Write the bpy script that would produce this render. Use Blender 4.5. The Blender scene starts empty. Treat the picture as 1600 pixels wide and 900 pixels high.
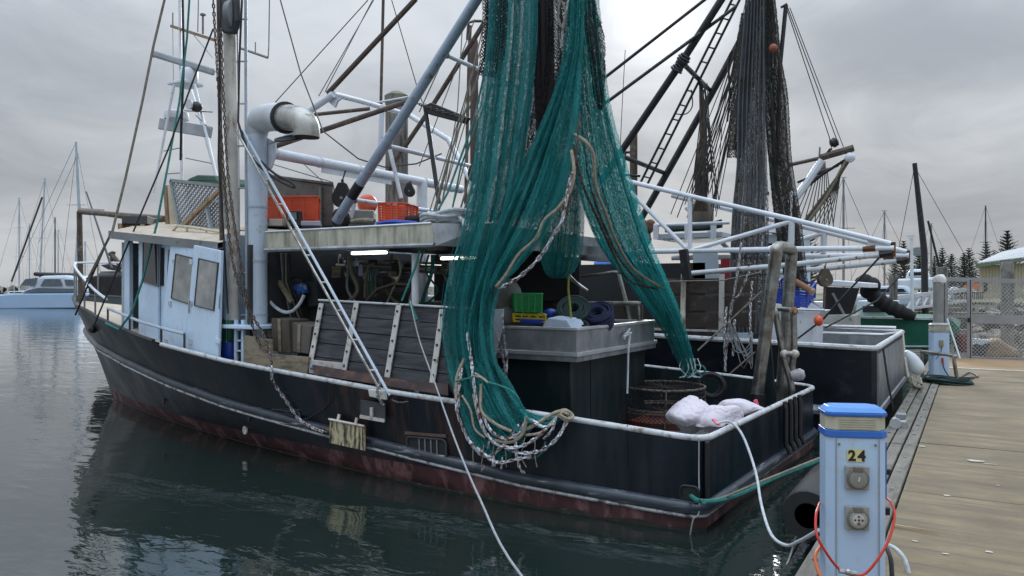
import bpy, bmesh, math, random
import numpy as np
from mathutils import Vector, Matrix
random.seed(7); np.random.seed(7)
scene = bpy.context.scene
COL = scene.collection

# ---------------------------------------------------------------- camera
YAW = math.radians(31.0)
SN, CS = math.sin(YAW), math.cos(YAW)
CAM = Vector((1.98, -6.443, 2.10))
FPX = 1200.0
cam_d = bpy.data.cameras.new('camera'); cam = bpy.data.objects.new('camera', cam_d); COL.objects.link(cam)
cam.location = CAM; cam.rotation_euler = (math.radians(90), 0, YAW)
cam_d.sensor_width = 36.0; cam_d.lens = 36.0*FPX/1600.0
cam_d.clip_start = 0.05; cam_d.clip_end = 6000
scene.camera = cam

# ---------------------------------------------------------------- sky, sun, exposure
def ray(px, py):
    s = (px-800)/FPX; v = (450-py)/FPX
    return Vector((CS*s-SN, SN*s+CS, v))
SUN_DIR = ray(1035, 15).normalized()
world = bpy.data.worlds.new('World'); scene.world = world; world.use_nodes = True
nt = world.node_tree; N = nt.nodes; Lk = nt.links
for n in list(N): N.remove(n)
def wn(t, **kw):
    n = N.new(t)
    for k, v in kw.items(): setattr(n, k, v)
    return n
def wmath(op, a, b=None, c=None, clamp=False):
    n = wn('ShaderNodeMath', operation=op, use_clamp=clamp)
    for i, v in enumerate((a, b, c)):
        if v is None: continue
        if isinstance(v, (int, float)): n.inputs[i].default_value = v
        else: Lk.new(v, n.inputs[i])
    return n.outputs[0]
out = wn('ShaderNodeOutputWorld'); bg = wn('ShaderNodeBackground'); bg.inputs['Strength'].default_value = 0.1
sky = wn('ShaderNodeTexSky', sky_type='NISHITA'); sky.sun_disc = False
sky.sun_elevation = math.asin(SUN_DIR.z); sky.sun_rotation = math.atan2(SUN_DIR.x, SUN_DIR.y)
tc = wn('ShaderNodeTexCoord')
sep = wn('ShaderNodeSeparateXYZ'); Lk.new(tc.outputs['Generated'], sep.inputs[0])
zc = wmath('MAXIMUM', sep.outputs['Z'], 0.0)
den = wmath('ADD', zc, 0.30)
comb = wn('ShaderNodeCombineXYZ')
Lk.new(wmath('DIVIDE', sep.outputs['X'], den), comb.inputs[0]); Lk.new(wmath('DIVIDE', sep.outputs['Y'], den), comb.inputs[1])
def wnoise(scale, detail, rough, dist=0.0, off=0.0):
    n = wn('ShaderNodeTexNoise'); n.inputs['Scale'].default_value = scale; n.inputs['Detail'].default_value = detail
    n.inputs['Roughness'].default_value = rough; n.inputs['Distortion'].default_value = dist
    m = wn('ShaderNodeMapping'); m.inputs['Location'].default_value = (off, off*1.7, 0)
    Lk.new(comb.outputs[0], m.inputs[0]); Lk.new(m.outputs[0], n.inputs['Vector'])
    return n.outputs[0]
n1 = wnoise(0.75, 4, 0.5, 0.4, 20.9)
n2 = wnoise(2.6, 7, 0.6, 0.8, 0.7)
cl = wmath('ADD', wmath('MULTIPLY', n1, 0.68), wmath('MULTIPLY', n2, 0.32))
mr = wn('ShaderNodeMapRange', interpolation_type='SMOOTHSTEP'); Lk.new(cl, mr.inputs[0])
mr.inputs[1].default_value = 0.34; mr.inputs[2].default_value = 0.66; mr.inputs[3].default_value = 0.0; mr.inputs[4].default_value = 1.0
ramp = wn('ShaderNodeMix', data_type='RGBA'); Lk.new(mr.outputs[0], ramp.inputs[0])
ramp.inputs[6].default_value = (2.42, 2.57, 2.80, 1); ramp.inputs[7].default_value = (4.3, 4.4, 4.55, 1)
# overcast skies brighten towards the zenith
zen = wmath('ADD', 1.0, wmath('MULTIPLY', wmath('POWER', zc, 2.5), 4.6))
# thinner, bluer cloud overhead
tint = wn('ShaderNodeMix', data_type='RGBA'); Lk.new(zc, tint.inputs[0]); tint.inputs[6].default_value = (1,1,1,1); tint.inputs[7].default_value = (.86,.98,1.10,1)
tm_ = wn('ShaderNodeVectorMath', operation='MULTIPLY'); Lk.new(ramp.outputs[2], tm_.inputs[0]); Lk.new(tint.outputs[2], tm_.inputs[1])
vm = wn('ShaderNodeVectorMath', operation='SCALE'); Lk.new(tm_.outputs[0], vm.inputs[0]); Lk.new(zen, vm.inputs['Scale'])
# thin cloud glowing round the veiled sun
dt = wn('ShaderNodeVectorMath', operation='DOT_PRODUCT'); Lk.new(tc.outputs['Generated'], dt.inputs[0]); dt.inputs[1].default_value = SUN_DIR
dp = wmath('MAXIMUM', dt.outputs['Value'], 0.0)
glow = wmath('ADD', wmath('MULTIPLY', wmath('POWER', dp, 380.0), 4.0), wmath('MULTIPLY', wmath('POWER', dp, 60.0), .6))
glow = wmath('MULTIPLY', glow, wmath('ADD', 0.35, wmath('MULTIPLY', mr.outputs[0], 1.0)))
gl = wn('ShaderNodeCombineXYZ'); [Lk.new(glow, gl.inputs[i]) for i in range(3)]
add = wn('ShaderNodeVectorMath', operation='ADD'); Lk.new(vm.outputs[0], add.inputs[0]); Lk.new(gl.outputs[0], add.inputs[1])
mx = wn('ShaderNodeMix', data_type='RGBA'); mx.inputs[0].default_value = 0.985
Lk.new(sky.outputs[0], mx.inputs[6]); Lk.new(add.outputs[0], mx.inputs[7])
Lk.new(mx.outputs[2], bg.inputs['Color']); Lk.new(bg.outputs[0], out.inputs[0])

sd = bpy.data.lights.new('sun', 'SUN'); sd.energy = 1.1; sd.angle = math.radians(14); sd.color = (1.0, 0.97, 0.92)
so = bpy.data.objects.new('sun', sd); COL.objects.link(so)
so.rotation_euler = SUN_DIR.to_track_quat('Z', 'Y').to_euler(); so.location = SUN_DIR*200
vs = scene.view_settings
vs.view_transform = 'Standard'; vs.look = 'None'; vs.gamma = 1.0; vs.use_curve_mapping = False; vs.exposure = 0.5
scene.cycles.max_bounces = 6; scene.cycles.transparent_max_bounces = 12

# ---------------------------------------------------------------- helpers: a photo pixel meets a plane of the place
def aY(px, py, y): d = ray(px, py); return CAM + d*((y-CAM.y)/d.y)
def aX(px, py, x): d = ray(px, py); return CAM + d*((x-CAM.x)/d.x)
def aZ(px, py, z): d = ray(px, py); return CAM + d*((z-CAM.z)/d.z)
def aD(px, py, t): return CAM + ray(px, py)*t
def depth(p): r = Vector(p)-CAM; return -r.x*SN + r.y*CS
def lerp(a, b, t): return a+(b-a)*t
def interp(x, xs, ys): return float(np.interp(x, xs, ys))
def smooth(pts, n=4):
    """Catmull-Rom through the points"""
    P = [Vector(p) for p in pts]
    if len(P) < 3: return P
    o = []
    for i in range(len(P)-1):
        p0 = P[max(i-1, 0)]; p1 = P[i]; p2 = P[i+1]; p3 = P[min(i+2, len(P)-1)]
        for k in range(n):
            t = k/n
            o.append(0.5*((2*p1)+(p2-p0)*t+(2*p0-5*p1+4*p2-p3)*t*t+(3*p1-p0-3*p2+p3)*t**3))
    o.append(P[-1]); return o
def sag(a, b, drop, n=14):
    a = Vector(a); b = Vector(b)
    return [a.lerp(b, i/n)-Vector((0, 0, 4*drop*(i/n)*(1-i/n))) for i in range(n+1)]

class MB:
    def __init__(s): s.v = []; s.f = []
    def add(s, vs, fs):
        o = len(s.v); s.v.extend([tuple(v) for v in vs]); s.f.extend([tuple(i+o for i in f) for f in fs]); return s
    def box(s, c, size, R=None, rz=0.0):
        c = Vector(c); hx, hy, hz = size[0]/2, size[1]/2, size[2]/2
        if R is None: R = Matrix.Rotation(rz, 3, 'Z')
        vs = [c+R@Vector((x*hx, y*hy, z*hz)) for x in (-1, 1) for y in (-1, 1) for z in (-1, 1)]
        return s.add(vs, [(0,1,3,2),(4,6,7,5),(0,4,5,1),(2,3,7,6),(0,2,6,4),(1,5,7,3)])
    def bb(s, x0, x1, y0, y1, z0, z1): return s.box(((x0+x1)/2,(y0+y1)/2,(z0+z1)/2),(abs(x1-x0),abs(y1-y0),abs(z1-z0)))
    def prism(s, poly, ext):
        ext = Vector(ext); n = len(poly); P = [Vector(p) for p in poly]
        vs = P+[p+ext for p in P]
        fs = [tuple(range(n))[::-1], tuple(range(n, 2*n))]+[(i,(i+1)%n,n+(i+1)%n,n+i) for i in range(n)]
        return s.add(vs, fs)
    def bar(s, a, b, w, h, up=(0,0,1)):
        a = Vector(a); b = Vector(b); d = (b-a); L = d.length; d.normalize()
        u = Vector(up); sd = d.cross(u)
        if sd.length < 1e-4: sd = d.cross(Vector((1,0,0)))
        sd.normalize(); u = sd.cross(d).normalized()
        R = Matrix((d, sd, u)).transposed()
        return s.box((a+b)/2, (L, w, h), R)
    def tube(s, pts, r, n=8, closed=False, caps=True):
        P = [Vector(p) for p in pts]; m = len(P)
        rs = r if isinstance(r, (list, tuple)) else [r]*m
        T = []
        for i in range(m):
            if closed: t = P[(i+1)%m]-P[(i-1)%m]
            else: t = P[min(i+1,m-1)]-P[max(i-1,0)]
            if t.length < 1e-9: t = Vector((0,0,1))
            T.append(t.normalized())
        ref = Vector((0,0,1)) if abs(T[0].z) < .9 else Vector((1,0,0))
        u = T[0].cross(ref).normalized(); vs = []
        for i in range(m):
            u = (u-T[i]*u.dot(T[i]));
            u = u.normalized() if u.length > 1e-6 else T[i].orthogonal().normalized()
            w = T[i].cross(u)
            for k in range(n):
                a = 2*math.pi*k/n
                vs.append(P[i]+(u*math.cos(a)+w*math.sin(a))*rs[i])
        fs = []
        for i in range(m if closed else m-1):
            j = (i+1)%m
            for k in range(n):
                k2 = (k+1)%n; fs.append((i*n+k, i*n+k2, j*n+k2, j*n+k))
        if caps and not closed: fs += [tuple(range(n))[::-1], tuple(range((m-1)*n, m*n))]
        return s.add(vs, fs)
    def cyl(s, a, b, r, n=14): return s.tube([a, b], r, n)
    def lathe(s, c, prof, n=20, axis=(0,0,1)):
        ax = Vector(axis).normalized(); u = ax.orthogonal().normalized(); w = ax.cross(u); c = Vector(c); vs = []
        for (r, z) in prof:
            for k in range(n):
                a = 2*math.pi*k/n; vs.append(c+ax*z+(u*math.cos(a)+w*math.sin(a))*r)
        fs = []
        for i in range(len(prof)-1):
            for k in range(n): k2 = (k+1)%n; fs.append((i*n+k, i*n+k2, (i+1)*n+k2, (i+1)*n+k))
        fs += [tuple(range(n))[::-1], tuple(range((len(prof)-1)*n, len(prof)*n))]
        return s.add(vs, fs)
    def ball(s, c, r, n=12, sz=1.0):
        return s.lathe(c, [(max(r*math.sin(math.pi*i/n), 1e-4), -r*sz*math.cos(math.pi*i/n)) for i in range(n+1)], 2*n)
    def grid(s, rows, closed=False):
        nr = len(rows); nc = len(rows[0]); vs = [p for r in rows for p in r]; fs = []
        for i in range(nr-1):
            for j in range(nc if closed else nc-1):
                k = (j+1)%nc; fs.append((i*nc+j, i*nc+k, (i+1)*nc+k, (i+1)*nc+j))
        return s.add(vs, fs)
    def chain(s, pts, link=0.055, wire=0.006, wid=0.62):
        P = smooth(pts, 6) if len(pts) > 2 else [Vector(p) for p in pts]
        acc = [0.0]
        for i in range(1, len(P)): acc.append(acc[-1]+(P[i]-P[i-1]).length)
        step = link*0.72; n = max(2, int(acc[-1]/step)); j = 0
        for k in range(n):
            d = (k+.5)*step
            while j < len(P)-2 and acc[j+1] < d: j += 1
            seg = P[j+1]-P[j]; L = max(acc[j+1]-acc[j], 1e-9); c = P[j]+seg*min(max((d-acc[j])/L, 0), 1)
            t = seg.normalized(); u = t.cross(Vector((.31,.9,.3))); u.normalize(); w = t.cross(u)
            ang = (math.pi/2 if k % 2 else 0)+random.uniform(-.35,.35)
            a = u*math.cos(ang)+w*math.sin(ang)
            hl = link/2-wire; hw = link*wid/2-wire; st = hl-hw
            loop = []
            for q in range(8):
                th = math.pi*2*(q+.5)/8; loop.append(c+t*(math.cos(th)*hw+(st if math.cos(th) > 0 else -st))+a*math.sin(th)*hw)
            s.tube(loop, wire, 4, closed=True)
        return s
    def mesh(s, name):
        me = bpy.data.meshes.new(name); me.from_pydata(s.v, [], s.f); me.update(); return me
    def build(s, name, mat, parent=None, smooth=False, bevel=0.0, seg=2, angle=None):
        me = s.mesh(name)
        bm = bmesh.new(); bm.from_mesh(me); bmesh.ops.recalc_face_normals(bm, faces=bm.faces); bm.to_mesh(me); bm.free()
        o = bpy.data.objects.new(name, me); COL.objects.link(o)
        if mat: me.materials.append(mat)
        if smooth:
            me.polygons.foreach_set('use_smooth', [True]*len(me.polygons))
            me.set_sharp_from_angle(angle=math.radians(angle or 40))
        if bevel:
            b = o.modifiers.new('bevel', 'BEVEL'); b.width = bevel; b.segments = seg; b.limit_method = 'ANGLE'
        if parent is not None: adopt(o, parent)
        return o
def adopt(o, parent):
    # meshes are modelled in place, so a part's own world matrix is the identity
    o.parent = parent
    o.matrix_parent_inverse = Matrix.Translation(parent.location).inverted() if parent.parent is None else Matrix.Identity(4)
def thing(name, label, cat, loc=(0,0,0), group=None):
    o = bpy.data.objects.new(name, None); COL.objects.link(o); o.location = loc; o.empty_display_size = .2
    return tag(o, label, cat, group)
def tag(o, label, cat, group=None, kind=None):
    o['label'] = label; o['category'] = cat
    if group: o['group'] = group
    if kind: o['kind'] = kind
    return o
def struct(o): o['kind'] = 'structure'; return o
def pt(lst): return [aY(*p) for p in lst]
def rp(px, p): return px*depth(p)/FPX          # a radius seen as px pixels at point p

# ---------------------------------------------------------------- materials
MATS = {}
def mat(name, col, rough=.6, metal=0.0, var=.25, scale=3.0, col2=None, cov=.4, sc2=6.0, stretch=(1,1,1), bump=.0, bsc=40.0, spec=.5, soft=.12, rough2=None, coat=0.0):
    if name in MATS: return MATS[name]
    m = bpy.data.materials.new(name); m.use_nodes = True; t = m.node_tree; b = t.nodes['Principled BSDF']
    b.inputs['Roughness'].default_value = rough; b.inputs['Metallic'].default_value = metal
    b.inputs['Specular IOR Level'].default_value = spec; b.inputs['Coat Weight'].default_value = coat
    tcn = t.nodes.new('ShaderNodeTexCoord'); nz = t.nodes.new('ShaderNodeTexNoise')
    nz.inputs['Scale'].default_value = scale; nz.inputs['Detail'].default_value = 6; nz.inputs['Roughness'].default_value = .62
    t.links.new(tcn.outputs['Object'], nz.inputs['Vector'])
    r = t.nodes.new('ShaderNodeValToRGB'); c = Vector(col[:3])
    lo = c*(1-var); hi = c*(1+var*.8)
    r.color_ramp.elements[0].position = .3; r.color_ramp.elements[1].position = .7
    r.color_ramp.elements[0].color = (*lo, 1); r.color_ramp.elements[1].color = (*[min(x, .95) for x in hi], 1)
    t.links.new(nz.outputs[0], r.inputs[0]); last = r.outputs[0]
    if col2:
        mp = t.nodes.new('ShaderNodeMapping'); mp.inputs['Scale'].default_value = stretch; t.links.new(tcn.outputs['Object'], mp.inputs[0])
        n2 = t.nodes.new('ShaderNodeTexNoise'); n2.inputs['Scale'].default_value = sc2; n2.inputs['Detail'].default_value = 8; n2.inputs['Roughness'].default_value = .68
        t.links.new(mp.outputs[0], n2.inputs['Vector'])
        mr = t.nodes.new('ShaderNodeMapRange'); th = 1-cov
        mr.inputs[1].default_value = .28+.44*th-soft/2; mr.inputs[2].default_value = .28+.44*th+soft/2
        t.links.new(n2.outputs[0], mr.inputs[0])
        mx = t.nodes.new('ShaderNodeMix'); mx.data_type = 'RGBA'; t.links.new(mr.outputs[0], mx.inputs[0]); t.links.new(last, mx.inputs[6]); mx.inputs[7].default_value = (*col2[:3], 1)
        last = mx.outputs[2]
        if rough2 is not None:
            mq = t.nodes.new('ShaderNodeMix'); mq.data_type = 'FLOAT'; t.links.new(mr.outputs[0], mq.inputs[0]); mq.inputs[2].default_value = rough; mq.inputs[3].default_value = rough2
            t.links.new(mq.outputs[0], b.inputs['Roughness'])
    t.links.new(last, b.inputs['Base Color'])
    if bump:
        n3 = t.nodes.new('ShaderNodeTexNoise'); n3.inputs['Scale'].default_value = bsc; n3.inputs['Detail'].default_value = 4
        t.links.new(tcn.outputs['Object'], n3.inputs['Vector'])
        bp = t.nodes.new('ShaderNodeBump'); bp.inputs['Strength'].default_value = bump; bp.inputs['Distance'].default_value = .01
        t.links.new(n3.outputs[0], bp.inputs['Height']); t.links.new(bp.outputs[0], b.inputs['Normal'])
    MATS[name] = m; return m
def glow_mat(name, col, s):
    m = bpy.data.materials.new(name); m.use_nodes = True; b = m.node_tree.nodes['Principled BSDF']
    b.inputs['Base Color'].default_value = (*col, 1); b.inputs['Emission Color'].default_value = (*col, 1); b.inputs['Emission Strength'].default_value = s; return m

RUST = (.16, .055, .02)
m_hull = mat('hull_paint', (.0030,.0080,.0145), .30, var=.5, scale=1.2, col2=(.012,.018,.026), cov=.32, sc2=1.6, stretch=(1.6,1.6,.45), bump=.5, bsc=1.9, rough2=.5, soft=.3, spec=.36)
def rust_runs(m, x0, x1, col, amount):
    """rust runs bleeding down the plating between two stations of the hull"""
    t = m.node_tree; b = t.nodes['Principled BSDF']; src = b.inputs['Base Color'].links[0].from_socket
    tcn = t.nodes.new('ShaderNodeTexCoord'); mp = t.nodes.new('ShaderNodeMapping'); mp.inputs['Scale'].default_value = (3.2,3.2,.5); t.links.new(tcn.outputs['Object'], mp.inputs[0])
    n = t.nodes.new('ShaderNodeTexNoise'); n.inputs['Scale'].default_value = 2.2; n.inputs['Detail'].default_value = 8; n.inputs['Roughness'].default_value = .65; t.links.new(mp.outputs[0], n.inputs['Vector'])
    sp = t.nodes.new('ShaderNodeSeparateXYZ'); t.links.new(tcn.outputs['Object'], sp.inputs[0])
    def mr(sock, a, b_, lo, hi):
        q = t.nodes.new('ShaderNodeMapRange'); q.interpolation_type = 'SMOOTHSTEP'; t.links.new(sock, q.inputs[0])
        for i, v in enumerate((a, b_, lo, hi)): q.inputs[i+1].default_value = v
        return q.outputs[0]
    def mul(a, b_):
        q = t.nodes.new('ShaderNodeMath'); q.operation = 'MULTIPLY'
        for i, v in enumerate((a, b_)):
            if isinstance(v, float): q.inputs[i].default_value = v
            else: t.links.new(v, q.inputs[i])
        return q.outputs[0]
    win = mul(mr(sp.outputs[0], x0-.5, x0+.3, 0, 1), mr(sp.outputs[0], x1-.3, x1+.5, 1, 0))
    f = mul(mul(win, mr(n.outputs[0], .42, .66, 0, 1)), amount)
    mx = t.nodes.new('ShaderNodeMix'); mx.data_type = 'RGBA'; t.links.new(f, mx.inputs[0]); t.links.new(src, mx.inputs[6]); mx.inputs[7].default_value = (*col,1); t.links.new(mx.outputs[2], b.inputs['Base Color'])
rust_runs(m_hull, -4.3, -2.1, (.060,.024,.015), .9)
rust_runs(m_hull, -7.2, -6.2, (.030,.020,.016), .5)
rust_runs(m_hull, -13, -.2, (.030,.038,.048), .22)
m_hullbow = mat('hull_bow_reflection', (.035,.042,.048), .4, var=.4, scale=1.5, col2=(.07,.075,.08), cov=.4, sc2=2, stretch=(1.2,1.2,.5), bump=.1, bsc=9, soft=.3)
m_red = mat('antifoul_red', (.060,.020,.022), .55, var=.5, scale=4, col2=(.20,.095,.10), cov=.36, sc2=2.6, stretch=(1.6,1.6,.5), bump=.15, bsc=25, soft=.10)
m_rail = mat('worn_rail_paint', (.52,.54,.56), .42, var=.2, scale=5, col2=(.22,.17,.13), cov=.3, sc2=9, bump=.1)
m_strake = mat('strake_paint', (.035,.045,.06), .32, var=.5, scale=3, col2=(.30,.31,.32), cov=.2, sc2=7, stretch=(.3,.3,3), rough2=.5)
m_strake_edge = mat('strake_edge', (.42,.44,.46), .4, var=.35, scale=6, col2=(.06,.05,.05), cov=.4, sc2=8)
m_dgreen = mat('dark_green_paint', (.006,.016,.019), .4, var=.5, scale=1.3, col2=(.03,.04,.045), cov=.25, sc2=4, stretch=(1,1,.3), soft=.3)
m_alu = mat('dull_aluminium', (.42,.44,.47), .42, .7, var=.25, scale=2.5, col2=(.20,.21,.22), cov=.35, sc2=4, stretch=(1,1,.5), bump=.06, soft=.3)
m_alu_l = mat('bright_aluminium', (.62,.64,.67), .35, .6, var=.15, scale=4)
m_fascia = mat('stained_fascia', (.50,.49,.40), .5, .1, var=.25, scale=2.2, col2=(.16,.13,.085), cov=.38, sc2=5, stretch=(2.2,2.2,.35), soft=.3)
m_wh = mat('pale_blue_paint', (.58,.72,.88), .42, var=.07, scale=1.4, col2=(.42,.40,.36), cov=.14, sc2=7, stretch=(1.5,1.5,.6), soft=.2)
m_wh2 = mat('grey_blue_paint', (.40,.47,.53), .5, var=.12, scale=2, col2=(.25,.24,.22), cov=.18, sc2=6)
m_white = mat('white_pipe_paint', (.70,.74,.80), .42, var=.12, scale=3, col2=(.33,.20,.11), cov=.13, sc2=8, bump=.05, soft=.1)
m_whiter = mat('white_rusty_paint', (.62,.66,.70), .45, var=.15, scale=3, col2=RUST, cov=.24, sc2=6, bump=.1, soft=.08)
m_pipeblue = mat('blue_white_pipe', (.52,.60,.70), .38, var=.12, scale=2, col2=(.30,.27,.24), cov=.14, sc2=5)
m_strut = mat('blue_grey_steel', (.34,.42,.52), .36, .3, var=.2, scale=3, col2=(.18,.13,.10), cov=.2, sc2=9)
m_rusty = mat('rusty_mast', (.60,.56,.50), .55, var=.25, scale=2.5, col2=RUST, cov=.34, sc2=3.5, stretch=(1,1,.35), bump=.2)
m_brownpole = mat('brown_weathered_pole', (.085,.060,.045), .6, var=.4, scale=4, col2=(.20,.17,.14), cov=.25, sc2=10, bump=.15)
m_black = mat('black_paint', (.012,.012,.014), .5, var=.4, scale=3, col2=(.05,.04,.035), cov=.25, sc2=6)
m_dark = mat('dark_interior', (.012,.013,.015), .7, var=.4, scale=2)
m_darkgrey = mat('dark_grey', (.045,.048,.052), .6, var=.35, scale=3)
m_grey = mat('mid_grey', (.20,.21,.22), .55, var=.25, scale=3, col2=(.10,.09,.08), cov=.25)
m_steel = mat('stainless_brown', (.34,.345,.33), .32, .85, var=.35, scale=5, col2=(.13,.105,.08), cov=.38, sc2=6, soft=.25)
m_galv = mat('galvanised', (.42,.43,.44), .45, .7, var=.3, scale=9, col2=(.2,.12,.07), cov=.2, sc2=14)
m_chain = mat('chain_steel', (.50,.50,.53), .42, .7, var=.4, scale=14, col2=(.13,.07,.04), cov=.4, sc2=11)
m_chaindark = mat('chain_dark', (.11,.10,.092), .5, .5, var=.4, scale=14, col2=(.10,.05,.03), cov=.4, sc2=11)
m_glass = mat('window_glass', (.022,.026,.030), .05, var=.3, scale=1.5, spec=.45)
m_glassl = mat('pale_window', (.30,.305,.295), .08, bump=.10, bsc=2.5, var=.4, scale=2.2, spec=.8, col2=(.11,.115,.12), cov=.4, sc2=2.4, soft=.3)  # mottled pale grey imitates reflections in the panes
m_timber = mat('dark_otter_timber', (.022,.023,.028), .6, var=.5, scale=2.5, col2=(.075,.078,.088), cov=.36, sc2=5, stretch=(.5,.5,5), bump=.4, bsc=25, soft=.3)
m_strap = mat('white_strap', (.52,.50,.47), .5, var=.2, scale=5, col2=(.25,.17,.11), cov=.26, sc2=12)
m_tan = mat('tan_deck', (.50,.42,.33), .65, var=.18, scale=4, col2=(.36,.28,.20), cov=.3, sc2=9)
m_deck = mat('trawler_deck', (.10,.105,.10), .6, var=.35, scale=3)
m_ply = mat('weathered_plywood', (.27,.23,.16), .65, var=.25, scale=2, col2=(.14,.11,.08), cov=.4, sc2=4, stretch=(1,1,4), bump=.15)
m_wood = mat('raw_timber', (.33,.23,.14), .65, var=.3, scale=4, col2=(.18,.11,.06), cov=.35, sc2=5, stretch=(3,3,.6), bump=.15)
m_orange = mat('orange_plastic', (.66,.075,.018), .42, var=.18, scale=4, col2=(.35,.06,.03), cov=.2)
m_ball = mat('orange_float', (.72,.10,.035), .4, var=.15, scale=4, col2=(.65,.3,.2), cov=.2)
m_greenp = mat('green_plastic', (.02,.33,.10), .4, var=.15, scale=5)
m_yellow = mat('yellow_plastic', (.62,.47,.02), .45, var=.2, scale=5, col2=(.3,.22,.05), cov=.2)
m_bluep = mat('blue_plastic', (.012,.05,.36), .42, var=.2, scale=5)
m_bluel = mat('blue_light', (.05,.16,.55), .45, var=.2, scale=5)
m_dgp = mat('green_drum', (.01,.11,.05), .4, var=.2, scale=4)
m_navyrope = mat('navy_rope', (.010,.016,.06), .75, var=.5, scale=30, bump=.5, bsc=90)
m_greenrope = mat('dark_green_rope', (.010,.035,.034), .75, var=.5, scale=30, bump=.5, bsc=90)
m_teal = mat('teal_rope', (.015,.17,.15), .7, var=.35, scale=25, bump=.4, bsc=120)
m_tanrope = mat('tan_rope', (.32,.27,.20), .75, var=.35, scale=25, bump=.5, bsc=110)
m_whiterope = mat('pale_rope', (.52,.55,.58), .7, var=.25, scale=25, bump=.4, bsc=110)
m_yrope = mat('olive_rope', (.30,.31,.06), .7, var=.3, scale=25)
m_blackrope = mat('black_rope', (.018,.018,.022), .7, var=.5, scale=20)
m_wire = mat('rigging_wire', (.06,.058,.055), .55, .2, var=.4, scale=10)
m_greyrope = mat('weathered_rope', (.20,.18,.14), .75, var=.4, scale=12)
m_net = mat('green_net_twine', (.022,.25,.25), .62, var=.45, scale=2.2, col2=(.05,.36,.36), cov=.32, sc2=9, soft=.3)
m_net2 = mat('dark_green_net_twine', (.010,.12,.125), .65, var=.4, scale=5)
def translucent(m, col, f):
    t = m.node_tree; b = t.nodes['Principled BSDF']; o = [n for n in t.nodes if n.type == 'OUTPUT_MATERIAL'][0]
    tr_ = t.nodes.new('ShaderNodeBsdfTranslucent'); tr_.inputs[0].default_value = (*col,1); mx = t.nodes.new('ShaderNodeMixShader'); mx.inputs[0].default_value = f
    t.links.new(b.outputs[0], mx.inputs[1]); t.links.new(tr_.outputs[0], mx.inputs[2]); t.links.new(mx.outputs[0], o.inputs[0])
translucent(m_net, (.05,.46,.46), .42); translucent(m_net2, (.02,.28,.28), .42)
m_netb = mat('black_net_twine', (.022,.018,.018), .7, var=.4, scale=8)
m_netg = mat('grey_net_twine', (.080,.088,.100), .7, var=.35, scale=3, col2=(.06,.055,.048), cov=.3, sc2=2)
m_netbr = mat('brown_net_twine', (.060,.052,.045), .75, var=.4, scale=4, col2=(.03,.026,.022), cov=.35, sc2=3)
m_pile = mat('timber_pile', (.16,.15,.135), .8, var=.35, scale=3, col2=(.05,.045,.04), cov=.45, sc2=4, stretch=(3,3,.4), bump=.5, bsc=14)
m_dock = mat('dock_board', (.225,.172,.100), .6, var=.30, scale=2.6, col2=(.118,.092,.058), cov=.47, sc2=5.0, stretch=(.22,2.2,1), bump=.35, bsc=90, soft=.28, rough2=.42, spec=.22)
m_dock2 = mat('dock_board_ochre', (.33,.20,.085), .5, var=.22, scale=1.2, col2=(.20,.12,.06), cov=.4, sc2=2, stretch=(.3,2,1), bump=.15, bsc=60, soft=.3)
m_waler = mat('dock_waler', (.15,.135,.11), .6, var=.3, scale=3, col2=(.085,.075,.06), cov=.4, sc2=4, stretch=(4,.6,1), bump=.25, bsc=40)
m_pedw = mat('pedestal_shell', (.44,.58,.76), .32, var=.05, scale=2, col2=(.45,.45,.43), cov=.12, sc2=9, soft=.2)
m_pedb = mat('pedestal_blue', (.02,.12,.46), .3, var=.12, scale=4, coat=.3)
m_pedl = mat('pedestal_lens', (.50,.47,.36), .25, var=.15, scale=8)
m_sock = mat('socket_grey', (.30,.30,.285), .4, var=.12, scale=10)
m_sockd = mat('socket_dark', (.15,.14,.12), .45, var=.2, scale=10)
m_redhose = mat('red_hose', (.50,.03,.015), .4, var=.15, scale=8)
m_orhose = mat('orange_hose', (.62,.13,.04), .45, var=.15, scale=8)
m_bag = mat('white_sack', (.66,.60,.66), .6, var=.08, scale=3, col2=(.75,.22,.28), cov=.05, sc2=3, bump=.25, bsc=18)
m_bagred = mat('sack_print', (.7,.10,.16), .6, var=.1)
m_rubber = mat('black_rubber', (.014,.014,.015), .6, var=.4, scale=4)
m_fender = mat('white_fender', (.62,.68,.72), .35, var=.12, scale=3)
m_navy = mat('navy_black_paint', (.006,.008,.014), .42, var=.5, scale=2, col2=(.02,.021,.026), cov=.3, sc2=5, spec=.3)

# ================================================================ THE SETTING
# water
wm = bpy.data.materials.new('harbour_water'); wm.use_nodes = True; t = wm.node_tree; b = t.nodes['Principled BSDF']
b.inputs['Base Color'].default_value = (.012,.021,.018,1); b.inputs['Roughness'].default_value = .03; b.inputs['IOR'].default_value = 2.1
tcn = t.nodes.new('ShaderNodeTexCoord')
def wavenoise(sc, stretch, det, rot=0.0):
    mp = t.nodes.new('ShaderNodeMapping'); mp.inputs['Scale'].default_value = stretch; mp.inputs['Rotation'].default_value = (0,0,rot)
    t.links.new(tcn.outputs['Object'], mp.inputs[0])
    n = t.nodes.new('ShaderNodeTexNoise'); n.inputs['Scale'].default_value = sc; n.inputs['Detail'].default_value = det; n.inputs['Roughness'].default_value = .5; n.inputs['Distortion'].default_value = .6
    t.links.new(mp.outputs[0], n.inputs['Vector']); return n.outputs[0]
def tm(op, a, bb):
    n = t.nodes.new('ShaderNodeMath'); n.operation = op
    for i, v in enumerate((a, bb)):
        if isinstance(v, (int, float)): n.inputs[i].default_value = v
        else: t.links.new(v, n.inputs[i])
    return n.outputs[0]
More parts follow.
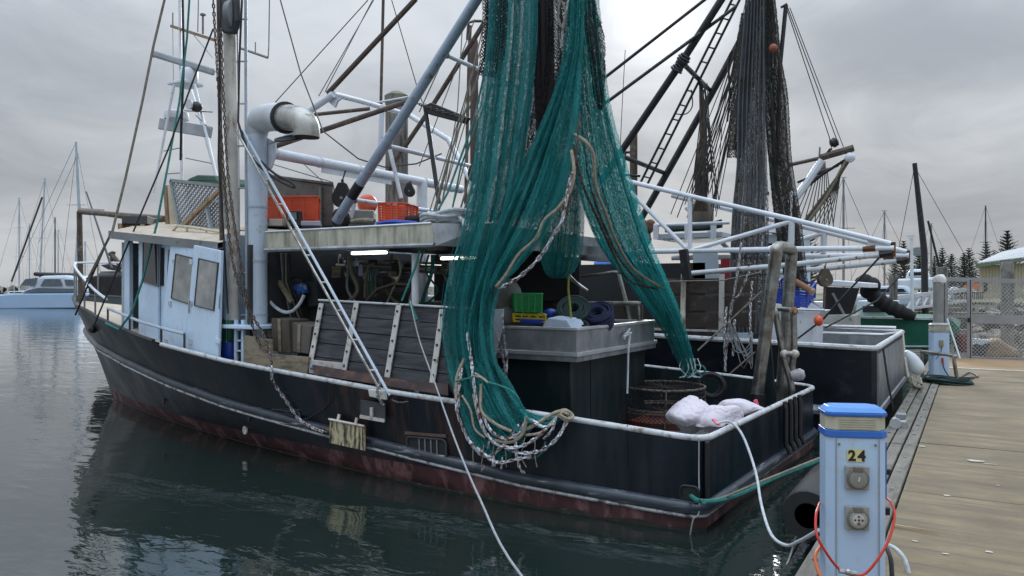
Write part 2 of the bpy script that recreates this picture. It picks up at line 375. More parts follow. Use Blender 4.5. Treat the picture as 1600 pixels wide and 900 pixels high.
wv = tm('ADD', tm('MULTIPLY', wavenoise(.55, (1,2.0,1), 2, -YAW), 1.0), tm('MULTIPLY', wavenoise(2.6, (1,2.2,1), 3, -YAW), .26))
bp = t.nodes.new('ShaderNodeBump'); bp.inputs['Strength'].default_value = .5; bp.inputs['Distance'].default_value = .04
t.links.new(wv, bp.inputs['Height']); t.links.new(bp.outputs[0], b.inputs['Normal'])
o = MB().add([(-3000,-3000,0),(3000,-3000,0),(3000,3000,0),(-3000,3000,0)], [(0,1,2,3)]).build('water', wm); struct(o)
o = MB().add([(-3200,-3200,-6),(3200,-3200,-6),(3200,3200,-6),(-3200,3200,-6)], [(0,1,2,3)]).build('seabed', m_darkgrey); struct(o)

# floating dock: deck panels, walers and pontoon
DX, DZ = 1.13, .5
dock = thing('floating_dock', 'wide floating dock of wet brown deck panels with timber edge boards', 'dock', (3.2, 0, .5))
for k in range(-3, 7):
    y0 = .36+2.19*k+.010; y1 = y0+2.168
    if k >= 5: continue
    M = MB().bb(DX+.37, 5.2, y0, y1, DZ-.06, DZ+random.uniform(-.002,.002))
    M.build('deck_panel', m_dock, dock, bevel=.006)
M = MB().bb(DX+.37, 5.2, .36+2.19*5+.006, 14.2, DZ-.06, DZ); M.build('deck_panel', m_dock2, dock, bevel=.006)
MB().bb(DX+.4, 5.2, .36+2.19*5-.10, .36+2.19*5+.03, DZ+.002, DZ+.008).build('cover_strip', m_strap, dock)
for i in range(3):
    for k in range(-2, 4):
        ya = -6.5+k*4.4 if k else -2.1-.0; ya = -10.9+(k+2)*4.4
        M = MB().bb(DX+.125*i, DX+.125*i+.108, ya+.01, ya+4.39, DZ-.19+(.0 if i else 0), DZ+.012+random.uniform(-.004,.004))
        M.build('edge_board', m_waler, dock, bevel=.008)
MB().bb(DX+.05, 5.2, -12, 14.2, -.35, DZ-.065).build('pontoon', m_darkgrey, dock)
# bird droppings and a splinter on the boards
sp = mat('dropping_white', (.55,.50,.42), .7, var=.1)
M = MB()
def blot(M, c, r, n=9, ax=1.0):
    ps = []
    for q in range(n):
        a = 2*math.pi*q/n; rr = r*random.uniform(.55, 1.25)
        ps.append(Vector((c.x+math.cos(a)*rr*ax, c.y+math.sin(a)*rr, c.z)))
    M.add(ps, [tuple(range(n))])
for (px, py, r) in ((1525,720,.05),(1440,697,.025),(1480,774,.018),(1430,845,.012),(1478,865,.012),(1545,862,.015),(1560,758,.01),(1455,660,.01)):
    p = aZ(px, py, DZ+.006); M = MB(); blot(M, p, r, ax=1.6); M.build('dropping', sp, dock)
p = aZ(1537, 724, DZ+.006); MB().bar(p, p+Vector((.10,.01,0)), .012, .002).build('dropping', sp, dock)
p = aZ(1395, 822, DZ+.008); q = aZ(1468, 833, DZ+.008)
M = MB().prism([p, p+Vector((0,.012,0)), q], (0,0,.012)); tag(M.build('wood_splinter', mat('pale_splinter', (.55,.42,.25), .6)), 'thin pale sliver of wood lying on the dock beside the near pedestal', 'splinter')

# dock end fittings: mooring cleat-like grey box on the waler
c = aZ(1405, 668, DZ)
cl = thing('dock_cleat', 'small grey metal dock cleat block on the timber edge', 'cleat', c)
MB().box(c+Vector((0,0,.05)), (.16,.22,.10)).build('block', m_galv, cl, bevel=.02)
MB().cyl(c+Vector((-.03,-.13,.06)), c+Vector((-.03,.0,.06)), .06).build('roller', m_alu_l, cl, smooth=True)
MB().box(c+Vector((.02,.02,.13)), (.10,.14,.06)).build('cap', m_grey, cl, bevel=.01)

# shore: revetment bank of rocks, ground behind it
def shoreY(x): return 38.0
g = MB().prism([(-18,41,-.5),(120,41,-.5),(120,41,1.25),(120,420,1.6),(-18,420,1.6),(-18,41,1.25)][:2]+[(120,420,-.5),(-18,420,-.5)], (0,0,1.85)).build('shore_ground', mat('shore_grass', (.11,.11,.06), .9, var=.3, scale=.4)); struct(g)
bk = MB().prism([(-18,31.0,-.8),(-18,41.2,-.8),(-18,41.2,1.28)], (138,0,0)).build('shore_bank', mat('bank_soil', (.08,.07,.055), .9, var=.4, scale=1)); struct(bk)
m_rock = mat('revetment_rock', (.24,.215,.175), .85, var=.45, scale=1.3, col2=(.07,.06,.05), cov=.35, sc2=2.5, bump=.5, bsc=6)
rockmesh = []
for k in range(5):
    bm = bmesh.new(); bmesh.ops.create_icosphere(bm, subdivisions=2, radius=.5)
    rr = random.Random(k)
    for v in bm.verts:
        v.co *= .72+.5*rr.random(); v.co.z *= .7; v.co.x *= 1.25
    me = bpy.data.meshes.new('rock'); bm.to_mesh(me); bm.free(); me.materials.append(m_rock); rockmesh.append(me)
rr = random.Random(3); cnt = 0
for row in range(8):
    x = 2.0+rr.random()
    while x < 34 and cnt < 300:
        sc = rr.uniform(.55,1.0); yy = 31.4+row*1.15+rr.uniform(-.3,.3); zz = -.05+row*.195
        o = bpy.data.objects.new('rock', rockmesh[rr.randrange(5)]); COL.objects.link(o); o.parent = bk
        o.location = (x, yy, zz); o.rotation_euler = (rr.uniform(-.5,.5), rr.uniform(-.5,.5), rr.uniform(0,6)); o.scale = (sc*1.1,sc,sc)
        x += sc*.98; cnt += 1
# smaller left run of the bank seen between masts: coarser rocks as one mass
M = MB()
for row in range(5):
    x = -17.0
    while x < 2.0:
        sc = rr.uniform(.7,1.3); c = Vector((x, 32+row*1.9, .05+row*.26))
        vs = [c+Vector((rr.uniform(.4,.7)*math.cos(a)*sc, rr.uniform(.4,.7)*math.sin(a)*sc, zz*sc)) for zz in (-.35,.3) for a in (0,1.25,2.5,3.8,5.0)]
        M.add(vs, [(0,1,2,3,4),(9,8,7,6,5)]+[(i,(i+1)%5,5+(i+1)%5,5+i) for i in range(5)]); x += sc
o = M.build('rubble', m_rock, bk); o['kind'] = 'stuff'
# far breakwater at the left horizon
M = MB(); prev = None; rows = []
for i in range(121):
    px = -160+i*7.2; d = 260+rr.uniform(-4,4)
    p = aD(px, 450, d); h = 2.6+rr.uniform(-.35,.5)
    rows.append([Vector((p.x,p.y,-.5))-Vector((-SN,CS,0))*4, Vector((p.x,p.y,h)), Vector((p.x,p.y,-.5))+Vector((-SN,CS,0))*8])
M.grid(rows); struct(M.build('breakwater', m_rock))


# ================================================================ THE MAIN TRAWLER
tr = thing('fishing_trawler', 'dark navy hulled prawn trawler with pale blue wheelhouse moored stern-to, nearest boat', 'trawler', (-6.5, 2.15, 0))
YC = 2.15
RL = [0,.02,.07,.16,.3,1,3,6,8,9.5,11,12.3,12.9,13.25]
RB = [1.97,2.05,2.115,2.15,2.165,2.2,2.27,2.25,2.10,1.80,1.30,.62,.28,.0]
RZl = [0,1.2,2.5,3.3,4.4,5.5,6.1,7.4,8.35,9.3,10.2,11.5,13.25]
RZ = [.80,.88,.95,.99,1.07,1.15,1.20,1.33,1.46,1.60,1.72,1.84,1.95]
WL_ = [0,.05,.15,.6,1.8,3.64,6.2,8.1,9.94,11.2,12.0]
WB_ = [2.05,2.12,2.15,2.18,2.2,2.02,1.58,1.18,.68,.27,.0]
SZl = [0,1.8,3.4,5.4,6.7,8,9.3,11,13.25]
SZ = [.21,.27,.375,.52,.62,.78,.95,1.12,1.32]
def rail_z(l): return interp(l, RZl, RZ)
def skew(x, y, l): return x+.2*(y/4.3)*max(0, 1-l/2.5)
def hull_pt(u, f, side=-1, off=0.0):
    """u 0..1 stern to stem, f 0 waterline .. 1 rail"""
    lr = 13.25*u; lw = 12.0*u
    br = interp(lr, RL, RB); bw = interp(lw, WL_, WB_); g = f if f <= 1 else 1
    if f < 0:
        b_ = bw*(1+f*.9); l = lw; z = f*1.0
    else:
        e = f**.85
        b_ = lerp(bw, br, e); l = lerp(lw, lr, f); z = rail_z(lr)*f
    y = YC+side*(b_+off); return Vector((skew(-l, y, l), y, z))
us = sorted(set([0,.0015,.0053,.012,.0226]+[i/64 for i in range(2,65)]))
def sf(u): l = 13.25*u; return interp(l, SZl, SZ)/rail_z(l)
def rf(u): return min((.235-.05*u)/rail_z(13.25*u), sf(u)-.05)
def levels(u): s_, r_ = sf(u), rf(u); return [-1,-.5,-.12,0,r_*.5,r_], [r_, (r_+s_)/2, s_, lerp(s_,1,.25), lerp(s_,1,.5), lerp(s_,1,.75), 1]
for nm, which, m in (('hull_bottom',0,m_red), ('hull',1,m_hull)):
    M = MB()
    for side in (-1, 1):
        M.grid([[hull_pt(u, f, side) for f in levels(u)[which]] for u in us])
    A = [hull_pt(0, f, -1) for f in levels(0)[which]]; B = [hull_pt(0, f, 1) for f in levels(0)[which]]
    M.grid([A, B])
    o = M.build(nm, m, tr, smooth=True, angle=50)
    bm = bmesh.new(); bm.from_mesh(o.data); bmesh.ops.remove_doubles(bm, verts=bm.verts, dist=.004); bmesh.ops.recalc_face_normals(bm, faces=bm.faces); bm.to_mesh(o.data); bm.free()
hull_o = [c for c in tr.children if c.name.startswith('hull') and 'bottom' not in c.name][0]
# blue-grey tone imitating sky reflection on the bow; on no faces
hull_o.data.materials.append(m_hullbow)
# dark weed and scum line just above the water
P = [hull_pt(u, .0, -1, .006) for u in us[:-1]][::-1]; Q = [hull_pt(u, .0, 1, .006) for u in us[:-1]]
ring_ = P+[P[-1].lerp(Q[0], k/8) for k in range(1,8)]+Q
MB().grid([[p+Vector((0,0,-.05)) for p in ring_], [p+Vector((0,0,.035+.014*math.sin(i*1.7)+.010*math.sin(i*4.1))) for i, p in enumerate(ring_)]]).build('weed_line', mat('weed_scum', (.016,.018,.014), .7, var=.5, scale=6, col2=(.07,.065,.055), cov=.25, sc2=9), tr)
# bulwark inside skin + deck
def deck_z(l): return interp(l, [0,5.8,5.85,7.2,7.25,9,13.25], [.28,.36,.55,.60,1.24,1.46,1.82])
M = MB()
for side in (-1, 1):
    M.grid([[hull_pt(u, 1, side, -.055), hull_pt(u,(deck_z(13.25*u)-.02)/rail_z(13.25*u),side,-.06)] for u in us if u < .985])
a = hull_pt(0,1,-1,-.05)+Vector((-.055,0,0)); c = hull_pt(0,1,1,-.05)+Vector((-.055,0,0))
M.grid([[a, Vector((a.x,a.y,.2))],[c, Vector((c.x,c.y,.2))]])
M.build('bulwark_lining', m_dgreen, tr)
M = MB(); rows = []
for u in us:
    if u > .985: break
    l = 13.25*u; z = deck_z(l); fz = z/rail_z(l); p = hull_pt(u,fz,-1,-.05); q = hull_pt(u,fz,1,-.05)
    rows.append([Vector((p.x,p.y,z)).lerp(Vector((q.x,q.y,z)), k/6)+Vector((0,0,.05*math.sin(math.pi*k/6))) for k in range(7)])
na = [i for i, u in enumerate(us) if 13.25*u > 7.25][0]
MB().grid(rows[:na]).build('working_deck', m_deck, tr)
MB().grid(rows[na:]).build('foredeck', m_tan, tr)
# rail cap all round the working deck, dark toe rail forward
def railpath(u0, u1, side, dz=0.0, off=-.02): return [hull_pt(u,1,side,off)+Vector((0,0,dz)) for u in us if u0 <= u <= u1]
pa = railpath(0, .565, -1)[::-1]; pc = railpath(0, .565, 1)
pth = pa+[pa[-1].lerp(pc[0], k/10) for k in range(1,10)]+pc
MB().tube(pth, .029, 10).build('rail_cap', m_rail, tr, smooth=True)
M = MB()
for side in (-1,1): M.tube(railpath(.565,.99,side,.01,-.03), .03, 8)
M.build('toe_rail', m_darkgrey, tr, smooth=True)
# rubbing strake with its pale lower edge
def strake(off, r, dz, nm, m, n=10):
    P = [hull_pt(u, sf(u), -1, off)+Vector((0,0,dz)) for u in us if u < .985][::-1]
    Q = [hull_pt(u, sf(u), 1, off)+Vector((0,0,dz)) for u in us if u < .985]
    MB().tube(P+[P[-1].lerp(Q[0], k/8) for k in range(1,8)]+Q, r, n).build(nm, m, tr, smooth=True)
strake(.012, .058, 0, 'rubbing_strake', m_strake)
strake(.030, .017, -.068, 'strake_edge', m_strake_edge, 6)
# stern rub bars
for k in range(4):
    y = 2.55+.22*k; x = skew(0, y, 0)
    MB().tube([(x+.035,y,.82),(x+.05,y,.74),(x+.05,y,.34),(x+.10,y,.24)], .028, 8).build('stern_rub_bar', m_black, tr, smooth=True)
x = .03; MB().box((.012,.10,.52), (.03,.07,.52)).build('stern_corner_strip', m_black, tr, bevel=.01)

def on_hull(px, py, off=.0):
    """the point of the port topside seen at a pixel"""
    d = ray(px, py); best = None; tt = 4.0
    while tt < 18:
        p = CAM+d*tt; l = -p.x
        if l > -.05 and p.z > -.1:
            lo, hi = 0.0, 1.0
            zr = rail_z(max(l,0)); f = min(max(p.z/zr, 0), 1)
            u = (l)/lerp(12.0, 13.25, f); u = min(max(u,0),1)
            if p.y >= hull_pt(u, f, -1).y-off: return p
        tt += .004
    return CAM+d*8
# freeing ports, plates and brackets on the topside
def rrect(c, ax, ay, w, h, r=.05, n=4):
    P = []
    for (sx, sy, a0) in ((1,1,0),(-1,1,90),(-1,-1,180),(1,-1,270)):
        for k in range(n+1):
            a = math.radians(a0+90*k/n); P.append(c+ax*(sx*(w/2-r)+r*math.cos(a))+ay*(sy*(h/2-r)+r*math.sin(a)))
    return P
def port(pxs, pys, nbars, lab):
    c = on_hull((pxs[0]+pxs[1])/2, (pys[0]+pys[1])/2); a = on_hull(pxs[0], (pys[0]+pys[1])/2-3); b_ = on_hull(pxs[1], (pys[0]+pys[1])/2+3)
    ax = (b_-a); w = ax.length; ax.normalize(); ay = Vector((0,0,1)); ay = (ay-ax*ay.dot(ax)).normalized(); h = (pys[1]-pys[0]-14*w*0)*depth(c)/FPX
    nrm = ax.cross(ay); nrm = nrm if nrm.y < 0 else -nrm
    c = c+nrm*.012
    P = rrect(c, ax, ay, w, h)
    o = MB().prism(P, nrm*.006).build('freeing_port', m_dark, tr)  # dark plate stands in for the shade of an open port
    MB().tube(rrect(c+nrm*.012, ax, ay, w, h), .013, 6, closed=True).build('frame', m_darkgrey, o, smooth=True)
    MB().bar(c+nrm*.012-ax*w*.45-ay*h*.36, c+nrm*.012+ax*w*.45-ay*h*.36, .02, h*.22).build('sill', m_strap, o)
    for k in range(nbars):
        x = -.3+.6*(k+.5)/nbars+.05; q = c+nrm*.014+ax*w*x
        MB().tube([q-ay*h*.45, q+ay*h*.45], .008, 6).build('bar', m_grey, o)
    MB().bar(c+nrm*.02-ax*w*.52+ay*(h*.5+.04), c+nrm*.02+ax*w*.52+ay*(h*.5+.04), .02, .03).build('hinge_strip', m_brownpole, o)
port((638,699),(684,716), 4, 'a'); port((427,471),(641,662), 0, 'b')
# stern fairlead on the port quarter
c = on_hull(1079,771)+Vector((0,-.02,0)); ax = Vector((1,0,0)); ay = Vector((0,0,1))
o = MB().prism(rrect(c, ax, ay, .16, .14, .04), (0,-.006,0)).build('fairlead', m_dark, tr)  # dark plate imitates the shade inside the fairlead hole
MB().tube(rrect(c+Vector((0,-.008,0)), ax, ay, .16, .14, .04), .012, 6, closed=True).build('frame', m_black, o, smooth=True)
# worn chafing plate hung on the strake
a = on_hull(524,653); b_ = on_hull(579,664); h = .27; ax = (b_-a); w = ax.length; ax.normalize(); nrm = Vector((ax.y,-ax.x,0)).normalized()
nrm = nrm if nrm.y < 0 else -nrm; a = a+nrm*.07
plm = mat('worn_yellow_plate', (.42,.37,.22), .6, var=.3, scale=4, col2=(.035,.032,.028), cov=.48, sc2=9, stretch=(3,3,.5), bump=.3, soft=.1)
o = MB().prism([a, a+ax*w, a+ax*w+Vector((0,0,-h)), a+Vector((0,0,-h))], nrm*.02).build('chafing_plate', plm, tr, bevel=.005)
MB().tube([a+nrm*.025, a+ax*w+nrm*.025], .014, 6).build('plate_edge', m_rusty, o)
for k in range(2): MB().tube([a+ax*w*(.25+.5*k)+nrm*.02, a+ax*w*(.25+.5*k)+nrm*.0+Vector((0,0,.07))], .018, 6).build('hanger', m_rusty, o)
# bracket plate under the rail
a = on_hull(568,624); b_ = on_hull(606,630); ax = (b_-a); w = ax.length; ax.normalize(); a = a+nrm*.03
o = MB().prism([a, a+ax*w, a+ax*w+Vector((0,0,-.20)), a+Vector((0,0,-.20))], nrm*.015).build('rail_bracket', m_darkgrey, tr)
MB().bar(a+nrm*.02+Vector((0,0,-.18)), a+ax*w+nrm*.02+Vector((0,0,-.18)), .02, .035).build('foot_bar', m_strap, o)
MB().tube([a+ax*w*.5+nrm*.03+Vector((0,0,-.17)), a+ax*w*.5+nrm*.03+Vector((0,0,-.06))], .02, 6).build('lug', m_strap, o)
c = on_hull(386,672); MB().lathe(c+Vector((-.01,-.01,0)), [(.055,0),(.055,.02),(.03,.02),(.03,.015)], 14, (-.2,-1,0)).build('hull_outlet', m_rusty, tr, smooth=True)
c = on_hull(257,627); MB().lathe(c, [(.04,0),(.04,.02),(.02,.02)], 12, (-.25,-1,0)).build('hull_outlet', m_black, tr, smooth=True)
# weld seams and welded doubler plates on the topside
for px in (560, 870, 980):
    q = [on_hull(px+ (yy-650)*.02, yy)+Vector((0,-.001,0)) for yy in (664,690,725)]
    MB().tube(q, .005, 5).build('weld_seam', m_hull, tr)
# small deadlight / gusset at the bow, anchor chain stopper
c = on_hull(148,514); MB().ball(c+Vector((0,-.03,0)), .07, 6).build('hawse_lip', m_black, tr, smooth=True)

# ---- pulpit rails
def rp_at(l, side, z, off=-.05): u = l/13.25; p = hull_pt(u,1,side,off); return Vector((p.x,p.y,z))
PR = [rp_at(9.25,-1,1.93), rp_at(9.8,-1,2.06), rp_at(10.5,-1,2.24), rp_at(11.4,-1,2.42), rp_at(12.3,-1,2.53), rp_at(13.0,-1,2.58), rp_at(13.2,1,2.6), rp_at(12.6,1,2.6), rp_at(11.5,1,2.58), rp_at(10.3,1,2.52), rp_at(9.3,1,2.48)]
pul = MB().tube(smooth(PR, 5), .020, 8).build('pulpit_rail', m_white, tr, smooth=True)
for (l, s_) in ((9.8,-1),(10.5,-1),(11.4,-1),(12.3,-1),(12.9,1),(11.5,1),(10.3,1)):
    top = interp(l, [9.25,10.5,12.3,13.2], [1.93,2.24,2.53,2.6]) if s_ < 0 else 2.57
    MB().tube([rp_at(l,s_,rail_z(l)-.05), rp_at(l,s_,top)], .016, 6).build('stanchion', m_grey, pul)
RR = [rp_at(l,-1,rail_z(l)+.21) for l in (6.95,7.3,8.0,8.7,9.2)]
side_rail = MB().tube(RR, .022, 8).build('side_rail', m_wh2, tr, smooth=True)
for l in (6.95,7.5,8.4,9.2): MB().tube([rp_at(l,-1,rail_z(l)-.02), rp_at(l,-1,rail_z(l)+.21)], .016, 6).build('stanchion', m_darkgrey, side_rail)
# forestay post & gallows at the bow (dark post with bound spar running aft to the roof)
pb = aD(127, 470, 15.9); pt_ = aD(124, 331, 15.9)
MB().tube([pb-Vector((0,0,.3)), pt_], .055, 8).build('bow_post', m_brownpole, tr, smooth=True)
ps = [pt_, aD(165,334,14.6), aD(200,338,13.6), aY(258,343,1.4)]
MB().tube(ps, [.05,.05,.06,.065], 8).build('stowed_spar', m_brownpole, tr, smooth=True)
M = MB()
for k in range(16):
    t_ = k/16; p = pt_.lerp(ps[1], t_) if t_ < 1 else ps[1]; M.tube([p+Vector((0,0,.075)), p+Vector((.05,-.05,-.0)), p+Vector((.09,.02,-.05))], .014, 5)
M.build('lashing', m_greyrope, tr)

# ---- wheelhouse
W0 = Vector((-6.05,.16,0)); W1 = Vector((-9.0,.56,0)); wd = (W1-W0).normalized(); wn_ = Vector((wd.y,-wd.x,0)); wn_ = wn_ if wn_.y < 0 else -wn_
def aW(px, py, off=0.0):
    d = ray(px, py); p0 = W0+wn_*off; k = (p0-CAM).dot(wn_)/d.dot(wn_); return CAM+d*k
def wpanel(q, off, th, nm, m, parent, bevel=.0):
    P = [aW(px, py, off) for px, py in q]; return MB().prism(P, wn_*th).build(nm, m, parent, bevel=bevel)
wh = MB()
zr0, zr1 = 2.62, 2.92
Wb0 = Vector((-6.42,4.1,0)); Wb1 = Vector((-9.0,3.74,0)); Wf = Vector((-9.45,2.15,0))
def wall(a, b_, za, zb, za2, zb2, th=.05):
    a3 = [Vector((a.x,a.y,za)), Vector((b_.x,b_.y,zb)), Vector((b_.x,b_.y,zb2)), Vector((a.x,a.y,za2))]
    n_ = (b_-a).normalized(); n_ = Vector((-n_.y,n_.x,0))*th
    return a3, n_
# port wall built round its door opening
house = MB()
pA = [aW(350,560), aW(213,522), aW(213,372), aW(350,386)]
front_j = [aW(202,519), aW(194,514), aW(194,366), aW(202,368)]
MB().prism(front_j, -wn_*.06).build('front_jamb', m_wh, tr, bevel=.005)
# wall segments: strip between sliding door and panels, aft wall
wpanel([(248,531),(268,537),(268,374),(250,371)], 0, -.05, 'house_side', m_wh, tr)
wpanel([(268,537),(350,557),(350,382),(268,374)], -.02, -.05, 'house_side', m_wh2, tr)
wpanel([(205,373),(252,378),(252,368),(205,364)], 0, -.05, 'door_header', m_wh2, tr)
# front, starboard and aft walls, floor and dark panel added as shade behind the doorway
for (a, b_, nm) in ((aW(194,514), Vector((-9.5,2.15,1.5)), 'house_front'), (Vector((-9.5,2.15,1.5)), Wb1, 'house_front'), (Wb1, Wb0, 'house_starboard_side'), (Wb0, aW(350,557), 'house_back')):
    P, n_ = wall(Vector((a.x,a.y,0)), Vector((b_.x,b_.y,0)), 1.42 if 'front' in nm else 1.1, 1.42 if 'front' in nm else 1.1, 2.8, 2.8)
    MB().prism(P, n_).build(nm, m_wh2, tr)
MB().bb(-8.9,-6.1,.9,3.6,.62,.66).build('house_floor', m_dark, tr)
MB().bb(-8.2,-7.6,1.4,3.0,.66,1.75).build('helm_console', m_dark, tr, bevel=.03)
MB().bb(-8.95,-6.5,1.0,1.05,.66,2.8).build('doorway_shade_panel', m_dark, tr)
# pale note taped inside the doorway
MB().prism([aW(213,392,-.25), aW(219,392,-.25), aW(219,414,-.25), aW(213,414,-.25)], -wn_*.01).build('pinned_note', mat('note_mint', (.5,.7,.62), .6), tr)
# sliding door with a window
sd_ = wpanel([(220,527),(250,535),(251,376),(220,373)], .01, .035, 'sliding_door', m_wh, tr, .008)
wpanel([(223,440),(247,448),(247,381),(224,378)], .046, .006, 'pane', m_glass, sd_)
def framed(q, off, m, parent):
    P = [aW(px, py, off) for px, py in q]
    MB().tube(P, .013, 6, closed=True).build('pane_frame', m, parent, smooth=True)
framed([(223,440),(247,448),(247,381),(224,378)], .05, m_grey, sd_)
for q in ([(251,446),(256,447),(257,388),(252,387)], [(261,449),(266,450),(268,390),(263,390)]):
    wpanel(q, .003, .006, 'slit_window', m_glass, tr)
# two big pale blue folding doors, standing proud and slightly leaning
for i, (q, w_) in enumerate((([(254,538),(293,549),(307,383),(271,379)], [(268,466),(296,475),(304,404),(275,397)]), ([(293,549),(345,563),(350,392),(307,383)], [(304,477),(334,485),(341,411),(311,404)]))):
    d_ = wpanel(q, .10+.025*i, .04, 'folding_door', m_wh, tr, .008)
    wpanel(w_, .142+.025*i, .006, 'pane', m_glassl, d_); framed(w_, .147+.025*i, m_darkgrey, d_)
    hx = (q[1][0]+q[2][0])/2-4
    MB().tube([aW(hx-1,490-8*i,.145+.025*i), aW(hx-1,486-8*i,.185+.025*i), aW(hx-.5,470-8*i,.185+.025*i), aW(hx-.5,466-8*i,.145+.025*i)], .009, 6).build('handle', m_galv, d_, smooth=True)
    for hy in (405,470,530): MB().prism([aW(q[0][0]+3+(540-hy)*.1*(1 if i == 0 else .08),hy,.142+.025*i), aW(q[0][0]+7+(540-hy)*.1*(1 if i == 0 else .08),hy+.6,.142+.025*i), aW(q[0][0]+7+(540-hy)*.1*(1 if i == 0 else .08),hy+8,.142+.025*i), aW(q[0][0]+3+(540-hy)*.1*(1 if i == 0 else .08),hy+7.4,.142+.025*i)], wn_*.012).build('hinge', m_rail, d_)
    if i == 1:
        wpanel([(337,535),(345,537),(346,530),(338,528)], .166, .02, 'latch', m_wh, d_)
        MB().tube([aW(291,548,.17), aW(334,559,.17)], .012, 6).build('bottom_bead', m_rail, d_)
wpanel([(252,541),(346,566),(346,561),(252,536)], .10, .05, 'door_sill', m_rail, tr)
# cambered roof
def roof_pt(s_, v):      # s_ 0 aft .. 1 fore, v -1 port .. 1 starboard
    x = lerp(-6.36, -9.95, s_); hw = lerp(2.12, 1.80, s_)*(1 if s_ < .72 else math.sqrt(max(0.0, 1-((s_-.72)/.30)**2.4)))
    z = lerp(2.68, 3.02, s_)+.27*(1-v*v)*min(1, hw/1.6)
    return Vector((x, YC+.05+v*hw, z))
top = [[roof_pt(i/24, -1+2*j/16) for j in range(17)] for i in range(25)]
und = [[p-Vector((0,0,.085+.0*j)) for j, p in enumerate(r)] for r in top]
roof = MB().grid(top).build('house_roof', m_tan, tr, smooth=True)
edge = [r[0] for r in top]+[r[-1] for r in top[::-1]]
M = MB().grid([[p+Vector((0,-.0,.012)) for p in edge], [p-Vector((0,0,.10)) for p in edge]]); M.build('roof_fascia', m_grey, roof)
MB().grid(und).build('roof_underside', m_wh2, roof, smooth=True)
# roof rail
pl_ = [(264,368,.62),(277,353,.62),(300,355,.62),(330,360,.62),(348,363,.62)]
g_ = MB().tube(pt(pl_), .02, 8).build('roof_grab_rail', mat('cream_pipe', (.55,.48,.36), .5, col2=RUST, cov=.2), roof, smooth=True)
for px, y1, y2 in ((292,354,371),(322,359,374)): MB().tube([aY(px,y1,.62), aY(px,y2,.62)], .016, 6).build('post', m_tan, g_)
# lattice screen standing on the roof with timber frame
lat = thing('lattice_screen', 'diamond lattice screen in a grey timber frame standing on the wheelhouse roof', 'screen', aY(300,350,1.2))
yl = 1.1; q = [(268,282),(350,291),(352,358),(281,353)]
c4 = [aY(px,py,yl) for px,py in q]
M = MB()
for a, b_ in ((0,1),(1,2),(2,3),(3,0)): M.bar(c4[a], c4[b_], .06, .05)
M.build('frame', mat('grey_green_frame', (.26,.31,.31), .6), lat)
def lattice(c4, n, m_, w, dirs, nm, mm, par):
    M = MB()
    def P(u, v): return c4[0].lerp(c4[1],u).lerp(c4[3].lerp(c4[2],u), v)
    for s_ in dirs:
        for k in range(-m_, n+m_+1):
            # line u = k/n + s*v*m_/n, clipped
            pts = []
            for i in range(41):
                v = i/40; u = k/n+s_*v*m_/n
                if 0 <= u <= 1: pts.append(P(u, v))
            if len(pts) > 1: M.bar(pts[0], pts[-1], w, w)
    return M.build(nm, mm, par)
lattice([p+Vector((0,-.01,0)) for p in c4], 13, 10, .019, (1,), 'lattice', m_alu, lat)
lattice([p+Vector((0,.01,0)) for p in c4], 13, 10, .019, (-1,), 'lattice', m_grey, lat)
M = MB().bar(aY(352,289,yl-.1), aY(287,352,yl-.1), .06, .05); M.build('brace', m_wood, lat)
M = MB().bar(aY(322,315,yl-.06), aY(330,357,yl-.06), .06, .03); M.bar(aY(328,313,yl-.06), aY(352,316,yl-.06), .05,.03); M.build('bracket', m_wh2, lat)
for px in (260,267): MB().bar(aY(px,290,yl+.1), aY(px+4,355,yl+.1), .07,.07).build('post', m_wood if px == 260 else mat('cream_post', (.52,.46,.36), .6), lat)
# dark hatch box on blocks
hb = thing('roof_box', 'low dark grey box on wooden blocks on the wheelhouse roof', 'box', aY(210,352,.9))
MB().prism([aY(190,337,.85), aY(230,337,.85), aY(230,350,.85), aY(190,349,.85)], (-.35,.4,.0)).build('lid', m_darkgrey, hb, bevel=.01)
for px in (187,222): MB().prism([aY(px-3,349,.86), aY(px+4,349,.86), aY(px+4,362,.86), aY(px-3,362,.86)], (-.3,.35,0)).build('block', m_wood, hb)
gb = thing('green_tub', 'upturned dark green plastic tub behind the lattice screen on the wheelhouse roof', 'tub', aY(312,285,2.0))
MB().prism([aY(290,283,1.8), aY(340,284,1.8), aY(336,274,1.8), aY(308,273,1.8), aY(296,278,1.8)], (0,.8,0)).build('shell', mat('dull_green', (.05,.11,.08), .5), gb, bevel=.02)
MB().prism([aY(289,286,1.78), aY(341,287,1.78), aY(341,283.5,1.78), aY(289,282.5,1.78)], (0,.84,0)).build('rim', mat('dull_green'," "), gb)

# ---- radar frame, scanners and aerials (on the wheelhouse centreline)
yr = 2.1
def tubes(lst, nm, m, par, n=7, sm=True):
    for l in lst:
        P = [aY(px, py, y) for px, py, y in l[0]]; r = rp(l[1], P[0])
        MB().tube(P, r, n).build(nm, m, par, smooth=sm)
tubes([([(272,132,yr-.2),(240,301,yr-.3)],2.2), ([(304,132,yr),(338,275,yr)],2.2), ([(296,132,yr+.8),(312,180,yr+.7)],1.6), ([(308,168,yr+.3),(336,270,yr+.3)],1.8), ([(281,0,yr),(284,245,yr),(284,282,yr)],2.5)], 'radar_frame_leg', m_white, tr)
tubes([([(256,236,yr),(282,231,yr)],.8), ([(258,272,yr),(283,270,yr)],.8), ([(290,247,yr),(334,256,yr)],.8), ([(288,173,yr),(332,175,yr)],.9), ([(306,180,yr),(330,204,yr)],.8)], 'frame_brace', m_grey, tr)
rad = MB().box(aY(290,132,yr), (.42,.42,.05)).build('radar_platform', m_white, tr, bevel=.01)
c = aY(295,120,yr)
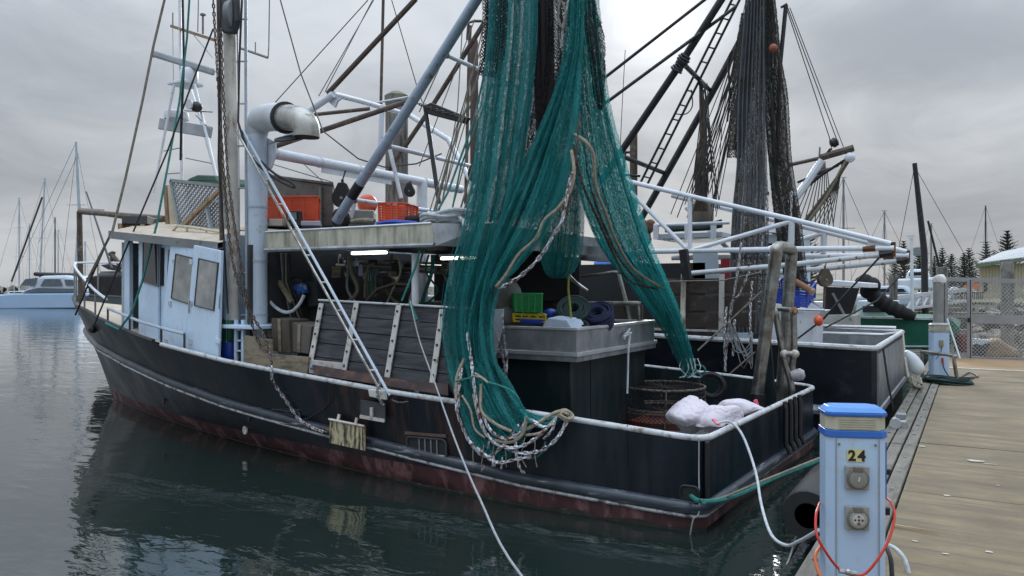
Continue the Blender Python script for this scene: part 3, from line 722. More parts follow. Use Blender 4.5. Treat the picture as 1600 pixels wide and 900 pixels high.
dome = MB().lathe(c-Vector((0,0,.12)), [(.02,-.02),(.14,0),(.155,.05),(.155,.20),(.12,.26),(.05,.28)], 20).build('radar_gearbox', m_white, tr, smooth=True)
a = aY(238,83,yr-.3); b_ = aY(335,113,yr+.15)
sc_ = MB().bar(a, b_, .10, .12).build('radar_scanner', mat('scanner_grey', (.36,.38,.41), .4), tr, bevel=.03)
MB().bar(a, a.lerp(b_, .035), .115, .135).build('end_cap', m_wh2, sc_, bevel=.03)
a = aY(249,193,yr-.2); b_ = aY(331,207,yr+.1)
sc2 = MB().bar(a, b_, .05, .20).build('lower_radar_scanner', mat('scanner_grey'," "), tr, bevel=.015)
MB().lathe(aY(276,187,yr)-Vector((0,0,.0)), [(.20,0),(.21,.04),(.20,.12),(.14,.15)], 18).build('dome', m_white, sc2, smooth=True)
c = aY(307,167,yr-.1); MB().ball(c, .10, 8, .9).build('search_light', m_black, tr, smooth=True)
MB().lathe(c+Vector((-.02,-.09,.02)), [(.06,0),(.085,-.02),(.085,-.05)], 12, (0,1,0)).build('light_bezel', m_alu_l, tr, smooth=True)
ab = MB().bar(aY(268,41,yr), aY(336,63,yr), .05, .05).build('aerial_bar', m_wood, tr)
tubes([([(270,42,yr),(270,20,yr)],1.0), ([(309,50,yr),(310,0,yr)],.8), ([(317,53,yr),(317,22,yr)],1.6), ([(270,42,yr),(271,126,yr)],.5), ([(303,55,yr),(332,90,yr)],.5), ([(375,75,yr),(418,90,yr)],2.0), ([(419,90,yr),(420,72,yr),(421,0,yr)],.9), ([(399,84,yr),(399,66,yr)],.9)], 'aerial', m_grey, tr)
MB().box(aY(317,23,yr), (.07,.07,.03)).build('aerial_head', m_grey, tr)

# ---- mast, ladder and exhaust stack
yk = .30
P = pt([(357,-40,yk),(359,60,yk),(363,250,yk),(364,400,yk),(364,500,yk)])
MB().bb(-6.28,-5.72,.50,.85,.9,1.58).build('mast_plinth', m_wh, tr, bevel=.02)
MB().bb(-6.34,-5.66,.10,.68,1.581,1.63).build('plinth_top', m_wh, tr, bevel=.01)
mast = MB().tube(P, [rp(10,P[0]),rp(10,P[1]),rp(9.5,P[2]),rp(9,P[3]),rp(9,P[4])], 14).build('mast', m_rusty, tr, smooth=True)
P = pt([(341,-30,yk-.05),(343,100,yk-.05),(345,300,yk-.05),(347,420,yk-.05)]); MB().tube(P, rp(3.2,P[0]), 8).build('mast_conduit', m_brownpole, tr, smooth=True)
lad = tubes([([(384,-30,yk+.1),(385,300,yk+.1),(386,520,yk+.1)],2.6), ([(370,-30,yk+.1),(373,300,yk+.1),(374,500,yk+.1)],1.8)], 'ladder_rail', m_wh2, tr)
for k in range(8):
    py = 30+k*66; MB().tube(pt([(368,py,yk+.1),(386,py,yk+.1)]), .012, 6).build('ladder_rung', m_wh2, tr)
# big wooden cheek block at the mast head
pb_ = thing('mast_block', 'large worn black pulley block with grey sheave hanging on the rusty mast', 'pulley block', aY(353,50,.2))
P = [(339,-20),(342,40),(347,51),(362,51),(367,30),(366,-20)]
MB().prism([aY(px,py,.12) for px,py in P], (.0,.10,0)).build('cheek', m_darkgrey, pb_, bevel=.02)
c = aY(363,24,.17); MB().lathe(c, [(.03,-.05),(.18,-.035),(.19,0),(.18,.035),(.03,.05)], 20, (.93,.37,0)).build('sheave', m_grey, pb_, smooth=True)
# exhaust stack
ye = .42
P = pt([(403,540,ye),(403,320,ye),(403,205,ye)]); r0 = rp(14.5, P[0])
st = MB().tube(P, r0, 22).build('exhaust_stack', m_pipeblue, tr, smooth=True)
pe = smooth(pt([(403,212,ye),(404,196,ye),(412,186,ye-.03),(428,183,ye-.12),(446,184,ye-.22)]), 5)
MB().tube(pe, [lerp(rp(14.5,P[2]), rp(21,P[2]), min(1, i/9)) for i in range(len(pe))], 22, caps=True).build('stack_elbow', mat('stack_grey_white', (.55,.58,.60), .4, var=.15, scale=4), st, smooth=True)
pe2 = smooth([pe[-1]]+pt([(454,184,ye-.24),(468,187,ye-.27),(477,195,ye-.28),(479,206,ye-.28),(479,214,ye-.28)]), 5)
MB().tube(pe2, rp(20,pe2[0]), 22, caps=True).build('stack_outlet', mat('stack_metal', (.42,.41,.38), .35, .5, var=.3, scale=4, col2=(.18,.15,.12), cov=.3), st, smooth=True)
d_ = (pe[-1]-pe[-2]).normalized()
MB().lathe(pe[-1], [(rp(23.5,P[2]),-.012),(rp(23.5,P[2]),.012)], 22, d_).build('flange', m_darkgrey, st)
MB().lathe(pe2[-1]+Vector((0,0,-.005)), [(rp(17.5,P[2]),-.01),(rp(17.5,P[2]),.004)], 22, (pe2[-1]-pe2[-2])).build('outlet_mouth', m_dark, st)
c = aY(451,216,ye-.3); MB().lathe(c, [(.17,-.01),(.17,.01)], 24, (.12,-.40,1)).build('rain_flap', m_darkgrey, st)
MB().tube([c, aY(421,224,ye)], .015, 6).build('flap_arm', m_galv, st)
# transverse crossbeam and goal-post frame over the shelter roof
def along_y(px, py, y0, y1):
    a = aY(px,py,y0); return [a, a+Vector((0,y1-y0,0))]
xb = along_y(424,239,.55,4.9); MB().tube(xb, rp(8.5,xb[0]), 14).build('crossbeam', m_white, tr, smooth=True)
MB().prism([xb[0]+Vector((0,.9,-.06)), xb[0]+Vector((0,2.4,-.06)), xb[0]+Vector((0,2.4,-.14)), xb[0]+Vector((0,.9,-.14))], (.02,0,0)).build('beam_plate', m_white, tr)
MB().prism([aY(417,215,.50), aY(430,222,.50), aY(431,240,.50), aY(424,262,.50), aY(417,268,.50)], (0,.02,0)).build('gusset', m_white, tr)
MB().tube([xb[0]+Vector((0,3.2,0)), Vector((xb[0].x,xb[0].y+3.2,.4))], .09, 12).build('beam_post', m_white, tr, smooth=True)
leg = [aY(525,346,.9), aY(608,216,.9), aY(690,86,.9), aY(748,-6,.9), aY(790,-74,.9)]
MB().tube(leg, rp(8,leg[1]), 14).build('gantry_leg', m_strut, tr, smooth=True)
MB().tube([leg[0].lerp(leg[1],.30), leg[0].lerp(leg[1],.46)], rp(8.6,leg[1]), 14).build('leg_wrap', m_black, tr)
leg2 = [p+Vector((0,2.5,0)) for p in leg]; MB().tube(leg2, rp(8,leg[1]), 12).build('gantry_leg', m_white, tr, smooth=True)
for t_, in ((.14,),(.47,),(.985,)):
    a = leg[0].lerp(leg[3], t_*.78); MB().tube([a, a+Vector((0,2.5,0))], rp(3.6,a), 10).build('gantry_rung', m_white, tr, smooth=True)
for t_ in (.14,.47,.985):
    a = leg[0].lerp(leg[3], t_*.78)
    for yy in (.085, 2.415): MB().lathe(a+Vector((0,yy,0)), [(rp(5.2,a),-.012),(rp(5.2,a),.012)], 12, (0,1,0)).build('weld_collar', m_rusty, tr)
for k in range(6): MB().lathe(xb[0]+Vector((0,.06+.8*k,0)), [(rp(9.3,xb[0]),-.012),(rp(9.3,xb[0]),.012)], 16, (0,1,0)).build('weld_collar', m_whiter, tr)
for z_ in (1.75, 2.45, 3.15): MB().lathe(Vector((aY(403,400,ye).x, ye, z_)), [(r0*1.05,-.014),(r0*1.05,.014)], 22).build('stack_band', m_wh2, st)
# upper lattice: white pipes, brackets and stowed poles
tubes([([(440,222,1.2),(485,172,1.2),(521,147,1.2)],5.5), ([(521,147,1.2),(560,157,2.0),(640,180,3.6)],4.5), ([(640,180,3.6),(700,218,3.6),(745,300,3.6)],4.0), ([(548,340,1.6),(566,270,1.6)],3.5)], 'upper_frame', m_white, tr, 10)
MB().prism([aY(505,153,1.25), aY(535,152,1.25), aY(527,158,1.25), aY(523,168,1.25), aY(514,160,1.25)], (0,.03,0)).build('lobed_gusset', m_white, tr)
tubes([([(512,146,1.18),(650,-2,1.4)],4.0), ([(426,230,1.0),(633,160,2.2)],4.2), ([(757,35,3.0),(677,163,3.2),(605,270,3.3)],4.0), ([(492,179,3.2),(577,170,3.4)],3.0), ([(599,-5,3.9),(595,167,3.9)],2.4), ([(735,40,3.8),(733,80,3.8),(727,330,3.8)],2.6)], 'stowed_pole', m_brownpole, tr, 9)
tubes([([(598,165,2.4),(596,190,2.4),(594,250,2.4)],4.2), ([(664,162,1.6),(684,300,1.6)],3.6), ([(608,230,1.2),(627,310,1.2)],3.2), ([(590,160,2.2),(640,151,2.2)],1.5)], 'strut', m_white, tr, 9)
tubes([([(664,166,1.55),(686,318,1.55)],3.4)], 'dark_strut', m_darkgrey, tr, 9)
tubes([([(730,62,3.8),(732,36,3.8),(740,33,3.8),(752,33,3.8)],2.2)], 'hook_pipe', m_brownpole, tr, 8)
MB().prism([aY(660,165,1.5), aY(673,160,1.5), aY(728,182,1.5), aY(722,192,1.5), aY(668,178,1.5)], (0,.12,0)).build('black_roller', m_black, tr, bevel=.01)
MB().chain(pt([(648,160,1.55),(670,168,1.5),(700,177,1.5),(728,184,1.5)]), .07, .009).build('roller_chain', m_chaindark, tr)
# laddered outrigger strut: two rods with rungs, from the stack to the port rail
A = aY(373,203,.22); B = aY(606,618,-.13); dA = (B-A).normalized(); off_ = Vector((CS,SN,0))*.085
og = MB().tube([A-off_*.4, B-off_*.6], .016, 8).build('outrigger_rod', m_steel, tr, smooth=True)
MB().tube([A+off_*.6, B+off_*.25], .017, 8).build('outrigger_rod', m_pipeblue, tr, smooth=True)
for k in range(9):
    t_ = .12+.1*k; p = A.lerp(B, t_); MB().tube([p-off_*.45, p+off_*.5], .011, 6).build('outrigger_rung', m_rusty, tr)
MB().prism([B+Vector((-.22,-.02,.06)), B+Vector((.0,-.02,.06)), B+Vector((.02,-.02,-.04)), B+Vector((-.2,-.02,-.02))], (0,-.05,0)).build('outrigger_foot', m_strap, tr, bevel=.01)

# ---- shelter roof (aluminium tray) and its posts
ys = .30; zT = 2.81; zB = 2.56; xa, xf = -2.95, -5.72
fas = MB().prism([Vector((xa-.15,ys,zT)), Vector((xf,ys,zT)), Vector((xf,ys,zB+.02)), Vector((xa-.10,ys,zB))], (0,.03,0)).build('shelter_fascia', m_fascia, tr)
MB().tube([Vector((xa-.1,ys-.01,zB+.01)), Vector((xf,ys-.01,zB+.02))], .028, 8).build('fascia_bead', m_alu, fas)
MB().tube([Vector((xa-.15,ys,zT)), Vector((xf,ys,zT))], .014, 6).build('fascia_lip', m_alu_l, fas)
MB().prism([Vector((xa-.149,ys+.004,zT)), Vector((xa+.35,ys+.45,zT)), Vector((xa+.30,ys+.45,zB)), Vector((xa-.099,ys+.004,zB))], (-.02,.02,0)).build('shelter_corner', m_alu, tr)
MB().prism([Vector((xa+.35,ys+.45,zT)), Vector((xa+.35,4.0,zT)), Vector((xa+.30,4.0,zB)), Vector((xa+.30,ys+.45,zB))], (-.03,0,0)).build('shelter_end', m_alu, tr)
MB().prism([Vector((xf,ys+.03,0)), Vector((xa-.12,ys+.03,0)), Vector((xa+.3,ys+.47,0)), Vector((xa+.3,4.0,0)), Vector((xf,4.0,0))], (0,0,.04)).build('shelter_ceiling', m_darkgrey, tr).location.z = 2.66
for (px, y, y1) in ((649,.55,396),(706,2.0,400)):
    a = aY(px, y1, y); MB().tube([a, Vector((a.x,a.y,.4))], .045, 10).build('shelter_post', m_white, tr, smooth=True)
m_tube = glow_mat('lit_fluorescent', (.92,1.0,.86), 2.2)
for (p0, p1, y) in (((551,396),(603,398),.75), ((690,404),(742,409),1.3), ((655,415),(690,417),3.0), ((457,398),(472,399),1.6)):
    a = aY(*p0, y); b_ = aY(*p1, y); b_.z = a.z
    l_ = MB().bar(a, b_, .07, .035).build('tube_light', m_tube, tr, bevel=.01)
    MB().bar(a+Vector((0,0,.035)), b_+Vector((0,0,.035)), .12, .03).build('fitting', m_white, l_)
# shelter interior: dark lining, bulkheads, engine gear
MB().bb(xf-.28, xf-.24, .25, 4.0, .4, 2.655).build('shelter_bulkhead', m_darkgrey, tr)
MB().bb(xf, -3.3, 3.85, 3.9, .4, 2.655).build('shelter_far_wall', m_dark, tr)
MB().bb(xf+.5, -4.3, 2.6, 3.2, .4, 1.9).build('freezer_cabinet', mat('freezer_grey', (.17,.175,.18), .5, col2=(.08,.07,.06), cov=.3), tr, bevel=.02)
MB().bb(-4.0, -3.35, 2.7, 3.3, .4, 1.7).build('winch_cabinet', m_darkgrey, tr, bevel=.02)
sw = MB().prism([aY(497,403,1.9), aY(517,404,1.9), aY(517,445,1.9), aY(497,444,1.9)], (0,.2,0)).build('switch_box', m_grey, tr, bevel=.01)
MB().prism([aY(501,412,1.89), aY(511,412.5,1.89), aY(511,417,1.89), aY(501,416.5,1.89)], (0,-.02,0)).build('dial', m_dark, sw)
MB().prism([aY(436,409,1.8), aY(464,410,1.8), aY(464,428,1.8), aY(436,427,1.8)], (0,.1,0)).build('wall_screen', mat('screen_dark', (.02,.03,.03), .2), tr)
tubes([([(570,466,1.4),(571,430,1.4),(577,415,1.4),(585,412,1.4)],2.2)], 'hose', m_greyrope, tr)
for k in range(5): tubes([([(575+3*k,464,1.5),(574+3*k,430,1.5),(580+3*k,418,1.5)],1.3)], 'hose', m_teal if k % 2 else m_greyrope, tr)
tubes([([(573,470,1.0),(590,452,1.0),(615,444,1.0),(642,445,1.0)],2.6)], 'winch_hoop', m_brownpole, tr, 9)
for k in range(3): MB().lathe(aY(617,434+11*k,2.4), [(.22,0),(.24,.03),(.24,.07),(.18,.09)], 18).build('gypsy_drum', m_grey, tr, smooth=True)
for k in range(7):
    x0 = 427+4*k; tubes([([(x0,396,.7),(x0+3+3*math.sin(k),440,.8),(x0+9+5*k*.5,500,.9),(x0+12,520,.9)],1.8)], 'hanging_hose', [m_darkgrey, m_greyrope, m_blackrope, m_grey][k % 4], tr, 6)
MB().tube(smooth(pt([(418,462,.6),(424,474,.6),(440,486,.6),(455,487,.6),(468,475,.65),(475,461,.7)]), 4), .022, 8).build('white_hose', m_whiterope, tr, smooth=True)
MB().tube(pt([(419,466,.6),(414,502,.6)]), .018, 8).build('white_hose', m_whiterope, tr, smooth=True)
MB().bar(aY(436,440,.75), aY(456,472,.75), .05,.05).build('timber_prop', m_ply, tr)
MB().prism([aY(486,420,1.3), aY(508,500,1.3), aY(480,520,1.3), aY(470,430,1.3)], (0,.05,0)).build('leaning_panel', mat('slate_panel', (.07,.085,.085), .5), tr)
for (q, m, y) in (([(466,402),(490,403),(490,424),(466,423)], m_grey, 1.5), ([(440,470),(470,474),(474,500),(446,497)], m_ply, 1.2), ([(478,440),(494,442),(498,478),(482,480)], m_darkgrey, 1.1), ([(520,440),(540,441),(540,466),(520,465)], m_wh2, 2.3), ([(600,405),(622,406),(622,424),(600,423)], m_grey, 2.5)):
    MB().prism([aY(px,py,y) for px,py in q], (-.1,.12,0)).build('equipment_box', m, tr, bevel=.01)
MB().tube(smooth(pt([(446,425,1.0),(458,440,1.0),(462,462,.95),(450,478,.9)]),5), .03, 8).build('flexible_duct', m_grey, tr, smooth=True)
# more engine-room clutter under the shelter: pipes, gauges, valves, tools
rr2 = random.Random(11)
for k in range(16):
    px = rr2.uniform(500,690); py = rr2.uniform(402,450); y = rr2.uniform(1.2,2.4); w = rr2.uniform(6,16); h = rr2.uniform(6,22)
    MB().prism([aY(px,py,y), aY(px+w,py,y), aY(px+w,py+h,y), aY(px,py+h,y)], (-.1,.12,0)).build('fitting_box', [m_grey, m_darkgrey, m_ply, m_wh2, m_brownpole][k % 5], tr, bevel=.01)
for k in range(10):
    px = rr2.uniform(495,700); y = rr2.uniform(1.0,2.2); q_ = [(px,398,y),(px+rr2.uniform(-6,6),425,y),(px+rr2.uniform(-14,14),455,y),(px+rr2.uniform(-20,20),480,y)]
    MB().tube(smooth(pt(q_),4), rr2.uniform(.010,.026), 7).build('hanging_hose', [m_greyrope, m_teal, m_blackrope, m_whiterope, m_tanrope][k % 5], tr, smooth=True)
for k in range(4): MB().tube(pt([(480+20*k,408+3*k,1.8),(700,412+5*k,2.2)]), .02, 7).build('service_pipe', m_grey if k % 2 else m_rusty, tr, smooth=True)
for k in range(3): MB().lathe(aY(535+40*k,428+4*k,2.0), [(.07,0),(.07,.03),(.055,.035)], 14, (.4,-.9,0)).build('gauge', m_alu_l, tr, smooth=True)
# plywood bulkhead along the rail, below the hoses
p1 = [aY(382,524,.1), aY(424,531,.1), aY(424,553,.1), aY(482,558,.1), aY(478,600,.1), aY(380,578,.1)]
MB().prism(p1, (0,.03,0)).build('plywood_coaming', m_ply, tr)
MB().bar(aY(375,572,.0), aY(500,598,-.05), .06,.04).build('coaming_ledge', m_tan, tr)
tr_rusty = MB().prism([aY(490,585,.02), aY(700,618,.02), aY(700,600,.06), aY(640,596,.06), aY(488,570,.06)], (0,.02,0)).build('rusty_coaming', mat('dark_rusty_plate', (.05,.03,.027), .6, var=.5, scale=3, col2=(.13,.06,.04), cov=.3), tr)

# ---- hatch bin with aluminium rim on the working deck
hx0, hx1, hy0, hy1 = -3.55, -1.68, 1.0, 3.35
bin_ = MB().bb(hx0+.08, hx1-.10, hy0+.08, hy1-.08, .28, 1.34).build('hatch_bin', m_dgreen, tr, bevel=.02)
def ring(z0, z1, o, th, nm, m):
    M = MB()
    M.bb(hx0-o, hx1+o, hy0-o, hy0-o+th, z0, z1); M.bb(hx0-o, hx1+o, hy1+o-th, hy1+o, z0, z1)
    M.bb(hx0-o, hx0-o+th, hy0-o+th+.002, hy1+o-th-.002, z0, z1); M.bb(hx1+o-th, hx1+o, hy0-o+th+.002, hy1+o-th-.002, z0, z1)
    return M.build(nm, m, bin_, bevel=.004)
ring(1.405, 1.64, 0, .03, 'rim_wall', m_alu); ring(1.64, 1.672, .015, .06, 'rim_lip', m_alu_l); ring(1.36, 1.404, .03, .09, 'rim_step', m_alu_l); ring(1.30, 1.359, .015, .07, 'rim_skirt', m_alu)
MB().bb(hx0+.035, hx1-.035, hy0+.035, hy1-.035, 1.45, 1.48).build('bin_floor', m_grey, bin_)
MB().bb(hx1-.105, hx1-.095, 1.55, 1.56, .3, 1.3).build('seam', m_hull, bin_)
# white work tray / cutting boards by the bin
MB().prism([aY(770,483,.9), aY(786,483,.9), aY(784,512,.9), aY(772,560,.9)], (0,.03,0)).build('sorting_chute', m_wh2, tr, bevel=.005)
tubes([([(760,590,.7),(793,574,.7)],1.6)], 'chute_pin', m_galv, tr)

# ---- stern davit of stainless pipe
def davit(pts, r, nm): return MB().tube(smooth(pts, 5), r, 14).build(nm, m_steel, tr, smooth=True)
f1 = aY(1183,622,3.35); t1 = aY(1213,392,3.35); t2 = aY(1237,394,4.05); f2 = aY(1222,600,4.05)
davit([f1-Vector((0,0,.4)), f1, f1.lerp(t1,.5), f1.lerp(t1,.93), t1+Vector((0,.04,.03)), t1.lerp(t2,.5)+Vector((0,0,.05)), t2+Vector((0,-.03,.02)), t2.lerp(f2,.08), t2.lerp(f2,.5), f2, f2-Vector((0,0,.4))], rp(9.5,f1), 'davit_hoop')
MB().tube([f1-Vector((0,0,.30)), f1.lerp(t1,.03)], rp(11.5,f1), 14).build('davit_socket', m_black, tr, smooth=True)
MB().prism([aY(1195,505,3.6), aY(1201,505,3.6), aY(1213,640,3.6), aY(1192,640,3.6)], (0,.06,0)).build('davit_brace', m_dgreen, tr)
for P, r in (([(1212,490,3.7),(1225,560,3.7),(1236,600,3.7),(1240,640,3.7)],5), ([(1240,488,3.75),(1241,545,3.75),(1238,573,3.75),(1243,590,3.75)],5), ([(1207,482,3.7),(1240,484,3.7)],4), ([(1222,553,3.65),(1243,553,3.65)],5)):
    q_ = pt(P); MB().tube(smooth(q_, 4), rp(r,q_[0]), 10).build('davit_link', m_steel, tr, smooth=True)
for (px, py) in ((1208,486),(1240,486),(1226,553),(1242,553)):
    MB().ball(aY(px,py,3.66), .055, 6).build('shackle', m_rusty, tr, smooth=True)
c = aY(1246,586,3.6); MB().lathe(c, [(.02,-.09),(.06,-.07),(.075,-.02),(.075,.05),(.04,.09)], 14, (1,.2,.25)).build('davit_float', mat('white_red_float', (.36,.36,.38), .4, col2=(.35,.04,.05), cov=.35, sc2=9), tr, smooth=True)

# ---- standing rigging of the main trawler (wires and ropes, each a part)
def rig(lst, nm, m, par, n=5):
    for P, r in lst:
        q = pt(P); MB().tube(q, rp(r, q[len(q)//2]), n).build(nm, m, par, smooth=True)
rig([([(258,-5,.9),(240,70,.8),(222,160,.6),(196,278,.5),(176,360,.35),(120,470,.75)],2.0)], 'bow_stay', m_greyrope, tr)
rig([([(438,0,1.0),(470,115,1.0),(505,205,1.0),(560,248,1.1),(600,261,1.3),(650,256,1.6),(690,240,1.9)],1.2), ([(575,0,2.6),(430,160,2.0)],.8), ([(582,0,2.6),(508,143,1.4)],.8), ([(584,0,2.6),(498,150,1.4)],.8), ([(612,0,3.0),(650,130,3.2),(660,160,3.4)],.8), ([(404,250,1.0),(520,285,1.2)],.7), ([(470,252,1.8),(505,284,1.8)],.7)], 'stay_wire', m_wire, tr)
rig([([(285,-5,1.2),(287,100,1.2),(283,200,1.3),(282,250,1.4)],2.0), ([(333,45,.9),(300,130,.8),(262,235,.6),(190,405,.35),(142,520,.1)],1.4), ([(135,300,6.0),(150,345,4.0),(175,420,1.4)],1.4), ([(163,388,.6),(140,440,.6),(118,492,.6)],1.6), ([(345,0,.12),(341,250,.12),(349,360,.12),(356,490,.12)],1.5), ([(378,0,.2),(374,90,.2),(372,190,.2),(379,215,.2)],1.8)], 'black_line', m_blackrope, tr)
rig([([(296,-5,1.0),(292,60,1.0),(280,160,1.0),(262,260,.6),(245,350,.4),(222,440,.3),(205,490,.15),(186,515,.1),(165,505,.15)],1.8)], 'green_line', m_teal, tr)
rig([([(760,20,1.6),(690,320,1.0)],1.0), ([(763,40,1.7),(665,350,1.0)],1.0), ([(752,55,1.6),(676,350,1.1)],1.0), ([(757,90,1.6),(700,250,1.2),(640,470,.6)],1.7), ([(748,120,1.6),(686,330,1.2)],.9), ([(755,150,1.7),(700,350,1.2)],1.0), ([(765,170,1.6),(712,352,1.2)],1.6), ([(742,30,1.8),(655,260,1.6)],.8), ([(735,0,1.8),(655,175,1.5)],1.0), ([(722,50,2.0),(715,170,2.0),(690,320,1.8)],.9), ([(752,240,1.2),(720,350,1.0)],2.2)], 'rigging_line', m_greyrope, tr)
rig([([(758,110,1.4),(740,190,1.2),(700,300,.9),(664,365,.4),(648,420,.3),(628,470,.2)],1.9), ([(770,130,1.2),(720,260,1.0),(706,330,.8)],1.5)], 'green_line', m_teal, tr)
rig([([(872,370,1.0),(890,400,1.2),(888,450,1.3),(893,500,1.3)],2.0)], 'olive_line', m_yrope, tr)
rig([([(640,472,.25),(652,500,.2)],2.5)], 'hitch', m_teal, tr)
MB().tube(smooth(pt([(377,205,.2),(392,245,.2),(425,275,.2),(458,293,.2),(455,285,.2),(430,272,.2),(405,250,.2)]), 4), .016, 6).build('loose_loop', m_blackrope, tr, smooth=True)
# chains down the mast to the coaming
CH = [([(333,0,.14),(338,80,.14),(345,200,.14),(352,300,.14),(362,400,.12),(382,470,.08),(410,520,.04),(422,556,-.06),(424,576,-.17)],.075,m_chaindark), ([(345,45,.10),(349,150,.10),(357,280,.10),(374,400,.08),(392,500,.06),(410,545,.04),(424,548,.02)],.075,m_chaindark)]
for P, l, m in CH: tag(MB().chain(pt(P), l, .0095).build('mast_chain', m), 'dark chain hanging down the '+('left' if P[0][0] < 340 else 'right')+' side of the rusty mast to the coaming', 'chain', 'chains hanging by the rusty mast')
P = [aY(424,572,-.17), aY(425,582,-.17), on_hull(430,596,.03)+Vector((0,-.03,0)), on_hull(450,630,.03), on_hull(470,655,.03)+Vector((0,-.02,0)), on_hull(505,672,.06)+Vector((0,-.05,0)), on_hull(521,671,.06)+Vector((0,-.06,0))]
tag(MB().chain(P, .075, .010).build('hull_chain', m_chain), 'grey chain looped over the topside to the worn yellow plate', 'chain')
P = [on_hull(600,600,.1)+Vector((0,-.06,.04)), on_hull(596,615,.1)+Vector((0,-.06,0)), on_hull(603,632,.05)+Vector((0,-.04,0))]
tag(MB().chain(P, .07, .010).build('shackle_chain', m_galv), 'short galvanised shackle chain at the foot of the laddered strut', 'chain')
tag(MB().tube(smooth([on_hull(512,596,.05), on_hull(515,628,.03), on_hull(490,648,.03), on_hull(470,655,.03), on_hull(440,640,.03)],4), .008, 6).build('loose_cord', m_blackrope), 'thin black cord looped down the topside behind the chain', 'cord')
P = [on_hull(612,625,.04), on_hull(625,629,.04), on_hull(640,627,.04)]
tag(MB().chain(P, .04, .006).build('short_chain', m_chaindark), 'short rusty chain hanging just under the rail beside the bracket', 'chain')

# ---- otter board leaning along the port side
ob = thing('otter_board', 'dark timber otter board with white bolted steel straps leaning along the port rail', 'otter board', aY(590,600,.1))
def oB(px, py): # slightly leaning plane
    y = .12+(600-py)*.0016; return aY(px, py, y)
TL, TR, BR, BL = oB(500,470), oB(768,485), oB(752,620), oB(478,578)
def OP(u, v): return TL.lerp(TR,u).lerp(BL.lerp(BR,u), v)
nb = 5
for k in range(nb):
    v0, v1 = k/nb+.004, (k+1)/nb-.004; dy = random.uniform(-.006,.006)
    MB().prism([OP(.0,v0)+Vector((0,dy,0)), OP(1,v0)+Vector((0,dy,0)), OP(1,v1)+Vector((0,dy,0)), OP(0,v1)+Vector((0,dy,0))], (0,.06,0)).build('plank', m_timber, ob, bevel=.006)
for u in (.035, .345, .555 if False else .66, .97):
    pass
for i, (p0, p1) in enumerate((((505,474),(487,573)), ((560,473),(539,585)), ((626,477),(607,593)), ((694,483),(678,600)))):
    a = oB(*p0)+Vector((0,-.03,0)); b_ = oB(*p1)+Vector((0,-.03,0))
    s_ = MB().bar(a, b_, .018, .075, up=(1,0,.1)).build('strap', m_strap, ob, bevel=.004)
    for k in range(5):
        q = a.lerp(b_, .08+.2*k); MB().cyl(q+Vector((0,-.005,0)), q+Vector((0,-.02,0)), .014, 8).build('bolt', m_darkgrey, s_)
MB().bar(oB(486,566)+Vector((0,-.035,0)), oB(542,572)+Vector((0,-.035,0)), .02, .075).build('tow_plate', m_strap, ob, bevel=.004)
MB().bar(oB(487,578)+Vector((0,-.035,0)), oB(541,583)+Vector((0,-.035,0)), .02, .07).build('tow_plate', m_strap, ob, bevel=.004)
MB().tube([oB(491,574)+Vector((0,-.06,0)), oB(526,577)+Vector((0,-.06,0))], .014, 6).build('tow_pin', m_bluel, ob)
MB().tube([TL+Vector((0,-.02,.01)), TR+Vector((0,-.02,.01))], .014, 6).build('top_edge', m_rail, ob)

# ---- gear on the shelter roof
def crate(nm, label, base, ex, ey, h, m, cat='crate', slats=6, group=None, wall=.015, taper=.04, parent=None, solid=False):
    """open slatted plastic crate: ex, ey horizontal edge vectors from the base corner"""
    base = Vector(base); ex = Vector(ex); ey = Vector(ey)
    cN = base+(ex+ey)/2; o = thing(nm, label, cat, cN, group)
    def C(u, v, z, g=0.0):
        k = 1-taper*(1-z); return cN+(ex*(u-.5)+ey*(v-.5))*k+Vector((0,0,h*z))
    sides = [((0,0),(1,0)),((1,0),(1,1)),((1,1),(0,1)),((0,1),(0,0))]
    M = MB()
    for (a, b_) in sides:
        for k in range(slats):
            z = .1+.78*k/(slats-1); M.bar(C(*a,z), C(*b_,z), wall*.6, h*.78/(slats-1)*.5)
        for t_ in (.0,.25,.5,.75):
            p = (lerp(a[0],b_[0],t_), lerp(a[1],b_[1],t_)); M.bar(C(*p,0), C(*p,.97), wall, .022 if t_ else .035, up=(C(*b_,0)-C(*a,0)))
    M.build('sides', m, o)
    M = MB()
    for (a, b_) in sides: M.bar(C(*a,.97), C(*b_,.97), wall*2.2, h*.08)
    M.build('rim', m, o, bevel=.004)
    MB().prism([C(0,0,.02),C(1,0,.02),C(1,1,.02),C(0,1,.02)], (0,0,.012)).build('base', m, o)
    if solid:
        for (a, b_) in sides: MB().bar(C(*a,.5), C(*b_,.5), .004, h*.86).build('wall', m, o)
    return o
a = aY(416,345,.75); crate('fish_crate', 'long orange plastic fish crate beside the exhaust stack on the shelter roof', a, aY(497,346,.75)-a, (-.34,.36,0), .33, m_orange, slats=6, solid=True)
a = aY(592,346,.85); crate('fish_crate', 'small bright orange crate in the middle of the shelter roof', a, aY(632,347,.85)-a, (-.12,.40,0), .235, m_orange, slats=7)
fb = thing('float_ball', 'round orange plastic float between the crates on the shelter roof', 'float', aY(574,335,2.6)); MB().ball(aY(574,319,2.6), .155, 12).build('ball', m_ball, fb, smooth=True)
MB().ball(aY(574,307,2.6), .03, 6).build('eye', m_black, fb)
gl_ = thing('roof_locker', 'large weathered grey-brown locker box standing behind the long orange crate', 'locker', aY(480,350,1.7))
m_lock = mat('taupe_locker', (.125,.115,.105), .6, var=.2, scale=2, col2=(.07,.062,.055), cov=.35)
P = [aY(400,353,1.5), aY(520,353,1.5), aY(520,290,1.5), aY(400,274,1.5)]
MB().prism(P, (-.38,.42,0)).build('body', m_lock, gl_, bevel=.01)
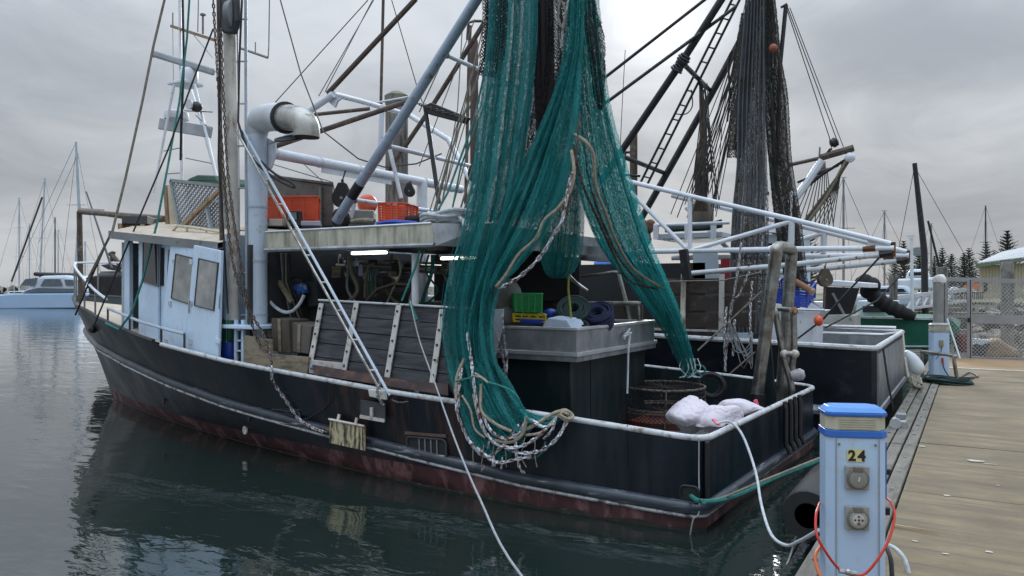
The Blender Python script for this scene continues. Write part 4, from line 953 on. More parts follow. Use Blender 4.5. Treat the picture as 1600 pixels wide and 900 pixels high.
MB().prism([P[3]+Vector((0,-.02,0)), P[2]+Vector((0.03,-.02,0)), P[2]+Vector((0.03,-.02,.04)), P[3]+Vector((0,-.02,.04))], (-.40,.44,0)).build('lid', m_lock, gl_, bevel=.008)
MB().bar(aY(500,292,1.47), aY(500,352,1.47), .01,.05, up=(1,0,0)).build('corner_strip', m_grey, gl_)
mo = thing('small_monitor', 'small dark screen leaning beside the long orange crate on the shelter roof', 'screen', aY(457,353,.55))
MB().prism([aY(446,353,.5), aY(469,353,.5), aY(467,329,.5), aY(447,329,.5)], (0,.06,0)).build('case', m_black, mo, bevel=.01)
MB().prism([aY(450,343,.49), aY(464,343,.49), aY(463,332,.49), aY(451,332,.49)], (0,-.006,0)).build('screen', mat('grey_screen', (.16,.2,.2), .15), mo)
fx = thing('fish_box_lid', 'flat pale lilac plastic lid lying at the roof edge by the orange crate', 'lid', aY(485,352,.5))
MB().prism([aY(470,352.5,.45), aY(501,353,.45), aY(501,345,.45), aY(470,345,.45)], (-.28,.3,0)).build('lid', mat('lilac_plastic', (.4,.36,.44), .5), fx, bevel=.01)
wb = thing('pale_carton', 'pale plastic carton on the roof edge against the stack', 'carton', aY(428,352,.5))
MB().prism([aY(420,353,.5), aY(441,353,.5), aY(440,342,.5), aY(420,342,.5)], (0,.3,0)).build('carton', mat('cream_plastic', (.42,.36,.30), .5), wb, bevel=.01)
def block(nm, label, c, r, top, m=m_black):
    o = thing(nm, label, 'pulley block', c)
    c = Vector(c); ax = Vector((.5,-.85,0)).normalized(); sd = Vector((0,0,1)).cross(ax)
    P = [c+sd*(r*math.cos(a))+Vector((0,0,r*math.sin(a))) for a in [math.radians(x) for x in range(-200,21,20)]]+[c+sd*r*.35+Vector((0,0,r*1.55)), c-sd*r*.35+Vector((0,0,r*1.55))]
    for s_ in (-1,1): MB().prism([p+ax*(.04*s_) for p in P], ax*(.02*s_)).build('cheek', m, o, bevel=.006)
    MB().lathe(c, [(r*.86,-.035),(r*.7,0),(r*.86,.035)], 20, ax).build('sheave', m_darkgrey, o, smooth=True)
    MB().cyl(c-ax*.08, c+ax*.08, r*.16, 10).build('pin', m_grey, o)
    MB().tube([c+Vector((0,0,r*1.4)), c+Vector((0,0,r*1.9))], r*.14, 8).build('eye', m, o)
    MB().chain([c+Vector((0,0,r*1.8)), Vector(top)], .05, .007).build('chain', m_chaindark, o)
    return o
block('pulley_block', 'big black pulley block hanging by chains from the white crossbeam', aY(535,310,1.6), .14, aY(540,266,1.6))
block('pulley_block', 'small dark block under the crossbeam above the small orange crate', aY(640,299,2.6), .08, aY(642,285,2.6))
block('pulley_block', 'green-black oval block among the lines beside the green net', aY(746,272,1.5), .12, aY(748,240,1.5), mat('greenblack', (.012,.04,.035), .5))
tw = thing('tyre_fender', 'black rubber wheel lying on the shelter roof below the hanging block', 'tyre', aY(533,350,1.0)); MB().tube([aY(533,342,1.2)+Vector((.11*math.cos(a),0,.11*math.sin(a))) for a in [i*math.pi/10 for i in range(20)]], .045, 8, closed=True).build('tread', m_rubber, tw, smooth=True)
for i, (P, m, lab) in enumerate((([(550,346),(570,344),(585,346)], m_greyrope, 'thin brown rope end lying on the shelter roof edge under the strut'), ([(590,350),(615,347),(652,350)], m_bluep, 'flattened blue tarpaulin strip under the small orange crate'))):
    q = [aY(px,py,.5) for px,py in P]; tag(MB().tube(smooth(q,4), .03, 7).build('roof_line' if i == 0 else 'blue_tarp_roll', m, smooth=True), lab, 'rope' if i == 0 else 'tarp')
gh = thing('grey_case', 'pale grey equipment case behind the orange float on the shelter roof', 'case', aY(560,345,2.2)); MB().prism([aY(522,350,2.1), aY(584,350,2.1), aY(584,328,2.1), aY(522,326,2.1)], (-.3,.4,0)).build('case', mat('case_grey', (.33,.33,.31), .5), gh, bevel=.02)
dh = thing('dark_bundle', 'dark lumpy bundle of netting beside the white hose coil on the shelter roof', 'bundle', aY(655,350,.7))
M = MB()
for (px, py, r) in ((645,345,.10),(662,343,.12),(678,346,.10),(700,342,.13),(725,340,.14)): M.ball(aY(px,py,.95), r, 7, .7)
M.build('bundle', mat('dark_netting', (.018,.018,.02), .9, var=.5, scale=30, bump=.8, bsc=50), dh, smooth=True)
M = MB()
for k in range(6):
    c = aY(690+4*k, 347-(k % 3)*3, .6); R_ = .20+.03*(k % 3)
    M.tube([c+Vector((R_*1.3*math.cos(a), R_*.7*math.sin(a), .02*math.sin(3*a+k)+.012*k)) for a in [i*math.pi/14 for i in range(28)]], .022, 7, closed=True)
M.tube(smooth(pt([(668,352,.5),(685,338,.6),(705,330,.6),(722,343,.45),(726,353,.4)]),4), .024, 7)
tag(M.build('hose_coil', m_whiterope, smooth=True), 'coil of white hose lying at the aft edge of the shelter roof', 'hose')
dg = thing('drum_stack', 'green plastic drum on a blue drum standing beside the pale folding doors', 'drum', aY(359,565,.25))
c = aY(359,566,.30); MB().lathe(c, [(.105,0),(.11,.01),(.11,.26),(.105,.27)], 20).build('blue_drum', m_bluep, dg, smooth=True)
MB().lathe(c+Vector((0,0,.275)), [(.10,0),(.105,.01),(.105,.28),(.09,.30),(.03,.30)], 20).build('green_drum', m_dgp, dg, smooth=True)
wl = thing('short_ladder', 'short white step frame beside the green and blue drums', 'ladder', aY(378,565,.2))
for px in (369,380): MB().bar(aY(px,500,.22), aY(px,566,.22), .03,.045, up=(1,0,0)).build('rail', m_wh, wl)
for py in (515,532,548): MB().bar(aY(369,py,.22), aY(380,py,.22), .03,.02).build('rung', m_wh, wl)
for i, (q, m, lab) in enumerate(((((424,497),(451,500),(453,552),(425,548)), mat('cardboard_dark', (.085,.068,.055), .8), 'tall dark cardboard carton just inside the shelter by the hoses'), (((452,503),(487,510),(482,553),(454,549)), mat('cardboard_grey', (.13,.115,.10), .8), 'squat grey-brown carton leaning against the otter board end'), (((404,505),(424,510),(424,528),(406,524)), mat('cardboard_pale', (.22,.21,.18), .8), 'small pale box on the plywood coaming next to the stack'))):
    o = thing('carton', lab, 'carton', aY(*q[3], .35)); MB().prism([aY(px,py,.3+.05*i) for px,py in q], (0,.35,0)).build('body', m, o, bevel=.006)
    a = aY(*q[0],.29+.05*i); b_ = aY(*q[1],.29+.05*i); MB().bar(a.lerp(b_,.45), aY(*q[3],.29+.05*i).lerp(aY(*q[2],.29+.05*i),.45), .004,.05, up=(1,0,0)).build('tape', m_ply, o)
cb = thing('rag_bundle', 'crumpled blue rags and plastic heaped under the shelter beside the hoses', 'rags', aY(455,470,.9))
for (px, py, r, m) in ((450,436,.10,m_bluel),(462,442,.09,m_darkgrey),(470,452,.11,m_bluel),(455,455,.12,m_black),(466,462,.12,m_black),(472,450,.06,m_whiterope),(458,466,.05,m_whiterope)):
    M = MB().ball(aY(px,py,1.0), r, 6, .7); M.v = [tuple(Vector(v)+Vector((random.uniform(-.02,.02),random.uniform(-.02,.02),random.uniform(-.02,.02)))) for v in M.v]; M.build('rag', m, cb)

# ---- gear on the hatch bin
zb = 1.66
a = aY(803,503,1.25); crate('mesh_tub', 'shallow yellow plastic crate under the green one on the hatch bin', a+Vector((0,0,.0)), aY(853,505,1.25)-a, (-.18,.28,0), .10, m_yellow, slats=3)
a = aY(806,488,1.3); crate('mesh_crate', 'green plastic slatted crate stacked on the yellow one', a, aY(847,489,1.3)-a, (-.2,.26,0), .225, m_greenp, slats=9)
a = aY(812,505,1.22); MBx = MB().prism([a, aY(845,507,1.22), aY(845,499,1.22), aY(812,498,1.22)], (0,.3,0)); o = MBx.build('navy_bin_lid', m_bluep, bevel=.01); tag(o, 'small dark blue tray in front of the yellow crate', 'tray')
st_ = thing('foam_slab', 'pale blue foam slabs stacked on the hatch bin beside the yellow crate', 'slab', aY(875,510,1.4))
for k, q in enumerate((((846,512),(895,515),(885,500),(856,497)), ((850,506),(899,511),(893,503),(862,497)))):
    MB().prism([aY(px,py,1.12+.1*k) for px,py in q], (.0,.25,.02)).build('slab', mat('pale_foam', (.55,.66,.82), .6), st_, bevel=.01)
def coil(nm, label, c, R_, n, m, ax=(0,0,1), r=.016, layers=4):
    o = thing(nm, label, 'rope coil', c); M = MB(); ax = Vector(ax).normalized(); u = ax.orthogonal().normalized(); w = ax.cross(u); c = Vector(c)
    for k in range(n):
        rr_ = R_*(1-(.36 if layers < 6 else .75)*(k % layers)/layers)+random.uniform(-.01,.01); h = (k//layers)*r*1.9; ph = random.random()*6; tilt = random.uniform(-.12,.12)
        M.tube([c+ax*(h+tilt*rr_*math.sin(a+ph))+(u*math.cos(a)+w*math.sin(a))*rr_*(1+.06*math.sin(2*a+ph)) for a in [i*2*math.pi/22 for i in range(22)]], r, 6, closed=True)
    M.build('turns', m, o, smooth=True); return o
coil('rope_coil', 'dark green rope coil heaped on the hatch bin behind the olive line', aY(897,500,1.75), .19, 48, m_greenrope, (.25,-.6,.7), .017, 7)
coil('rope_coil', 'navy blue rope coil lying at the corner of the hatch bin', aY(936,506,1.9), .17, 48, m_navyrope, (.15,-.6,.7), .017, 7)
coil('rope_coil', 'thin black rope coil at the front of the navy coil on the bin', aY(905,514,1.4), .10, 10, m_blackrope, (.1,-.5,.8), .010)
o = thing('blue_bundle', 'small blue cloth bundle between the green crate and green coil', 'bundle', aY(858,500,1.7)); M = MB().ball(aY(860,492,1.7), .10, 7, .8); M.ball(aY(850,494,1.7), .08, 7, .7); M.build('cloth', m_bluep, o, smooth=True)
# interior gear seen past the net: winch drum, seat, frames
bx = thing('cream_bin', 'cream plastic bin under the shelter behind the green crate', 'bin', aY(850,470,3.0)); MB().prism([aY(848,467,3.0), aY(868,469,3.0), aY(870,432,3.0), aY(846,428,3.0)], (0,.3,0)).build('body', mat('cream_bin', (.48,.43,.34), .5), bx, bevel=.02)
MB().prism([aY(845,433,2.98), aY(871,437,2.98), aY(872,428,2.98), aY(844,424,2.98)], (0,.34,0)).build('rim', mat('cream_bin'," "), bx, bevel=.01)
bs = thing('grey_sack', 'dull grey sack slumped at the forward end of the hatch bin', 'sack', aY(792,490,1.6))
M = MB().ball(aY(790,470,1.7), .22, 9, 1.3); M.ball(aY(796,497,1.5), .2, 9, .7); M.v = [tuple(Vector(v)+Vector((random.uniform(-.012,.012),)*3)) for v in M.v]; M.build('sack', mat('grey_sacking', (.16,.155,.15), .8, bump=.6, bsc=30), bs, smooth=True)
rig([([(958,400,3.4),(985,500,3.4)],4.5), ([(893,435,3.2),(958,425,3.2),(1000,428,3.2)],2.5), ([(872,422,2.8),(918,455,2.8)],3.0), ([(885,425,2.4),(905,445,2.4)],1.5)], 'deck_frame', m_steel, tr, 8)
MB().tube(smooth(pt([(866,475,3.1),(990,474,3.1),(998,478,3.1),(999,500,3.1)]),5), .03, 8).build('bench_rail', m_steel, tr, smooth=True)
MB().prism([aY(845,474,3.4), aY(1003,476,3.4), aY(1003,520,3.4), aY(845,520,3.4)], (0,.05,0)).build('bulwark_board', mat('brown_board', (.06,.048,.042), .7, var=.3, scale=3), tr)
MB().prism([aY(903,384,3.3), aY(948,386,3.3), aY(952,409,3.3), aY(905,407,3.3)], (0,.5,0)).build('awning_end', m_alu, tr)
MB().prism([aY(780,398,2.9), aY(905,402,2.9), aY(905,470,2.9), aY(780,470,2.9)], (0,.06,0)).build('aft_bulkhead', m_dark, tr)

# ---- deck gear at the stern: crab pots, sack
def pot(nm, label, c, r, h, m, lean=(0,0)):
    o = thing(nm, label, 'crab pot', c); c = Vector(c); n = 30
    def ring_(z, rr_): return [c+Vector((rr_*math.cos(2*math.pi*i/n)+lean[0]*z, rr_*math.sin(2*math.pi*i/n)+lean[1]*z, z)) for i in range(n)]
    MB().tube(ring_(h, r), .016, 7, closed=True).build('top_hoop', m, o, smooth=True)
    MB().tube(ring_(0.01, r*.97), .016, 7, closed=True).build('bottom_hoop', m, o, smooth=True)
    M = MB()
    for rows_ in range(9):
        for i in range(n*2):
            z0, z1 = h*rows_/9, h*(rows_+1)/9; a0 = math.pi*(i)/n; a1 = math.pi*(i+(1 if rows_ % 2 else -1)*.8)/n
            M.tube([c+Vector((r*.98*math.cos(a0)+lean[0]*z0, r*.98*math.sin(a0)+lean[1]*z0, z0)), c+Vector((r*.98*math.cos(a1)+lean[0]*z1, r*.98*math.sin(a1)+lean[1]*z1, z1))], .0042, 3, caps=False)
    for i in range(12):
        a0 = math.pi*i/12
        for (zz) in (h,):
            M.tube([c+Vector((r*math.cos(a0+.3*q)*(1-.0*q)+lean[0]*zz, r*math.sin(a0+.3*q)+lean[1]*zz, zz)) for q in (0,)]+[c+Vector((-r*math.cos(a0)+lean[0]*zz, -r*math.sin(a0)+lean[1]*zz, zz-.01))], .004, 3, caps=False)
    M.build('netting', m_netb, o)
    for i in range(4):
        a0 = math.pi*i/2+.4; MB().tube([c+Vector((r*math.cos(a0),r*math.sin(a0),0)), c+Vector((r*math.cos(a0)+lean[0]*h,r*math.sin(a0)+lean[1]*h,h))], .010, 6).build('upright', m, o)
    return o
m_pot = mat('rusty_pot', (.05,.035,.03), .7, var=.5, scale=12, col2=(.22,.18,.15), cov=.4, sc2=30)
cp = aZ(1037,600,.88); 
pot('crab_pot', 'upper round wire crab pot on the stern deck, rim level with the rail', aZ(1037,603,.84)-Vector((0,0,.28)), .52, .28, m_pot)
pot('crab_pot', 'lower round wire crab pot with rusty red base under the other', aZ(1035,640,.52)-Vector((0,0,.2)), .54, .2, m_pot, (.0,.0))
o = [c for c in bpy.data.objects if c.name == 'crab_pot.001'][0]
c = Vector(o.location); MB().lathe(c, [(.50,.01),(.52,.02),(.52,.10),(.50,.10)], 28).build('red_base', mat('red_rust', (.20,.04,.025), .7, var=.4, scale=8, col2=(.06,.03,.025), cov=.4), o)
# crumpled white sack
sk = thing('white_sack', 'crumpled white plastic sacks with red print lying inside the stern rail', 'sack', aZ(1110,650,.6))
def lump(c, rx, ry, rz, seed, rot=0, amp=.22, facets=16):
    """crumpled sack: a soft intersection of random half-spaces with fine creases"""
    from mathutils import noise
    bm = bmesh.new(); bmesh.ops.create_icosphere(bm, subdivisions=5, radius=1.0); r2 = random.Random(seed)
    pl = [(Vector((r2.gauss(0,1), r2.gauss(0,1), r2.gauss(0,1)+.2)).normalized(), r2.uniform(.62,1.0)) for _ in range(facets)]
    for v in bm.verts:
        n_ = v.co.normalized(); acc = 0.0
        for p, d in pl:
            dp = n_.dot(p)
            if dp > .05: acc += (dp/d)**9
        k = (acc+.6)**(-1/9)
        k *= 1+.5*amp*noise.noise(n_*1.4+Vector((seed,0,0)))-.14*max(0, .10-abs(noise.noise(n_*2.6+Vector((0,seed,0)))))*5+.018*noise.noise(n_*9)
        if n_.z < -.3: k *= .8
        v.co = n_*k
    me = bpy.data.meshes.new('sack'); bm.to_mesh(me); bm.free(); R_ = Matrix.Rotation(rot,3,'Z'); c = Vector(c)
    M = MB(); M.add([c+R_@Vector((v.co.x*rx, v.co.y*ry, v.co.z*rz)) for v in me.vertices], [tuple(p.vertices) for p in me.polygons]); bpy.data.meshes.remove(me); return M
lump(aZ(1076,652,.74), .30, .27, .26, 4, .9).build('sack_body', m_bag, sk, smooth=True, angle=80)
lump(aZ(1122,652,.74), .36, .25, .20, 9, .9, .3).build('sack_body', m_bag, sk, smooth=True, angle=80)
lump(aZ(1160,642,.74), .30, .17, .14, 15, .7, .35, 10).build('sack_neck', m_bag, sk, smooth=True, angle=80)
c = aZ(1183,632,.80); MB().tube([c+Vector((-.02,0,.05)), c+Vector((0,.01,-.02)), c+Vector((.01,0,-.08))], .022, 6).build('red_tie', m_bagred, sk)
c = aZ(1123,664,.86); MB().bar(c+Vector((-.08,.10,.03)), c, .03, .012).build('red_print', m_bagred, sk)
o = coil('hose_coil', 'dark hose coil hanging inside the starboard bulwark near the crab pot', aY(1112,602,3.9), .17, 6, m_blackrope, (.2,-1,.1), .018)
# rail-side teal net drape at starboard handled with the net below

# ================================================================ NETS
def resample(pts, n, sm=4):
    P = smooth(pts, sm); acc = [0.0]
    for i in range(1, len(P)): acc.append(acc[-1]+(P[i]-P[i-1]).length)
    A = np.array(acc); X = np.array([tuple(p) for p in P]); q = np.linspace(0, A[-1], n)
    return np.stack([np.interp(q, A, X[:,k]) for k in range(3)], 1)
def net_surface(Lp, Rp, nu, nv, folds, amp, seed, fv=(.35,-.94,0), push=0.0, twist=.0):
    rs = np.random.RandomState(seed)
    Lc = resample([aY(*p) for p in Lp], nv); Rc = resample([aY(*p) for p in Rp], nv)
    u = np.linspace(0, 1, nu); v = np.linspace(0, 1, nv)
    uw = u+.03*np.sin(2*np.pi*u*folds+rs.rand()*6)
    G = Lc[None]*(1-uw)[:,None,None]+Rc[None]*uw[:,None,None]
    U, V = np.meshgrid(u, v, indexing='ij'); ph = rs.rand(6)*6.28
    f = np.sin(2*np.pi*folds*.5*U+ph[3]+.7*np.sin(2*V+ph[0]))*.75+np.sin(2*np.pi*folds*U+ph[0]+.9*np.sin(3*V+ph[1]))*.55+np.sin(2*np.pi*folds*2.3*U+ph[2]+1.3*np.sin(4*V+ph[3]))*.3+np.sin(2*np.pi*folds*4.7*U+ph[4]-2*V)*.15
    f += .25*np.sin(9*V+5*U+ph[5])
    wid = np.linalg.norm(Rc-Lc, axis=1)[None]
    A_ = amp*np.minimum(1.0, wid/.5)*(.35+.65*np.sin(np.pi*np.clip(U,.02,.98))**.5)
    bulge = push*np.sin(np.pi*U)
    d = np.array(fv)/np.linalg.norm(fv)
    G = G+(f*A_+bulge)[...,None]*d+rs.normal(0,.0025,G.shape)
    return G
def net_obj(nm, G, m, w=.0035, parent=None, drop=0.0, seed=0):
    nu, nv = G.shape[:2]; rs = np.random.RandomState(seed+99)
    du = np.gradient(G, axis=0); dv = np.gradient(G, axis=1); Nn = np.cross(du, dv); Nn /= np.linalg.norm(Nn, axis=2, keepdims=True)+1e-9
    I, J = np.meshgrid(np.arange(nu-1), np.arange(nv-1), indexing='ij')
    ev = ((I+J) % 2 == 0)
    a = []; b_ = []
    ia, ja = I[ev], J[ev]; a.append((ia, ja)); b_.append((ia+1, ja+1))
    ia, ja = I[~ev], J[~ev]; a.append((ia+1, ja)); b_.append((ia, ja+1))
    ai = np.concatenate([x[0] for x in a]); aj = np.concatenate([x[1] for x in a]); bi = np.concatenate([x[0] for x in b_]); bj = np.concatenate([x[1] for x in b_])
    if drop:
        keep = rs.rand(len(ai)) > drop; ai, aj, bi, bj = ai[keep], aj[keep], bi[keep], bj[keep]
    A = G[ai,aj]; B = G[bi,bj]; n_ = Nn[ai,aj]
    e = B-A; s_ = np.cross(e, n_); s_ /= np.linalg.norm(s_, axis=1, keepdims=True)+1e-9; s_ *= (w/2)*rs.uniform(.75,1.35,(len(A),1))
    V = np.stack([A-s_, A+s_, B+s_, B-s_], 1).reshape(-1,3); nq = len(A)
    me = bpy.data.meshes.new(nm); me.vertices.add(nq*4); me.vertices.foreach_set('co', V.astype(np.float32).ravel())
    me.loops.add(nq*4); me.loops.foreach_set('vertex_index', np.arange(nq*4, dtype=np.int32)); me.polygons.add(nq)
    me.polygons.foreach_set('loop_start', np.arange(0, nq*4, 4, dtype=np.int32)); me.update(calc_edges=True); me.materials.append(m)
    o = bpy.data.objects.new(nm, me); COL.objects.link(o)
    if parent is not None: adopt(o, parent)
    return o
gn = thing('trawl_net', 'big teal green trawl net hanging from the gantry over the port rail', 'net', aY(780,640,-.05))
# left leg, front sheets
L1 = [(768,-60,.55),(762,60,.5),(752,150,.4),(740,260,.28),(725,350,.18),(702,430,.05),(692,500,-.02),(697,560,-.06),(712,620,-.17),(735,690,-.22),(762,716,-.22)]
R1 = [(838,-60,.5),(838,40,.45),(832,130,.38),(820,220,.3),(808,300,.2),(790,380,.08),(770,450,.0),(765,520,-.05),(782,590,-.10),(805,640,-.2),(815,660,-.22)]
L2 = [(893,-60,.42),(892,30,.42),(884,90,.4),(862,150,.36),(838,205,.32),(812,265,.25),(775,350,.12),(744,440,.02),(728,520,-.06),(735,590,-.12),(755,650,-.24),(790,690,-.26)]
R2 = [(914,-60,.42),(912,40,.42),(908,110,.4),(904,170,.36),(896,225,.32),(882,295,.22),(852,360,.12),(806,420,.04),(778,465,.0),(772,540,-.06),(792,600,-.12),(832,656,-.24)]
L3 = [(886,-60,.62),(884,40,.6),(874,110,.55),(846,190,.45),(806,270,.35),(766,360,.22),(740,450,.12)]
R3 = [(900,-60,.62),(905,40,.6),(907,150,.5),(902,230,.42),(886,300,.3),(850,370,.2),(800,430,.12)]
net_obj('front_sheet', net_surface(L1, R1, 190, 420, 5, .095, 1), m_net, .0046, gn, seed=1)
net_obj('inner_sheet', net_surface([(p[0]+6,p[1],p[2]+.16) for p in L1[:-2]], [(p[0]-2,p[1],p[2]+.16) for p in R1[:-2]], 130, 300, 4, .07, 2), m_net2, .0062, gn, seed=2)
net_obj('middle_sheet', net_surface(L2, R2, 200, 400, 5, .095, 3), m_net, .0044, gn, seed=3)
net_obj('cross_sheet', net_surface(L3, R3, 150, 320, 4, .09, 4), m_net, .0046, gn, seed=4)
net_obj('inner_sheet', net_surface([(p[0]+8,p[1],p[2]+.2) for p in L3], [(p[0]-8,p[1],p[2]+.2) for p in R3], 110, 240, 3, .06, 14), m_net2, .0064, gn, seed=14)
net_obj('inner_sheet', net_surface([(772,-60,1.25),(768,60,1.2),(760,160,1.1),(748,260,.95),(735,345,.8)], [(905,-60,1.25),(908,60,1.2),(905,160,1.1),(892,260,.95),(860,345,.8)], 170, 300, 6, .07, 15), m_net2, .0060, gn, seed=15)
# right leg
L4 = [(880,-60,.95),(888,60,.95),(893,160,1.0),(897,250,1.2),(908,320,1.6),(938,390,2.2),(985,450,2.9),(1030,510,3.3),(1057,560,3.5),(1068,588,3.55)]
R4 = [(930,-60,.95),(940,60,.95),(952,160,1.05),(972,240,1.3),(994,310,1.6),(1016,380,2.1),(1042,440,2.8),(1066,500,3.3),(1083,560,3.5),(1090,584,3.55)]
net_obj('starboard_sheet', net_surface(L4, R4, 165, 420, 5, .10, 5), m_net, .0068, gn, seed=5)
net_obj('inner_sheet', net_surface([(p[0]+6,p[1],p[2]+.2) for p in L4], [(p[0]-4,p[1],p[2]+.2) for p in R4], 110, 300, 3, .07, 6), m_net, .0075, gn, seed=6)
# slack bag (cod end) hanging between the legs
L5 = [(862,250,.9),(858,300,.95),(846,350,1.0),(843,395,1.0),(850,425,1.0),(862,434,1.0)]
R5 = [(905,250,.9),(910,300,.95),(912,350,1.0),(908,395,1.0),(896,425,1.0),(884,434,1.0)]
net_obj('slack_bag', net_surface(L5, R5, 110, 150, 3, .08, 7, push=.15), m_net2, .0060, gn, seed=7)
net_obj('slack_bag', net_surface([(p[0]+3,p[1],p[2]+.2) for p in L5], [(p[0]-3,p[1],p[2]+.2) for p in R5], 90, 130, 3, .08, 8, push=-.15), m_net2, .0060, gn, seed=8)
# lower drape bundled over the rail
L6 = [(700,560,-.08),(716,625,-.20),(738,690,-.26),(770,722,-.26),(800,712,-.25)]
R6 = [(772,560,-.08),(800,600,-.16),(822,640,-.22),(836,656,-.2),(838,662,-.2)]
net_obj('lower_drape', net_surface(L6, R6, 120, 180, 4, .055, 9), m_net, .0042, gn, seed=9)
net_obj('lower_drape', net_surface([(p[0]+4,p[1]-2,p[2]+.05) for p in L6], [(p[0]-4,p[1],p[2]+.05) for p in R6], 100, 150, 4, .05, 10), m_net2, .0056, gn, seed=10)
L7 = [(815,655,-.12),(838,668,-.2),(862,664,-.18),(884,652,-.12)]; R7 = [(820,640,-.08),(842,650,-.14),(866,648,-.12),(890,645,-.08)]
net_obj('rail_drape', net_surface(L7, R7, 26, 60, 2, .03, 11), m_net, .0065, gn, seed=11)
# teal fold ropes running down the sheets
for k in range(16):
    t_ = (k+.5)/16; Pl = [Vector(aY(*p)) for p in L1]; Pr = [Vector(aY(*p)) for p in R1]
    q = [a.lerp(b_, min(1, max(0, t_+random.uniform(-.03,.03))))+Vector((.0,-.05+random.uniform(-.03,.02),0)) for a, b_ in zip(Pl, Pr)]
    MB().tube(smooth(q[:9+random.randrange(2)], 4), random.uniform(.002,.0035), 4).build('gathering_line', m_net if k % 3 else m_net2, gn)
for k in range(9):
    t_ = (k+.5)/9; q = [aY(*a).lerp(aY(*b_), t_)+Vector((0,-.05,0)) for a, b_ in zip(L4, R4)]
    MB().tube(smooth(q, 3), .0035, 4).build('gathering_line', m_net, gn)
# black chafing nets at the top
bn = thing('chafing_net', 'black chafing mesh hanging at the upper left of the green trawl net', 'net', aY(770,110,.6))
net_obj('mesh', net_surface([(752,-60,.5),(754,40,.5),(750,90,.5),(747,118,.5)], [(795,-60,.5),(794,40,.5),(788,90,.5),(772,120,.5)], 22, 70, 3, .05, 20), m_netb, .011, bn, .06, seed=20)
net_obj('mesh', net_surface([(756,-60,.62),(758,40,.62),(754,95,.62)], [(790,-60,.62),(789,40,.62),(780,98,.62)], 20, 60, 3, .05, 21), m_netb, .012, bn, seed=21)
bn2 = thing('chafing_net', 'black ragged chafing mesh along the upper right edge of the green trawl net', 'net', aY(930,150,.9))
net_obj('mesh', net_surface([(905,-60,.9),(910,20,.9),(920,90,.9),(928,150,1.0),(936,170,1.0)], [(922,-60,.9),(932,15,.9),(944,60,.9),(945,120,1.0),(940,172,1.0)], 18, 90, 2, .05, 22), m_netb, .011, bn2, .05, seed=22)
net_obj('mesh', net_surface([(742,180,.75),(750,210,.7),(742,300,.5),(728,360,.3)], [(764,120,.75),(764,210,.7),(756,300,.5),(740,360,.3)], 16, 60, 2, .04, 23), m_galv, .006, bn, .1, seed=23)
# dark brown rolled net in the core
dn = thing('rolled_net', 'dark brown rolled net in the core of the hanging green net', 'net', aY(855,160,.8))
net_obj('mesh', net_surface([(830,-60,.8),(830,60,.8),(822,150,.75),(806,250,.65),(790,330,.55)], [(884,-60,.8),(886,60,.8),(878,150,.75),(862,250,.65),(850,330,.55)], 48, 140, 3, .06, 24), mat('plum_net_twine', (.035,.026,.03), .8), .012, dn, seed=24)
for k in range(3): MB().tube(pt([(838+10*k,-20,.85),(842+9*k,150,.86),(850+8*k,320,.86)]), .05, 8).build('roll', mat('plum_net_twine'," "), dn, smooth=True)
# ropes and chains of the net's foot
fr = thing('ground_gear', 'tan ground rope and grey chain draped down the front of the green net', 'ground gear', aY(850,330,.2))
def drape(P, r, m, nm='rope'): return MB().tube(smooth(pt(P), 5), r, 7).build(nm, m, fr, smooth=True)
drape([(893,235,.2),(897,270,.15),(890,300,.12),(872,325,.1),(850,345,.08),(838,372,.05),(810,398,.02),(790,430,-.02),(775,448,-.04)], .016, m_tanrope)
MB().chain(pt([(893,270,.12),(885,310,.1),(878,345,.08),(862,372,.05),(845,400,.02),(815,430,-.02),(790,446,-.05),(774,452,-.06)]), .075, .010).build('chain', m_chain, fr)
MB().chain(pt([(906,180,.25),(900,240,.22),(893,300,.2),(882,340,.15),(872,360,.1)]), .05, .007).build('chain', m_chaindark, fr)
drape([(897,210,.3),(915,222,.3),(928,245,.4),(930,290,.5),(945,330,.9),(962,375,1.5),(990,420,2.2),(1035,450,2.9)], .017, m_tanrope)
MB().chain(pt([(895,225,.35),(905,270,.45),(915,300,.55),(935,345,1.0),(960,400,1.7),(985,440,2.3),(1030,452,2.9)]), .065, .009).build('chain', m_chaindark, fr)
MB().chain(pt([(925,300,.8),(945,355,1.2),(972,410,1.8),(1010,448,2.6)]), .06, .008).build('chain', m_chaindark, fr)
drape([(876,0,.4),(872,25,.4),(880,45,.42),(884,20,.42),(878,2,.42)], .012, m_greyrope)
MB().chain(pt([(888,0,.42),(880,40,.42),(876,80,.45)]), .05, .007).build('chain', m_galv, fr)
sg = thing('foot_chain', 'chains and tan foot rope looped over the port rail under the green net', 'ground gear', aY(790,700,-.25))
def drape2(P, r, m, nm='rope'): return MB().tube(smooth(pt(P), 5), r, 7).build(nm, m, sg, smooth=True)
def ch2(P, l=.068, w=.0115): return MB().chain(pt(P), l, w).build('chain', m_chain, sg)
ch2([(730,520,-.1),(736,560,-.16),(742,610,-.26),(750,655,-.3),(770,690,-.32),(800,700,-.32),(830,690,-.31),(856,668,-.25)]); ch2([(745,700,-.3),(775,722,-.3),(805,718,-.3),(835,712,-.29)])
drape2([(726,560,-.14),(714,590,-.2),(713,625,-.26)], .018, m_tanrope); drape2([(740,616,-.26),(748,650,-.28),(758,676,-.29),(775,688,-.29),(800,690,-.3),(818,676,-.3),(822,650,-.28)], .017, m_tanrope)
drape2([(752,600,-.2),(752,640,-.28),(768,658,-.3),(785,668,-.3),(800,674,-.3)], .017, m_tanrope); drape2([(818,672,-.28),(836,664,-.24),(858,650,-.2),(875,643,-.16),(890,648,-.14)], .018, m_tanrope)
